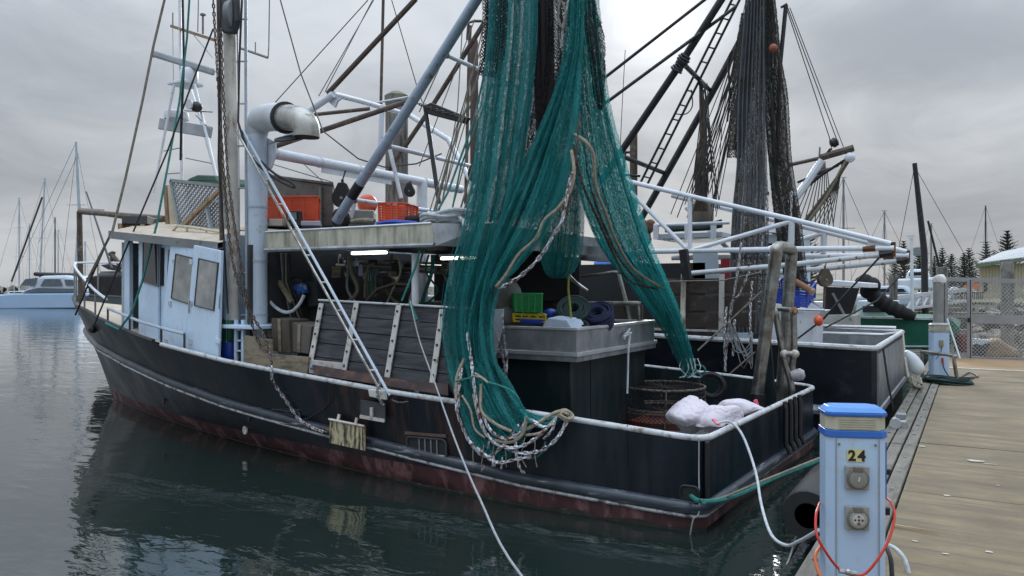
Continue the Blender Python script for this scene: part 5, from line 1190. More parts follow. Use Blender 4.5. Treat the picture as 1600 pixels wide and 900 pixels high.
drape2([(822,680,-.28),(845,676,-.27),(862,660,-.22),(874,647,-.16)], .014, m_tanrope); drape2([(722,618,-.27),(735,640,-.29),(742,670,-.3),(758,684,-.3)], .011, m_tanrope)
ch2([(712,600,-.2),(714,640,-.27),(722,665,-.29),(734,690,-.3),(752,710,-.3),(768,712,-.3),(780,702,-.3),(800,680,-.3),(812,660,-.28)])
ch2([(722,575,-.16),(718,600,-.22),(716,640,-.28)]); ch2([(752,640,-.28),(765,670,-.31),(785,684,-.31),(808,680,-.31),(826,656,-.27),(850,668,-.26),(868,658,-.2)])
ch2([(790,700,-.3),(815,708,-.31),(845,704,-.3),(870,685,-.26),(885,660,-.18),(894,648,-.12)], .07, .010); ch2([(806,690,-.3),(806,705,-.3),(812,730,-.29),(818,738,-.27),(825,740,-.24)], .055, .008)
ch2([(868,652,-.2),(862,672,-.24),(845,690,-.27)],.055,.008); ch2([(771,712,-.3),(772,725,-.3)]); ch2([(785,715,-.28),(783,735,-.28)],.05,.007); ch2([(756,728,-.26),(752,738,-.25)],.05,.007); ch2([(764,690,-.3),(763,698,-.3)],.05,.007)
for k in range(7):
    px = 740+16*k; drape2([(px,690+6*math.sin(k),-.3),(px+random.uniform(-6,6),712,-.3),(px+random.uniform(-8,8),730,-.28)], .0045, m_tanrope, 'frayed_twine')
rail_lash = [(872,646,-.14),(884,640,-.1),(893,650,-.12),(886,656,-.16),(874,648,-.16)]
for k in range(5): drape2([(p[0]+2*k-5,p[1]+random.uniform(-2,2),p[2]-.01*k) for p in rail_lash], .011, m_tanrope, 'lashing')
drape2([(712,596,-.26),(736,590,-.28),(744,586,-.3),(760,596,-.3),(790,606,-.3),(808,620,-.28),(818,642,-.22)], .010, m_teal); drape2([(738,587,-.3),(752,590,-.31),(762,598,-.31),(756,592,-.3),(742,583,-.3)], .010, m_tanrope)
drape2([(816,708,-.25),(832,716,-.25),(848,706,-.25),(852,690,-.24)], .010, m_teal)
hc = thing('hanging_chain', 'pair of pale chains hanging by the white chute near the hatch bin', 'chain', aY(783,560,.6))
for P in ([(784,490,.75),(788,530,.7),(792,560,.65),(790,590,.6),(785,600,.6)], [(776,520,.7),(784,550,.7),(792,590,.65)]): MB().chain(pt(P), .06, .008).build('chain', m_chain, hc)
sc3 = thing('starboard_chain', 'dark chain hanging beside the foot of the net at the hatch bin', 'chain', aY(1045,540,3.4)); MB().chain(pt([(1040,480,3.3),(1048,520,3.4),(1052,555,3.45)]), .06, .009).build('chain', m_chaindark, sc3)
tl = thing('tail_lines', 'tangle of pale teal cords at the foot of the net by the crab pot', 'cord', aY(1078,585,3.5))
for k in range(9):
    x0 = 1066+3*k; MB().tube(smooth(pt([(x0,560,3.5),(x0+random.uniform(-6,6),575,3.45),(x0+random.uniform(-8,8),586,3.45),(x0+random.uniform(-5,10),590,3.4)]),4), .007, 4).build('cord', m_teal if k % 2 else m_whiterope, tl)
MB().tube(smooth(pt([(1085,570,3.5),(1098,572,3.5),(1102,580,3.5),(1092,584,3.5)]),4), .012, 6).build('cord', m_teal, tl)
bl = thing('bin_lanyard', 'pale rope lanyard tied to the hatch bin rim and hanging down its face', 'rope', aY(982,540,2.0))
P = [aX(984,516,hx1+.02)]; MB().tube(smooth([aX(984,514,hx1+.04), aX(977,524,hx1+.05), aX(975,530,hx1+.05)],4), .014, 6).build('knot', m_whiterope, bl)
MB().tube(smooth([aX(976,522,hx1+.05), aX(984,522,hx1+.06), aX(982,545,hx1+.07), aX(981,585,hx1+.08), aX(980,615,hx1+.10)],4), .013, 6).build('rope', m_whiterope, bl, smooth=True)
MB().tube([aX(974,526,hx1+.05), aX(986,520,hx1+.05)], .016, 6).build('hitch', m_whiterope, bl)

# ================================================================ NEIGHBOUR TRAWLER (moored on the far side)
nb_ = thing('fishing_trawler', 'black hulled trawler with white stern booms and grey nets moored behind the nearest boat', 'trawler', (-5, 7.7, 0))
NY0, NY1, NX = 5.25, 10.1, .82
def n_hull(u, f, side):
    l = 13.5*u; b_ = interp(l, [0,.05,.2,6,9,11.5,13.5], [2.30,2.40,2.43,2.45,2.0,1.1,0]); bw = interp(l*.92, [0,.05,.2,5,8,11,12.4], [2.3,2.4,2.42,2.3,1.5,.5,0])
    zr = interp(l, [0,4,8,13.5], [1.26,1.36,1.6,2.2]); e = max(0,f)
    return Vector((NX-l*lerp(.92,1,e), 7.675+side*lerp(bw,b_,e), zr*f if f > 0 else f))
nus = [0,.004,.015]+[i/30 for i in range(1,31)]; nfs = [-.5,0,.2,.4,.6,.8,1]
M = MB()
for s_ in (-1,1): M.grid([[n_hull(u,f,s_) for f in nfs] for u in nus])
M.grid([[n_hull(0,f,-1) for f in nfs],[n_hull(0,f,1) for f in nfs]]); M.build('hull', m_navy, nb_, smooth=True, angle=45)
P = [n_hull(u,1,-1) for u in nus[:-1]][::-1]+[n_hull(u,1,1) for u in nus[:-1]]
MB().tube(P, .04, 8).build('rail_cap', m_rail, nb_, smooth=True)
P = [n_hull(u,.28,-1)+Vector((0,-.03,0)) for u in nus[:-1]][::-1]+[n_hull(u,.28,1) for u in nus[:-1]]
MB().tube(P, .07, 8).build('rubbing_strake', m_alu, nb_, smooth=True)
M = MB()
for s_ in (-1,1): M.grid([[n_hull(u,1,s_)+Vector((0,-.07*s_,0)), Vector((n_hull(u,1,s_).x, n_hull(u,1,s_).y-.07*s_, .55))] for u in nus[2:-3]])
M.grid([[Vector((NX-.08,NY0+.1,1.25)),Vector((NX-.08,NY0+.1,.5))],[Vector((NX-.08,NY1-.1,1.25)),Vector((NX-.08,NY1-.1,.5))]])
M.build('bulwark_lining', m_alu, nb_)
MB().prism([(NX-.1,NY0+.1,.6),(NX-.1,NY1-.1,.6),(-8,NY1-.1,.6),(-8,NY0+.1,.6)], (0,0,.02)).build('deck', m_deck, nb_)
MB().box((NX+.012,7.675,.72), (.03,4.5,.9)).build('transom_plate', m_alu, nb_)
# stern booms: white lattice trusses
def truss(y, sh, nm):
    def q(px, py): return aY(px+sh[0], py+sh[1], y)
    return q
y1 = 6.0
for i, (y, f_) in enumerate(((6.0, lambda p: aY(*p,6.0)), (9.0, lambda p: aY(*p,6.0)+Vector((0,3.0,0))))):
    top = [f_(p) for p in ((960,278),(1080,307),(1238,343),(1392,381))]
    bot = [f_(p) for p in ((960,394),(1078,392),(1240,389),(1397,388))]
    tb = MB().tube(top, rp(3.9,top[1]), 10).build('stern_boom', m_white, nb_, smooth=True)
    MB().tube(bot, rp(4.1,top[1]), 10).build('lower_chord', m_white, tb, smooth=True)
    for a, b_, r in (((1078,308),(1078,392),3.6), ((985,300),(1072,388),3.4), ((1085,390),(1236,346),3.4)): MB().tube([f_(a), f_(b_)], rp(r,top[1]), 8).build('web', m_white, tb, smooth=True)
    MB().tube([f_((1237,347)), f_((1236,384))], rp(4.5,top[1]), 8).build('web', m_whiter, tb, smooth=True)
    MB().prism([f_((1356,371)), f_((1394,380)), f_((1394,388)), f_((1356,386))], (0,.05,0)).build('end_plate', m_white, tb)
    MB().prism([f_((1386,379)), f_((1399,378)), f_((1399,401)), f_((1388,401))], (0,.08,0)).build('rusty_end', mat('heavy_rust', (.17,.065,.022), .75, var=.5, scale=12, col2=(.05,.022,.012), cov=.4), tb)
    MB().tube([f_((1348,389)), f_((1368,388))], rp(4.5,top[1]), 8).build('rust_patch', mat('heavy_rust'," "), tb)
    lb = [f_((1080,427)), f_((1240,413)), f_((1374,398))]
    lo = MB().tube(lb, rp(3.9,top[1]), 10).build('lower_boom', m_whiter, nb_, smooth=True)
    MB().tube([lb[-1], f_((1394,395))], rp(5.0,top[1]), 8).build('boom_clamp', m_black, lo)
# black gantry: inclined legs, rungs, ladder
gl1 = pt([(940,283,6.3),(967,242,6.3),(1065,97,6.3),(1132,-8,6.3)]); MB().tube(gl1, rp(5.5,gl1[1]), 10).build('gantry_leg', m_black, nb_, smooth=True)
gl2 = pt([(1000,345,8.8),(1037,280,8.8),(1110,150,8.8),(1180,20,8.8),(1195,-10,8.8)]); MB().tube(gl2, rp(5.2,gl2[1]), 10).build('gantry_leg', m_black, nb_, smooth=True)
for a, b_ in ((gl1[1], aY(1037,270,8.8)), (gl1[2], aY(1108,140,8.8))): MB().tube([a,b_], rp(4,a), 8).build('gantry_rung', m_black, nb_, smooth=True)
rig([([(1146,-5,7.6),(1000,287,7.6)],1.9), ([(1158,-5,7.6),(1012,287,7.6)],1.9)], 'ladder_rail', m_black, nb_, 6)
for k in range(13):
    t_ = (k+.5)/13; MB().tube([aY(lerp(1146,1000,t_),lerp(-5,287,t_),7.6), aY(lerp(1158,1012,t_),lerp(-5,287,t_)+3,7.6)], .016, 6).build('ladder_rung', m_black, nb_)
rig([([(944,122,5.6),(1103,-2,6.0)],2.6), ([(946,161,5.6),(1083,60,6.2),(1150,10,6.6)],2.8)], 'stowed_pole', m_black, nb_, 7)
ax_ = (gl1[2]-gl1[1]).normalized(); u_ = ax_.orthogonal().normalized(); w_ = ax_.cross(u_)
for k in range(7):
    c = gl1[2]+ax_*(-.16+.045*k); R_ = rp(6.5,c)+random.uniform(0,.03)
    MB().tube([c+(u_*math.cos(a)+w_*math.sin(a))*R_+ax_*random.uniform(-.01,.01) for a in [i*math.pi/6 for i in range(12)]], .022, 5, closed=True).build('lashing_turn', m_darkgrey, nb_, smooth=True)
rig([([(990,205,7.4),(990,330,7.4)],6.0)], 'samson_post', m_brownpole, nb_, 10)
rig([([(990,238,7.4),(978,238,7.4),(975,245,7.4),(975,290,7.4)],2.2), ([(965,272,7.2),(1000,275,7.2)],2.2)], 'post_bracket', m_black, nb_, 7)
rig([([(977,78,7.0),(973,150,7.0),(969,232,7.0)],.6)], 'whip_aerial', m_wire, nb_)
# mizzen gear: drooping rope bundle and fall lines
M = MB()
for k in range(9):
    x0 = 1095+random.uniform(-3,3); M.tube(smooth(pt([(1095,130,7.8),(x0+4,200,7.8),(x0+random.uniform(-8,10),260,7.8),(x0+random.uniform(-6,12),330,7.8)]),4), random.uniform(.015,.04), 5)
M.build('rope_bundle', m_brownpole, nb_, smooth=True)
for (px, py) in ((1096,132),(1110,262),(1098,275)): MB().lathe(aY(px,py,7.7), [(.02,-.05),(.075,-.035),(.075,.035),(.02,.05)], 12, (.95,.1,.2)).build('fall_block', m_darkgrey, nb_, smooth=True)
lines = [([(1185,5,7.2),(1095,310,7.2)],1.0), ([(1180,20,7.2),(1075,320,7.2)],1.0), ([(1172,40,7.2),(1058,340,7.2)],.9), ([(1165,60,7.2),(1115,320,7.2)],.8), ([(1160,80,7.2),(1085,330,7.2)],.9), ([(1150,100,7.2),(1070,320,7.2)],.8), ([(1100,140,7.6),(1080,310,7.6)],1.0), ([(1105,130,7.6),(1115,330,7.6)],.8), ([(1140,150,7.2),(1090,310,7.2)],.9), ([(1145,90,7.2),(1048,335,7.2)],.8), ([(1128,200,7.2),(1118,330,7.2)],.7)]
for k in range(12):
    x0 = random.uniform(1150,1190); lines.append(([(x0,random.uniform(0,60),7.0+random.random()),(random.uniform(1050,1125),random.uniform(300,345),7.2)], random.uniform(.6,1.1)))
for k in range(6): lines.append(([(1097+random.uniform(-3,6),135,7.6),(random.uniform(1080,1125),random.uniform(300,335),7.6)], random.uniform(.6,1.0)))
rig(lines, 'rigging_line', m_wire, nb_)
MB().tube(smooth(pt([(1080,140,7.6),(1082,165,7.6),(1072,178,7.6),(1055,178,7.6)]),4), .012, 5).build('slack_line', m_wire, nb_)
# funnel drum, aft house roof with rolled netting
c = aY(1095,345,8.5); MB().lathe(c-Vector((0,0,.1)), [(.19,0),(.25,.12),(.25,.42),(.22,.45)], 18).build('vent_cowl', mat('khaki_cowl', (.20,.18,.14), .6), nb_, smooth=True)
MB().prism([aY(1022,374,7.9), aY(1128,370,7.9), aY(1128,362,7.9), aY(1022,366,7.9)], (0,1.6,0)).build('aft_roof', m_wh2, nb_, bevel=.01)
for px in (1025,1074,1115): MB().bar(aY(px,352,7.88), aY(px,374,7.88), .05,.10, up=(1,0,0)).build('roof_bracket', m_white, nb_)
MB().tube(pt([(1022,352,7.9),(1140,348,7.9)]), rp(2.5,aY(1022,352,7.9)), 8).build('roof_rail', m_white, nb_, smooth=True)
M = MB()
for k in range(8): M.tube(smooth(pt([(1040,360-2*(k%4),8.0+.1*k),(1065,358-3*(k%3),8.0+.1*k),(1100,357-2*(k%4),8.0+.1*k),(1128,352-3*(k%3),8.0+.1*k)]),3), .05, 6)
M.build('rolled_netting', m_greenrope, nb_, smooth=True)
M = MB()
for k in range(7): M.ball(aY(1008+random.uniform(-6,10), 362+random.uniform(-12,14), 8.2), random.uniform(.06,.13), 6)
M.build('float_cluster', mat('rust_floats', (.16,.07,.045), .7, var=.5, scale=9), nb_, smooth=True)
MB().bb(-6.0,-2.1,7.0,9.6,.6,2.55).build('aft_house', m_dark, nb_)
MB().prism([aY(1082,395,7.0), aY(1120,392,7.0), aY(1124,435,7.0), aY(1084,437,7.0)], (0,.05,0)).build('pale_panel', m_wh2, nb_)
MB().prism([aY(1126,405,6.95), aY(1140,404,6.95), aY(1140,434,6.95), aY(1126,434,6.95)], (0,.1,0)).build('red_panel', mat('red_panel', (.30,.02,.03), .5), nb_)
MB().prism([aY(1036,412,9.9), aY(1060,414,9.9), aY(1060,432,9.9), aY(1036,432,9.9)], (0,.05,0)).build('cream_panel', mat('cream_panel', (.5,.45,.28), .6), nb_)
# stowed timber otter boards on the port side
ob2 = thing('otter_board', 'dark slatted timber otter board with pale posts stowed on the far trawler', 'otter board', aY(1110,540,5.5))
for k in range(3):
    a = aY(1020,436+27*k,5.55); b_ = aY(1180,434+27*k,5.55); MB().prism([a, b_, aY(1180,457+27*k,5.55), aY(1020,459+27*k,5.55)], (0,.06,0)).build('plank', mat('brown_otter_plank', (.045,.033,.028), .7, var=.4, scale=3, col2=(.09,.07,.06), cov=.3), ob2, bevel=.005)
for px in (1068,1128): MB().bar(aY(px,428,5.5), aY(px-1,520,5.5), .04,.075, up=(1,0,0)).build('post', m_rusty if px < 1100 else m_strap, ob2)
MB().bar(aY(1015,515,5.48), aY(1125,519,5.48), .05,.06).build('sill', m_strap, ob2)
MB().bar(aY(1068,390,5.4), aY(1074,438,5.4), .12,.12, up=(1,0,0)).build('dark_block', m_black, ob2)
# side plates
MB().prism([aY(1120,520,5.3), aY(1176,520,5.3), aY(1176,533,5.3), aY(1120,533,5.3)], (0,.04,0)).build('side_plate', m_wh2, nb_)
MB().bb(-4.2,-.6,5.32,5.36,1.1,1.42).build('raised_bulwark', m_black, nb_)
# wires and chains hanging on the far trawler's side
hc2 = thing('side_chains', 'grey chains hanging down the dark side of the far trawler below its boom', 'chain', aY(1140,560,5.2))
for P in ([(1158,380,5.25),(1150,440,5.2),(1140,500,5.2),(1132,580,5.18)], [(1135,480,5.2),(1132,530,5.18),(1134,585,5.18)], [(1175,440,5.25),(1172,500,5.2),(1175,560,5.2)], [(1170,425,5.25),(1155,460,5.2),(1143,475,5.2),(1138,520,5.2)], [(1148,500,5.2),(1145,560,5.18)]): MB().chain(pt(P), .075, .010).build('chain', m_chain, hc2)
wl2 = thing('wire_tangle', 'loose grey wire loops hanging on the far trawler side behind the chains', 'wire', aY(1160,560,5.2))
for k in range(8): MB().tube(smooth(pt([(1142+random.uniform(-4,4),505,5.18),(1146+3*k,545+random.uniform(-8,12),5.16),(1160+2*k,560+random.uniform(-12,20),5.16),(1176,530+4*k,5.18)]),4), .008, 5).build('wire', m_grey, wl2)
rig([([(1090,548,5.1),(1190,455,5.5)],1.5), ([(1030,440,5.2),(1130,438,5.2),(1190,425,5.4)],1.0), ([(1120,602,5.1),(1180,550,5.15)],1.3)], 'side_line', m_greyrope, nb_)
rig([([(1374,402,6.0),(1330,450,6.0),(1285,500,6.2),(1205,560,5.8)],1.6), ([(1415,422,8.9),(1370,470,8.4),(1290,512,7.0)],1.4), ([(1380,545,5.28),(1388,600,5.24),(1396,640,5.22)],1.6)], 'boom_guy', m_blackrope, nb_)
# white fish bin with blue crate at its stern
wbn = thing('fish_bin', 'white open fish bin on the stern of the far trawler', 'bin', aY(1240,540,6.4))
MB().prism([aY(1205,483,6.2), aY(1286,486,6.2), aY(1272,500,6.2), aY(1270,545,6.2), aY(1205,545,6.2)], (0,.9,0)).build('body', m_white, wbn, bevel=.01)
MB().tube([aY(1205,482,6.15), aY(1288,485,6.15), aY(1265,468,6.9)], .02, 6).build('rim', m_alu_l, wbn)
a = aY(1208,474,6.6); crate('fish_crate', 'tilted blue crate with brown rim in the white bin of the far trawler', a, aY(1262,476,6.6)-a+Vector((0,0,-.06)), (.05,.4,.16), .26, m_bluep, slats=6)
rb = thing('rolled_mat', 'brown rolled mat laid over the blue crate in the white bin', 'roll', aY(1255,450,6.7)); MB().cyl(aY(1243,440,6.7), aY(1270,456,6.6), .055, 12).build('roll', mat('brown_roll', (.30,.15,.08), .7), rb, smooth=True); MB().cyl(aY(1268,455,6.6), aY(1271,457,6.59), .06, 12).build('end', m_wood, rb)
ch_ = thing('orange_float', 'small orange float hanging on the line at the far trawler stern', 'float', aY(1279,500,6.3)); MB().ball(aY(1279,501,6.1), .07, 8, 1.2).build('ball', m_ball, ch_, smooth=True)
block('pulley_block', 'rusty brown block hanging from the far boom over the white bin', aY(1289,437,7.4), .12, aY(1296,398,7.6), m_brownpole)
rig([([(1289,440,7.4),(1287,495,7.3),(1278,520,7.2)],2.0)], 'fall_line', m_brownpole, nb_)
# grey and brown nets hanging on the far trawler
g2 = thing('trawl_net', 'grey-blue trawl net hanging in tall folds from the far trawler mast', 'net', aY(1170,440,6.5))
GL = [(1168,-40,6.8),(1160,60,6.8),(1152,160,6.7),(1150,260,6.6),(1142,340,6.5),(1140,440,6.4),(1148,530,6.2)]
GR = [(1196,-40,6.8),(1197,60,6.8),(1198,160,6.7),(1198,260,6.6),(1200,340,6.5),(1198,440,6.4),(1190,520,6.2)]
net_obj('front_sheet', net_surface(GL, GR, 84, 420, 3, .09, 31), m_netg, .0085, g2, seed=31)
net_obj('inner_sheet', net_surface([(p[0]+4,p[1],p[2]+.3) for p in GL], [(p[0]-2,p[1],p[2]+.3) for p in GR], 70, 300, 3, .06, 32), m_netbr, .0105, g2, seed=32)
for k in range(7):
    t_ = (k+.5)/7; MB().tube(smooth([aY(*a).lerp(aY(*b_),t_)+Vector((0,-.06,0)) for a,b_ in zip(GL,GR)],3), .012, 4).build('fold_line', m_netg, g2)
g3 = thing('trawl_net', 'ragged brown net with tattered left edge on the far trawler mast', 'net', aY(1145,240,6.9))
net_obj('mesh', net_surface([(1158,20,6.95),(1146,90,6.95),(1140,170,6.9),(1134,246,6.9)], [(1180,20,6.95),(1176,90,6.95),(1170,170,6.9),(1160,248,6.9)], 34, 190, 2, .05, 33), m_netbr, .0105, g3, .08, seed=33)
net_obj('mesh', net_surface([(1160,20,7.1),(1150,90,7.1),(1146,170,7.05),(1142,235,7.05)], [(1180,20,7.1),(1176,90,7.1),(1170,170,7.05),(1160,235,7.05)], 28, 160, 2, .05, 34), m_netbr, .012, g3, seed=34)
MB().tube(smooth(pt([(1144,80,6.9),(1138,95,6.9),(1140,150,6.9),(1136,190,6.9)]),4), .02, 5).build('torn_edge', m_netb, g3)
g4 = thing('trawl_net', 'brown-black hanging net column right of the grey net on the far trawler', 'net', aY(1240,440,6.8))
BL_ = [(1197,-30,6.9),(1192,25,6.9),(1188,100,6.9),(1196,200,6.85),(1205,300,6.8),(1215,380,6.8),(1228,450,6.8)]
BR_ = [(1207,-30,6.9),(1214,25,6.9),(1220,90,6.9),(1230,150,6.85),(1236,250,6.8),(1250,340,6.8),(1262,450,6.8)]
net_obj('mesh', net_surface(BL_, BR_, 60, 320, 3, .08, 35), m_netbr, .010, g4, seed=35)
net_obj('mesh', net_surface([(p[0]+2,p[1],p[2]+.25) for p in BL_], [(p[0]-3,p[1],p[2]+.25) for p in BR_], 54, 280, 3, .06, 36), mat('dark_brown_net', (.03,.026,.024), .8), .012, g4, seed=36)
net_obj('green_strip', net_surface([(1196,30,6.98),(1196,80,6.98),(1204,160,6.95),(1206,300,6.9)], [(1205,30,6.98),(1204,80,6.98),(1210,160,6.95),(1213,300,6.9)], 14, 200, 2, .03, 37), m_net2, .008, g4, seed=37)
MB().ball(aY(1208,75,6.72), .07, 8).build('net_float', mat('faded_float', (.32,.09,.05), .6), g4, smooth=True)
MB().chain(pt([(1200,300,6.6),(1195,345,6.5),(1190,390,6.4)]), .08, .011).build('net_chain', m_chain, g4); MB().chain(pt([(1237,300,6.6),(1236,330,6.6),(1235,355,6.6)]), .08, .011).build('net_chain', m_chain, g4)
rig([([(1228,8,7.0),(1219,100,7.0),(1212,300,7.0)],3.4), ([(1220,12,7.0),(1230,6,7.0)],2.0)], 'mizzen_pole', m_black, nb_, 8)
rig([([(1228,10,7.0),(1296,215,9.0),(1300,235,9.5)],.7), ([(1230,10,7.0),(1310,225,9.5)],.7), ([(1234,12,7.0),(1318,230,9.8)],.6)], 'aft_stay', m_wire, nb_)
# ================================================================ OTHER BOATS beyond the neighbour
# a third trawler's boom heads
t3 = thing('boom_head', 'cluster of white and brown trawler boom ends lashed together beyond the far nets', 'boom', aY(1250,420,14))
def Y3(px, py, y=14.0): return aY(px, py, y)
for P, r, m in (([(1236,318),(1262,285),(1285,250)],6.5,m_white), ([(1232,258),(1286,246)],3,m_brownpole), ([(1283,246),(1334,231)],5.5,m_brownpole), ([(1250,300),(1285,272),(1320,250)],2.6,m_black), ([(1246,285),(1310,258)],2.2,m_black), ([(1330,244),(1310,275),(1258,345)],3.0,m_brownpole), ([(1322,252),(1290,310),(1262,348)],3.0,m_greyrope), ([(1280,248),(1281,230)],1.4,m_grey), ([(1288,244),(1298,232)],2.2,m_black)):
    q = [Y3(*p) for p in P]; MB().tube(q, rp(r,q[0]), 8).build('boom', m, t3, smooth=True)
MB().lathe(Y3(1303,223), [(.04,-.10),(.12,-.05),(.12,.06),(.05,.10)], 12, (.8,.3,.6)).build('flood_light', m_black, t3, smooth=True)
MB().ball(Y3(1328,246), .13, 8).build('radome', m_white, t3, smooth=True)
M = MB(); [M.tube([Y3(1276+4*k,250+random.uniform(0,4)), Y3(1277+4*k,268)], .03, 5) for k in range(4)]; M.build('lashing', m_greyrope, t3)
for k in range(9): q = [Y3(1276+2*k,262), Y3(1240+8*k,345+3*k)]; MB().tube(q, .012, 4).build('fall_line', m_wire, t3)
for k in range(6): q = [Y3(1326-2*k,252), Y3(1272+6*k,350)]; MB().tube(q, .012, 4).build('fall_line', m_wire, t3)
MB().tube([Y3(1240,322), Y3(1242,440), Vector((Y3(1242,440).x, 14, 0.2))], .12, 8).build('post', m_brownpole, t3)
# third trawler house: white roof rails seen behind
t4 = thing('cabin_cruiser', 'white cabin top with rails seen between the far nets and the pile of booms', 'boat', aY(1225,440,16))
MB().prism([aY(1190,352,16), aY(1252,356,16), aY(1252,366,16), aY(1190,362,16)], (0,2,0)).build('roof', m_white, t4)
for k in range(8): MB().tube([aY(1196+8*k,338,16), aY(1196+8*k,354,16)], .025, 6).build('stanchion', m_white, t4)
MB().tube([aY(1190,338,16), aY(1254,342,16)], .03, 6).build('rail', m_white, t4)
MB().prism([aY(1195,366,16.2), aY(1250,366,16.2), aY(1250,470,16.2), aY(1195,470,16.2)], (0,1.6,0)).build('cabin', m_wh2, t4)
MB().prism([aY(1200,380,16.1), aY(1244,380,16.1), aY(1244,398,16.1), aY(1200,398,16.1)], (0,-.03,0)).build('window', m_glass, t4)
MB().prism([aY(1150,472,16.2), aY(1300,472,16.2), aY(1300,520,16.2), aY(1150,520,16.2)], (0,2.0,0)).build('hull', m_white, t4)
# black-canopied boat
bc = thing('canopy_boat', 'boat with black canvas canopy and white hard top beyond the far stern', 'boat', aY(1320,500,13))
MB().prism([aY(1293,437,13), aY(1359,442,13), aY(1359,450,13), aY(1293,447,13)], (0,1.8,0)).build('hard_top', m_white, bc, bevel=.02)
MB().prism([aY(1290,448,12.9), aY(1343,450,12.9), aY(1330,491,12.9), aY(1289,492,12.9)], (0,.04,0)).build('canvas', mat('black_canvas', (.011,.011,.013), .85, var=.3, scale=2, bump=.5, bsc=3), bc)
MB().bar(aY(1301,458,12.8), aY(1319,491,12.8), .05,.05).build('strut', m_grey, bc)
MB().prism([aY(1268,492,12.6), aY(1336,493,12.6), aY(1336,518,12.6), aY(1268,518,12.6)], (0,1.0,0)).build('hull', mat('dirty_white', (.42,.42,.38), .6, col2=(.1,.09,.08), cov=.25), bc)
ba = thing('furled_awning', 'long black furled awning sagging down to the green boat', 'awning', aY(1390,480,15))
q = [aY(1352,452,15), aY(1375,470,15), aY(1400,484,15), aY(1430,496,15)]; MB().tube(smooth(q,5), [.13,.17,.15,.20,.17,.21,.18,.22,.18,.21,.17,.20,.15,.16,.11,.09], 10).build('roll', mat('black_canvas'," "), ba, smooth=True)
M = MB(); [M.ball(aY(px,py,15), r, 7) for px,py,r in ((1352,440,.2),(1362,446,.22),(1356,455,.2),(1345,441,.15))]; M.build('bunched_end', mat('black_canvas'," "), ba, smooth=True)
# green hull
gb_ = thing('green_boat', 'dark green hulled workboat moored side-on beyond the second pedestal', 'boat', aY(1420,540,15.5))
m_gh = mat('green_hull', (.010,.15,.09), .35, var=.3, scale=1.5, col2=(.02,.05,.035), cov=.25)
P = [aY(1318,495,15.5), aY(1440,496,15.5), aY(1487,500,15.5), aY(1500,512,15.5), aY(1482,545,15.5), aY(1335,547,15.5), aY(1318,540,15.5)]
MB().prism(P, (0,3.0,0)).build('hull', m_gh, gb_, bevel=.04)
MB().bar(aY(1318,495,15.45), aY(1490,499,15.45), .08,.05).build('gunwale', m_rail, gb_)
MB().bar(aY(1335,541,15.45), aY(1470,541,15.45), .03,.04).build('boot_stripe', m_fender, gb_)
MB().prism([aY(1340,470,17), aY(1400,470,17), aY(1400,494,17), aY(1336,494,17)], (0,1.2,0)).build('wheel_box', m_fender, gb_, bevel=.02)
MB().prism([aY(1348,478,16.95), aY(1385,478,16.95), aY(1385,488,16.95), aY(1348,488,16.95)], (0,-.03,0)).build('window', m_glass, gb_)
# rails of the neighbour's stern quarter
tubes([([(1272,509,8.4),(1400,512,8.4)],2.4), ([(1272,520,9.2),(1380,523,9.2),(1404,520,9.6)],2.4)], 'stern_rail', m_alu_l, nb_)
# white yacht hulls in the marina behind
def cruiser(label, q, y, hull_m=m_fender):
    o = thing('moored_yacht', label, 'yacht', aY(q[0]+40, q[1]+10, y))
    x0, y0, w = q
    MB().prism([aY(x0,y0,y), aY(x0+w,y0-3,y), aY(x0+w*.97,y0+16,y), aY(x0+4,y0+18,y)], (0,3.0,0)).build('hull', hull_m, o, bevel=.1)
    MB().prism([aY(x0+w*.2,y0,y+.6), aY(x0+w*.8,y0-2,y+.6), aY(x0+w*.7,y0-16,y+.6), aY(x0+w*.3,y0-15,y+.6)], (0,2.0,0)).build('cabin', hull_m, o, bevel=.15)
    MB().prism([aY(x0+w*.3,y0-5,y+.55), aY(x0+w*.72,y0-6,y+.55), aY(x0+w*.68,y0-11,y+.55), aY(x0+w*.33,y0-11,y+.55)], (0,-.04,0)).build('window', m_glass, o)
    return o
cruiser('white motor yacht behind the timber pile in the marina', (1400,436,66), 34); cruiser('low white yacht hull under the second white boom end', (1330,462,120), 27, m_wh2)
cruiser('white cabin yacht seen under the stern boom between the net and bin', (1010,446,70), 24); cruiser('blue and white launch seen past the hatch bin', (925,408,45), 16, m_bluel)
gcov = thing('covered_boom', 'grey canvas covered boom sloping behind the second boom end', 'sail cover', aY(1430,400,36)); MB().prism([aY(1398,397,36), aY(1430,386,36), aY(1448,384,36), aY(1448,400,36)], (0,.5,0)).build('cover', m_grey, gcov, bevel=.05)

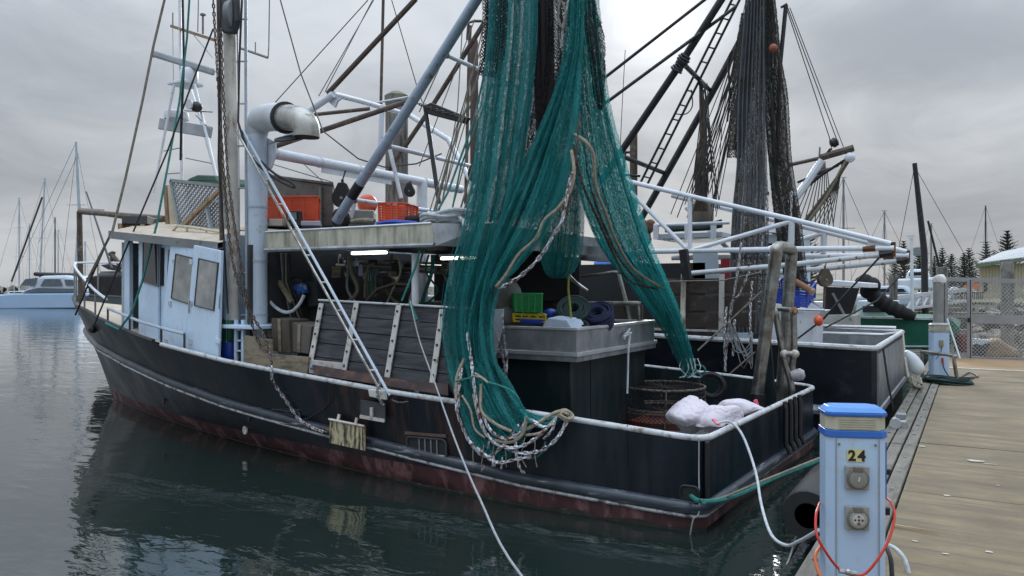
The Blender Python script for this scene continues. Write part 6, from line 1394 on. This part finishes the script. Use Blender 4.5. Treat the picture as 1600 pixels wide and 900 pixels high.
# ================================================================ SAILING BOATS, MASTS
def sailboat(label, mast_px, top_py, d, hull=None, boom=None, tilt=0.0, m=m_wh2, r=.13, spread=None, stay=True, group=None):
    base = aD(mast_px-tilt, 455, d); base.z = .9; top = aD(mast_px, top_py, d)
    o = thing('sailing_boat', label, 'sailing boat', (base.x, base.y, 0), group)
    R_ = Vector((CS,SN,0)); F_ = Vector((-SN,CS,0))
    L_ = hull or 9.0
    # hull: lofted simple yacht
    rows = []
    for i in range(13):
        s_ = i/12; w = 1.35*math.sin(math.pi*min(1, .12+s_*.88))**.7 if s_ < 1 else .02
        c = base+R_*((s_-.5)*L_); c.z = 0
        rows.append([c+F_*(-w)+Vector((0,0,1.0+.25*abs(s_-.4))), c+F_*(-w*.8)+Vector((0,0,.0)), c+F_*(w*.8), c+F_*w+Vector((0,0,1.0+.25*abs(s_-.4)))])
    h = MB().grid(rows, closed=True).build('hull', m_fender, o, smooth=True)
    MB().box(base+Vector((0,0,.45))+R_*.3, (L_*.36,1.5,.5), rz=YAW).build('cabin', m_fender, o, bevel=.1)
    MB().box(base+Vector((0,0,.5))+R_*.3-F_*.77, (L_*.28,.05,.18), rz=YAW).build('window', m_glass, o)
    MB().tube([base, top], [r, r*.75], 8).build('mast', m, o, smooth=True)
    H = top.z
    if spread:
        for f_ in spread: p = base.lerp(top, f_); MB().tube([p-R_*.9, p+R_*.9], .03, 5).build('spreader', m, o)
    if boom: MB().tube([base+Vector((0,0,.9)), base+Vector((0,0,1.0))+R_*boom], .16, 8).build('covered_boom', m_black if boom < 0 else m_bluep, o, smooth=True)
    if stay:
        for s_ in (-.5,.5): MB().tube([top, base+R_*(s_*L_*.95)], .018, 4).build('stay', m_wire, o)
        for s_ in (-.9,.9): MB().tube([top.lerp(base,.05), base+R_*s_*.9], .012, 4).build('shroud', m_wire, o)
    MB().box(top+Vector((0,0,.05)), (.5,.04,.04), rz=YAW).build('masthead', m_grey, o)
    return o
sailboat('moored yacht with the tall bare mast at the far left edge of the marina', 30, 310, 120, spread=(.4,.7))
sailboat('distant yacht with a slightly leaning grey mast left of the catamaran mast', 70, 280, 105, tilt=9, spread=(.5,))
sailboat('distant yacht with a short dark mast between two taller masts', 86, 340, 130, m=m_darkgrey)
sailboat('small distant yacht with thin pale mast near the left edge', 46, 350, 150, spread=(.5,)); sailboat('faint distant yacht with low mast behind the catamaran cabin', 91, 360, 155, stay=False)
sailboat('distant yacht with short mast behind the pulpit rail of the near trawler', 133, 378, 120, spread=(.55,))
# blue-hulled catamaran
ct = thing('catamaran', 'pale blue hulled sailing catamaran at the left edge with black furled boom', 'catamaran', aD(60,482,79))
dC = 79.0
def K(px, py, dd=0.0): return aD(px, py, dC+dd)
m_cat = mat('catamaran_blue', (.34,.48,.66), .3, var=.06, scale=.5); m_catw = mat('catamaran_white', (.55,.62,.70), .35, var=.08, scale=.5)
F3 = Vector((-SN,CS,0))
for dd in (0, 4.2):
    P = [K(-40,470,dd), K(-20,463,dd), K(20,459,dd), K(122,458,dd), K(160,459,dd), K(165,481,dd), K(-30,483,dd)]
    MB().prism(P, F3*1.5).build('hull', m_cat if dd == 0 else m_catw, ct, bevel=.12)
MB().prism([K(28,459,.3), K(125,458,.3), K(118,434,.3), K(100,430,.3), K(62,431,.3), K(48,447,.3)], F3*5).build('cabin', m_catw, ct, bevel=.3)
for q in ([(35,457),(116,457),(116,451),(60,450),(45,453)], [(63,447),(98,447),(94,436),(70,436)], [(32,446),(54,447),(60,434),(40,436)], [(103,446),(116,446),(114,437),(101,437)]): MB().prism([K(px,py,.24) for px,py in q], F3*-.05).build('window', mat('cat_glass', (.10,.13,.16), .1), ct)
MB().tube([K(118,436,2), K(124,330,2), K(119,222,2)][::1], [.17,.16,.13], 10).build('mast', m_wh2, ct, smooth=True)
MB().tube([K(119,320,2)-Vector((CS,SN,0))*1.0, K(119,320,2)+Vector((CS,SN,0))*1.0], .05, 5).build('spreader', m_wh2, ct)
MB().tube([K(54,428,2), K(85,431,2), K(122,433,2)], [.2,.36,.44], 10).build('furled_boom', m_black, ct, smooth=True)
for a, b_ in (((119,222),(18,440)),((120,225),(95,440)),((119,225),(160,440)),((122,240),(60,380))): MB().tube([K(*a,2), K(*b_,2)], .022, 4).build('stay', m_wire, ct)
MB().tube([K(66,308,1), K(18,440,1)], .10, 6).build('forestay_sail', m_darkgrey, ct, smooth=True)
tubes_ = [((3,447),(3,458)),((12,446),(12,458)),((22,445),(22,458))]
for a, b_ in tubes_: MB().tube([K(*a), K(*b_)], .03, 5).build('stanchion', m_white, ct)
# black workboat beyond the bow with an anchor on its stem
wk = thing('black_workboat', 'black-hulled workboat seen beyond the pulpit with an anchor on its bow', 'boat', aD(160,470,24))
dW = 24
P = [aD(132,434,dW), aD(152,430,dW), aD(210,430,dW), aD(210,500,dW), aD(150,500,dW)]; MB().prism(P, F3*2).build('hull', m_black, wk, bevel=.05)
MB().prism([aD(152,430,dW+.1), aD(158,424,dW+.1), aD(210,423,dW+.1), aD(210,430,dW+.1)], F3*1.6).build('foredeck', m_grey, wk)
MB().prism([aD(156,414,dW), aD(172,412,dW), aD(190,417,dW), aD(186,424,dW), aD(168,421,dW)], F3*.1).build('anchor_fluke', m_darkgrey, wk, bevel=.02)
MB().tube([aD(172,395,dW), aD(191,418,dW)], .08, 7).build('anchor_shank', m_brownpole, wk); MB().tube([aD(171,416,dW), aD(178,393,dW)], .06, 7).build('anchor_stock', m_brownpole, wk)
# masts on the right
mr_ = [('slim grey yacht mast behind the boom end cluster', 1318, 278, 60, m_grey), ('pale mast standing left of the dark leaning mast', 1382, 330, 75, m_grey), ('thin mast between the pines', 1455, 350, 90, m_grey), ('lone thin mast by the tall pine near the shed', 1540, 322, 110, m_darkgrey)]
for lab, px, py, d, m in mr_: sailboat('yacht with '+lab, px, py, d, m=m, spread=(.6,), r=.10 if d < 80 else .12)
q0 = aD(1446,400,32); dm = thing('dark_mast', 'tall dark leaning mast rising beyond the covered boom', 'mast', (q0.x,q0.y,0)); MB().tube([Vector((q0.x,q0.y,.3)), aD(1444,392,32), aD(1429,255,32)], [.14,.13,.09], 8).build('mast', m_black, dm, smooth=True)
MB().tube([aD(1429,260,32), aD(1402,400,32)], .012, 4).build('stay', m_wire, dm); MB().tube([aD(1429,260,32), aD(1520,420,32)], .012, 4).build('stay', m_wire, dm)
rk = thing('raked_mast', 'short dark raked spar in front of the pines', 'mast', aD(1470,415,40)); MB().tube([aD(1450,345,40), aD(1468,418,40)], .06, 6).build('spar', m_black, rk)

# ================================================================ SHORE: shed, pines, piles, fence
def box_at(o, nm, m, q, d, dp, bevel=0.0): return MB().prism([aD(px,py,d) for px,py in q], (lambda r_: Vector((r_.x,r_.y,0)).normalized()*dp)(ray(q[0][0],450))).build(nm, m, o, bevel=bevel)
sh_ = thing('shed', 'cream corrugated shed with pale grey roof and green gutter behind the fence', 'shed', aD(1600,470,60))
m_shed = mat('cream_cladding', (.50,.46,.34), .6, var=.08, scale=.5)
ds = 60
box_at(sh_, 'wall', m_shed, [(1530,472),(1760,478),(1760,400),(1530,416)], ds, 12)
for k in range(34):
    px = 1532+5*k; a = aD(px, 416-(px-1530)*.07, ds-.03); b_ = aD(px, 472+(px-1530)*.026, ds-.03); MB().bar(a, b_, .04,.07, up=(CS,SN,0)).build('cladding_rib', m_shed, sh_)
P = [aD(1526,415,ds-.7), aD(1770,384,ds-.7)]; MB().bar(P[0], P[1], .2,.22).build('gutter', mat('gutter_green', (.13,.19,.13), .5), sh_)
MB().prism([aD(1526,412,ds-.7), aD(1770,381,ds-.7), aD(1770,352,ds+9), aD(1566,394,ds+9)], (0,0,.06)).build('roof_sheet', mat('shed_roof', (.40,.42,.43), .5), sh_)
box_at(sh_, 'window', m_glass, [(1537,455),(1543,455),(1543,442),(1537,442)], ds-.02, -.05)
# orange tarp, picket fence and low structures
ot = thing('orange_canopy', 'orange canopy tent beside the shed behind the wire gate', 'canopy', aD(1514,450,56)); box_at(ot, 'canopy', mat('orange_canvas', (.62,.19,.05), .6), [(1500,452),(1530,455),(1530,443),(1520,440),(1508,446)], 56, 2)
for px in (1502,1528): MB().tube([aD(px,450,56), aD(px,471,56)], .04, 6).build('post', m_grey, ot)
bw = thing('blue_boat_cover', 'pale blue covered launch behind the wire gate', 'boat', aD(1490,460,57)); box_at(bw, 'cover', m_wh2, [(1482,461),(1500,461),(1498,450),(1486,447)], 57, 2, .2); box_at(bw, 'hull', m_fender, [(1480,470),(1502,470),(1503,461),(1479,461)], 57, 2, .1)
pf = thing('picket_fence', 'dark picket fence along the top of the rock bank', 'fence', aD(1505,472,50))
for k in range(18): px = 1481+3.2*k; MB().tube([aD(px,456,50), aD(px,472,50)], .03, 4).build('picket', m_darkgrey, pf)
MB().bar(aD(1479,457,50), aD(1540,457,50), .05,.06).build('rail', m_darkgrey, pf); MB().bar(aD(1479,470,50), aD(1540,470,50), .05,.06).build('rail', m_darkgrey, pf)
# Norfolk pines: tiers of drooping branches
m_pine = mat('pine_needles', (.085,.105,.092), .8, var=.4, scale=1.2); m_trunk = mat('pine_trunk', (.08,.06,.05), .9)  # needle colour lightened and greyed to imitate distance haze
def pine(label, px, top, bot, d, seed, open_=1.0, wide=.40):
    r2 = random.Random(seed); base = aD(px, bot, d); tp = aD(px, top, d); base.z = 1.2; H = tp.z-base.z
    o = thing('norfolk_pine', label, 'tree', base, 'pines behind the marina')
    MB().tube([base, base.lerp(tp,.5)+Vector((.05*H*.2,0,0)), tp], [H*.022,H*.014,H*.003], 7).build('trunk', m_trunk, o, smooth=True)
    M = MB(); n = 17
    for k in range(n):
        t_ = .16+.83*(k/(n-1)); z = base.z+H*t_; rad = H*wide*(1-t_)**.75*r2.uniform(.6,1.2)+H*.015
        for j in range(9):
            if r2.random() < .10: continue
            a = 2*math.pi*(j/9)+r2.uniform(-.3,.3)+k*.4; dr = Vector((math.cos(a),math.sin(a),0)); L_ = rad*r2.uniform(.75,1.1)
            root = Vector((base.x,base.y,z)); 
            for q in range(7):
                f0 = q/7; f1 = (q+1.1)/7
                p0 = root+dr*L_*f0+Vector((0,0,L_*(.10*f0+.32*f0*f0)));  p1 = root+dr*L_*f1+Vector((0,0,L_*(.10*f1+.32*f1*f1)))
                sd_ = Vector((-dr.y,dr.x,0)); w = H*.021*(1.2-.8*f0)*r2.uniform(.7,1.3)
                M.add([p0-sd_*w, p1+Vector((0,0,-w*.3)), p0+sd_*w, p0+Vector((0,0,-w*1.2))], [(0,1,2),(0,1,3),(2,1,3)])
                if q: M.add([p0, p0+sd_*w*2.6+dr*w*1.6+Vector((0,0,w*.6)), p0+dr*w*.9], [(0,1,2)]); M.add([p0, p0-sd_*w*2.6+dr*w*1.6+Vector((0,0,w*.6)), p0+dr*w*.9], [(0,1,2)])
    M.build('crown', m_pine, o)
pine('pine just right of the second boom end, left of the dark mast', 1412, 377, 445, 105, 1); pine('slim pine behind the dark leaning mast', 1436, 390, 445, 110, 2, wide=.42)
pine('pine above the white-capped post', 1472, 388, 445, 112, 3); pine('pine between the white-capped post and the dense pair', 1487, 397, 445, 118, 4)
pine('bushy dark pine left of the shed', 1506, 396, 448, 100, 5, wide=.42); pine('taller dense pine next to the shed gable', 1514, 388, 448, 108, 6, wide=.42)
pine('pine beside the lone thin mast above the shed roof', 1541, 378, 440, 125, 7); pine('largest pine above the shed roof near the right edge', 1574, 361, 440, 118, 8, wide=.46); pine('pine partly hidden behind the far boom head', 1262, 360, 440, 95, 9, wide=.5); pine('small pine far right behind the shed roof', 1460, 400, 446, 120, 10); pine('low pine left of the dark mast foot', 1398, 408, 446, 118, 11, wide=.45)
# piles
def pile(label, px, top, wpx, d, cap=None, zb=-1.0, m=None):
    t_ = aD(px, top, d); r = wpx/2*d/FPX; o = thing('mooring_pile', label, 'pile', (t_.x,t_.y,0))
    prof = [(r*1.05, zb-t_.z)]+[(r*random.uniform(.96,1.04), lerp(zb-t_.z, -.05, (k+1)/8)) for k in range(8)]+[(r*.8, 0)]
    MB().lathe(t_, prof, 16).build('shaft', m or m_pile, o, smooth=True)
    if cap: MB().lathe(t_, cap(r), 16).build('pile_cap', mat('lichen_cap', (.20,.20,.15), .85, col2=(.1,.1,.07), cov=.4), o, smooth=True)
    return o
pile('big weathered timber pile rising behind the near trawler roof', 620, 152, 36, 14.5, lambda r: [(r*1.06,-.1),(r*1.06,.02),(r*.5,.10)])
pile('grey concrete pile standing behind the wire gate', 1574, 409, 18, 21, m=mat('concrete_pile', (.21,.20,.18), .8, var=.2, scale=2, col2=(.09,.085,.075), cov=.35, sc2=3))
pile('dark timber pile beside the white-capped post', 1472, 417, 16, 19); pile('timber pile in front of the white yachts', 1396, 430, 12, 24)
pile('dark reddish timber pile beside the green net', 741, 62, 13, 16.5, m=mat('red_pile', (.075,.042,.038), .7, var=.35, scale=3))
wc = thing('capped_post', 'grey post with a white wrapped cap at the end of the dock', 'post', aZ(1466,572,DZ))
p = aD(1466,440,14.5); MB().tube([Vector((p.x,p.y,DZ)), p], .09, 12).build('post', mat('post_grey', (.26,.26,.26), .6), wc, smooth=True)
lump(p+Vector((0,0,.02)), .13,.13,.15, 21, 0, .25).build('wrapped_cap', mat('cap_white', (.62,.60,.58), .7), wc, smooth=True, angle=80)
# gangway truss behind
gw = thing('gangway', 'white lattice gangway leading down to the marina behind the green boat', 'gangway', aD(1440,480,26))
MB().bar(aD(1385,466,26), aD(1520,452,26), .15,.12).build('top_chord', m_alu_l, gw); MB().bar(aD(1415,483,26), aD(1520,469,26), .10,.08).build('bottom_chord', m_alu_l, gw)
for k in range(6):
    x0 = 1418+12*k; MB().tube([aD(x0,482-1.6*k,26), aD(x0+10,464-1.4*k,26)], .045, 6).build('web', m_alu_l, gw); MB().tube([aD(x0+10,464-1.4*k,26), aD(x0+12,481-1.6*k,26)], .035, 6).build('web', m_alu_l, gw)
lp = thing('lamp_pole', 'thin white pole with flat lamp head rising over the yachts', 'lamp pole', aD(1426,520,24)); MB().tube([aD(1426,520,24), aD(1424,372,24)], .05, 8).build('pole', m_fender, lp, smooth=True); MB().box(aD(1423,369,24), (.22,.12,.06)).build('head', m_fender, lp)
# wire gate and fence at the dock end
fg = thing('wire_gate', 'galvanised wire mesh gate and fence across the far end of the dock', 'fence', aZ(1545,562,DZ))
def FP(px, py): return aY(px, py, 14.0)
m_fr = mat('gate_galv', (.34,.345,.36), .45, .5, var=.15, scale=4)
for (px, t_, b_, w) in ((1514,436,560,.09),(1517,436,560,.05),(1479,436,560,.06)):
    MB().bar(FP(px,t_), FP(px,b_), .06, w, up=(1,0,0)).build('gate_post', m_fr, fg, bevel=.008)
for (a, b_, w) in (((1478,436),(1640,441),.10),((1517,498),(1640,501),.20),((1478,494),(1514,495),.05),((1478,558),(1640,562),.06)): MB().bar(FP(*a), FP(*b_), .05, w).build('gate_rail', m_fr, fg)
MB().box(FP(1514,500), (.06,.12,.10)).build('latch', m_black, fg)
c4 = [FP(1479,437), FP(1640,442), FP(1640,562), FP(1479,558)]
lattice([p+Vector((0,.01,0)) for p in c4], 26, 20, .011, (1,), 'mesh_wire', m_galv, fg); lattice([p+Vector((0,.02,0)) for p in c4], 26, 20, .011, (-1,), 'mesh_wire', m_galv, fg)
gst = thing('gate_stay', 'thin pale diagonal stay propping the wire gate', 'stay', FP(1498,560)); MB().tube([aY(1480,498,13.6), aY(1500,560,13.2)], .018, 6).build('rod', m_fender, gst)
dd_ = thing('beached_dinghy', 'upturned tan and dark dinghy on the shore behind the gate', 'dinghy', aD(1540,545,22)); box_at(dd_, 'hull', mat('tan_dinghy', (.26,.18,.10), .6), [(1518,538),(1560,530),(1590,548),(1600,560),(1530,560)], 20.5, 1.2, .08); box_at(dd_, 'dark_side', m_darkgrey, [(1515,545),(1548,535),(1540,556),(1516,556)], 20.3, .15)
box_at(dd_, 'sheet', m_fender, [(1516,528),(1545,532),(1540,540),(1516,536)], 20.4, .3)
rd = thing('red_drum', 'dull red drum behind the wire gate', 'drum', aD(1502,548,20)); MB().lathe(aD(1502,550,20), [(.15,0),(.16,.02),(.16,.45),(.15,.47)], 14).build('drum', mat('dull_red', (.18,.03,.035), .6), rd, smooth=True)

# ================================================================ THINGS ON THE DOCK
def pedestal(label, base, s, number=None, m_top=None):
    o = thing('power_pedestal', label, 'power pedestal', base); base = Vector(base)
    Rz = Matrix.Rotation(YAW-math.radians(9), 3, 'Z')
    def q(x, y, z): return base+Rz@Vector((x*s, y*s, z*s))
    def prism8(w0, d0, w1, d1, ch, z0, z1):
        def sec(w, d, z): return [q(x,y,z) for x,y in ((-w/2,-d/2+ch),(-w/2+ch,-d/2),(w/2-ch,-d/2),(w/2,-d/2+ch),(w/2,d/2-ch),(w/2-ch,d/2),(-w/2+ch,d/2),(-w/2,d/2-ch))]
        a = sec(w0,d0,z0); b_ = sec(w1,d1,z1); M = MB(); M.add(a+b_, [tuple(range(8))[::-1], tuple(range(8,16))]+[(i,(i+1)%8,8+(i+1)%8,8+i) for i in range(8)]); return M
    body = prism8(.30,.20,.30,.20,.035,0,.815).build('shell', m_pedw, o, bevel=.004)
    prism8(.315,.215,.31,.21,.036,.816,.852).build('lower_band', m_top or m_pedb, o, bevel=.004)
    lens = prism8(.30,.20,.30,.20,.04,.853,.925).build('light_lens', m_pedl, o, bevel=.003)
    for k in range(5):
        MB().bar(q(-.09,-.103,.864+.012*k), q(.09,-.103,.864+.012*k), .004, .004).build('louvre', m_pedl, lens)
    prism8(.315,.215,.315,.215,.036,.926,.944).build('cap_edge', m_top or m_pedb, o, bevel=.004)
    prism8(.315,.215,.26,.16,.036,.945,.972).build('cap', m_top or mat('cap_blue', (.07,.25,.62), .35, var=.1, scale=5), o, bevel=.006)
    if number:
        MB().bar(q(-.105,-.105,0.0), q(-.105,-.105,.81), .006*s, .004*s).build('panel_seam', m_sock, body); MB().bar(q(.108,-.105,0.0), q(.108,-.105,.81), .006*s,.004*s).build('panel_seam', m_sock, body)
        for x in (-.09,.09): MB().cyl(q(x,-.1,.78), q(x,-.106,.78), .006, 8).build('screw', m_sockd, body)
        pl_ = MB(); pl_.add([q(-.052,-.104,.69), q(.038,-.104,.69), q(.038,-.104,.755), q(-.052,-.104,.755)], [(0,1,2,3)])
        plate = pl_.build('number_plate', mat('yellow_label', (.62,.56,.24), .5, var=.1, scale=9), o)
        for ch, x in (('2',-.046),('4',.002)):
            cu = bpy.data.curves.new('digit', 'FONT'); cu.body = ch; cu.size = .076*s; cu.extrude = .0008; cu.offset = .0028
            to = bpy.data.objects.new('tmp', cu); COL.objects.link(to); bpy.context.view_layer.update()
            me = bpy.data.meshes.new_from_object(to); bpy.data.objects.remove(to)
            Mx = MB(); ex = Rz@Vector((1,0,0)); ez = Vector((0,0,1)); p0 = q(x,-.1055,.697)
            Mx.add([p0+ex*v.co.x+ez*v.co.y-(Rz@Vector((0,1,0)))*v.co.z for v in me.vertices], [tuple(p.vertices) for p in me.polygons]); Mx.build('digit', m_black, plate)
        for zz, kind in ((.565,0),(.355,1)):
            sk_ = MB().box(q(-.004,-.112,zz+.045), (.118*s,.022*s,.125*s), Rz).build('socket', m_sock, o, bevel=.006)
            ax = Rz@Vector((0,-1,0)); c = q(-.004,-.122,zz+.042)
            MB().lathe(c, [(.056*s,0),(.056*s,.012*s),(.050*s,.016*s),(.045*s,.016*s)], 24, ax).build('collar', m_sockd, sk_, smooth=True)
            MB().lathe(c, [(.044*s,.010*s),(.044*s,.019*s),(.036*s,.021*s)], 24, ax).build('lid' if kind == 0 else 'face', m_sock if kind else mat('socket_lid', (.24,.235,.21), .4), sk_, smooth=True)
            MB().box(q(-.004,-.136,zz+.093), (.045*s,.02*s,.026*s), Rz).build('hinge', m_sockd, sk_, bevel=.003)
            if kind:
                MB().lathe(c, [(.031*s,.018*s),(.031*s,.0225*s)], 20, ax).build('pin_disc', m_strap, sk_)
                for aa in range(5):
                    a = aa*2*math.pi/4; rr_ = .018*s if aa < 4 else 0
                    p = c+ax*.021*s+(Rz@Vector((math.cos(a)*rr_,0,math.sin(a)*rr_))); MB().cyl(p, p+ax*.004*s, .005*s, 8).build('pin_hole', m_black, sk_)
            else: MB().bar(c+ax*.022*s-(Rz@Vector((0,0,.01))), c+ax*.022*s+(Rz@Vector((.004,0,.012))), .004,.008).build('mark', m_strap, sk_)
        # water tap plates on the right flank
        MB().box(q(.153,-.0,.64), (.012*s,.12*s,.30*s), Rz).build('side_panel', m_pedb, o, bevel=.004)
        MB().box(q(.165,-.04,.63), (.03*s,.03*s,.03*s), Rz).build('tap', m_black, o, bevel=.004); MB().box(q(.165,-.03,.42), (.03*s,.03*s,.04*s), Rz).build('tap', m_black, o, bevel=.004)
    else:
        MB().box(q(.0,-.112,.62), (.07*s,.03*s,.12*s), Rz).build('socket', mat('brassy', (.35,.32,.2), .4, .4), o, bevel=.01)
        MB().tube(smooth([q(.0,-.12,.58), q(-.02,-.13,.45), q(-.10,-.14,.34)],4), .006, 5).build('lead', m_blackrope, o)
        MB().tube(smooth([q(.02,-.12,.30), q(.02,-.16,.20), q(.06,-.18,.10), q(.12,-.2,.01)],4), .010, 5).build('lead', m_blackrope, o); MB().cyl(q(.02,-.11,.36), q(.02,-.13,.28), .018).build('plug', m_redhose, o)
        MB().box(q(0,-.001,.42), (.315*s,.215*s,.02*s), Rz).build('strap', m_black, o)
    return o
b0 = aD(1331, 450, 4.12); b0.z = DZ
pedestal('near white and blue dock power pedestal numbered 24', b0, 1.0, '24')
b1 = aZ(1467, 590, DZ); pedestal('second white power pedestal with grey cap further along the dock', b1, 1.0, None, mat('grey_cap', (.30,.31,.30), .5))
# red hoses looped round the near pedestal
hs = thing('red_hose', 'red water hose looped round the near power pedestal', 'hose', aD(1331,880,3.9))
def HD(px, py, d): return aD(px, py, d)
MB().tube(smooth([HD(1281,786,4.15), HD(1275,805,4.0), HD(1276,835,3.9), HD(1290,862,3.88), HD(1308,886,3.88), HD(1325,897,3.88), HD(1350,897,3.88), HD(1372,873,3.88), HD(1390,840,3.92), HD(1398,805,4.0), HD(1392,785,4.1), HD(1383,777,4.2)],6), .0068, 8).build('hose', m_redhose, hs, smooth=True)
MB().tube([HD(1311,892,3.87), HD(1338,896,3.87)], .012, 8).build('clamp', m_galv, hs); MB().ball(HD(1325,893,3.86), .016, 6).build('fitting', m_galv, hs)
oh = thing('orange_hose', 'orange hose curling at the foot of the near power pedestal', 'hose', aD(1285,890,4.1)); MB().tube(smooth([HD(1283,852,4.2), HD(1274,868,4.1), HD(1276,885,4.05), HD(1284,905,4.0)],6), .009, 8).build('hose', m_orhose, oh, smooth=True)
gh_ = thing('grey_hose', 'grey hose running down behind the right side of the near pedestal', 'hose', aD(1410,890,4.4)); MB().tube(smooth([HD(1385,850,4.5), HD(1400,858,4.4), HD(1414,875,4.35), HD(1422,905,4.3)],6), .012, 8).build('hose', m_whiterope, gh_, smooth=True)
bh = thing('black_hose', 'black hose hanging close against the right side of the near pedestal', 'hose', aD(1390,890,4.1)); MB().tube(smooth([HD(1386,858,4.2), HD(1392,875,4.1), HD(1394,905,4.05)],6), .012, 8).build('hose', m_blackrope, bh, smooth=True)
# pale hose from the stern rail to the pedestal
sr = Vector((.08,.6,.83))
ph = thing('shore_hose', 'pale blue-grey hose drooping from the stern rail to the near pedestal', 'hose', aX(1145,662,.1))
P = [aX(1118,662,-.02), aX(1140,659,.06), aD(1160,680,6.9), aD(1180,735,6.6), aD(1190,790,6.2), aD(1205,835,5.8), aD(1228,852,5.4), aD(1250,845,5.0), aD(1280,828,4.4)]
MB().tube(smooth(P,6), .0115, 8).build('hose', m_whiterope, ph, smooth=True)
# mooring ropes
m_greyline = mat('grey_line', (.30,.31,.33), .6, var=.2, scale=30)
def rope(nm, label, P, r, m): return tag(MB().tube(smooth(P,6), r, 7).build(nm, m, smooth=True), label, 'rope')
rope('mooring_rope', 'teal mooring rope from the stern fairlead to the dock behind the near pedestal', [on_hull(1080,775,.03), aZ(1100,784,.40), aD(1150,775,7.0), aD(1215,745,7.6), aD(1280,720,7.9), aD(1330,700,8.0)], .020, m_teal)
rope('mooring_rope', 'second grey-green stern rope running close below the teal one to the dock', [on_hull(1082,779,.03), aD(1120,780,6.6), aD(1190,752,7.2), aD(1280,716,7.7), aD(1330,698,7.9)], .012, m_greyrope)
rope('mooring_rope', 'long pale mooring rope running from the otter board down across the water to the dock', [aY(641,470,.15), aD(655,530,8.05), aD(680,600,7.2), aD(712,690,6.0), aD(750,780,5.0), aD(815,900,3.9), Vector((1.25,-4.0,.56))], .0075, m_greyline)
rope('hanging_line', 'white line hanging down the port quarter from the rail into the water', [on_hull(1092,684,.04), on_hull(1092,740,.03), on_hull(1092,800,.09), on_hull(1083,812,.09), on_hull(1078,838,.03)+Vector((0,-.03,-.05))], .0065, m_greyline)
rope('hanging_line', 'pale cord hanging down to the water beyond the stern beside the pedestal', [aD(1278,728,7.5), aD(1272,750,7.3), aD(1262,775,7.2), aD(1235,868,6.0), aD(1215,905,5.6)], .007, m_greyline)
ck = thing('dock_cleat', 'galvanised horn cleat at the dock edge holding the long pale rope', 'cleat', (1.25,-4.0,.51)); MB().tube([(1.25,-4.16,.57),(1.25,-4.0,.56),(1.25,-3.84,.57)], .022, 8).build('horn', m_galv, ck, smooth=True); MB().box((1.25,-4.0,.53), (.07,.12,.05)).build('base', m_galv, ck, bevel=.01)
df = thing('dock_fender', 'big black rubber cylinder fender lying at the dock edge beside the near pedestal', 'fender', (1.0,-.2,.3))
a = aD(1262,806,6.0); ax = Vector((0,1,0)); 
MB().lathe(a, [(.10,0),(.19,.0),(.205,.03),(.205,1.1),(.19,1.12),(.1,1.12)], 24, ax).build('drum', m_rubber, df, smooth=True); MB().lathe(a, [(.10,.0),(.10,.05),(.02,.05)], 16, ax).build('bore', m_dark, df)
# items along the dock edge further on
wf = thing('white_fender', 'white teardrop fender squeezed between the far stern and the dock', 'fender', aD(1424,565,12.0)); MB().tube(smooth([aD(1416,548,11.6), aD(1424,560,11.6), aD(1432,574,11.6), aD(1437,584,11.6)],4), [.02,.04,.06,.08,.09,.10,.105,.11,.11,.105,.09,.07,.04], 12).build('bulb', m_fender, wf, smooth=True)
pr = thing('pipe_hoop', 'low rusty pipe hoop rail straddling the second pedestal', 'rail', aZ(1465,598,DZ))
a = aZ(1441,590,DZ); b_ = aZ(1497,600,DZ); z1 = DZ+.47
MB().tube(smooth([a, a+Vector((0,0,.40)), a.lerp(b_,.06)+Vector((0,0,.46)), a.lerp(b_,.9)+Vector((0,0,.46)), b_+Vector((-.06,0,.40)), b_],4), .03, 8).build('hoop', m_steel, pr, smooth=True)
c = aZ(1486,597,DZ); coil('hose_coil', 'flat coil of dark green hose lying at the foot of the second pedestal', aZ(1481,597,DZ+.015), .36, 12, m_greenrope, (0,0,1), .014)
rope('dock_rope', 'brown rope end lying on the dock beside the green hose coil', [aZ(1500,590,DZ+.02), aZ(1515,582,DZ+.02), aZ(1528,588,DZ+.02), aZ(1512,590,DZ+.02)], .014, m_brownpole)
tg = thing('dock_tangle', 'tangle of weathered mooring rope on the dock edge by the far stern', 'rope', aZ(1436,600,DZ))
for k in range(9):
    P = [aZ(1428+random.uniform(-4,12), 590+random.uniform(-6,16), DZ+.03+.02*(k%4)) for _ in range(6)]; MB().tube(smooth(P,4), .016, 6).build('rope', m_greyrope if k % 2 else m_tanrope, tg, smooth=True)
rope('mooring_rope', 'slack rope from the far trawler stern quarter to the dock edge', [n_hull(0,1,1)+Vector((.05,-.6,0)), aZ(1420,590,.9), aZ(1440,606,DZ+.04)], .016, m_greyrope)

for k in range(26):
    y = -3.0+.66*k
    for dx in (.055,.30): MB().lathe((DX+dx, y, DZ+.010), [(.016,0),(.016,.010),(.010,.013)], 8).build('bolt_head', m_grey, dock)

GROUPS = {'fish_crate': 'plastic fish crates on the boats', 'pulley_block': 'pulley blocks in the rigging', 'rope_coil': 'rope coils on the hatch bin', 'crab_pot': 'wire crab pots on the stern deck', 'carton': 'cartons under the shelter', 'sailing_boat': 'yachts moored in the marina', 'moored_yacht': 'white yachts behind the trawlers', 'mooring_pile': 'mooring piles around the berths', 'mooring_rope': 'mooring ropes to the dock', 'power_pedestal': 'power pedestals along the dock', 'trawl_net': 'trawl nets hung up to dry', 'chafing_net': 'black chafing nets', 'otter_board': 'otter boards on the trawlers', 'fishing_trawler': 'trawlers moored stern-to', 'dock_cleat': 'cleats on the dock edge', 'hanging_line': 'lines hanging over the stern', 'hose_coil': 'hose coils'}
for o in list(bpy.data.objects):
    if o.parent is None and 'label' in o:
        g_ = GROUPS.get(o.name.split('.')[0])
        if g_ and 'group' not in o: o['group'] = g_
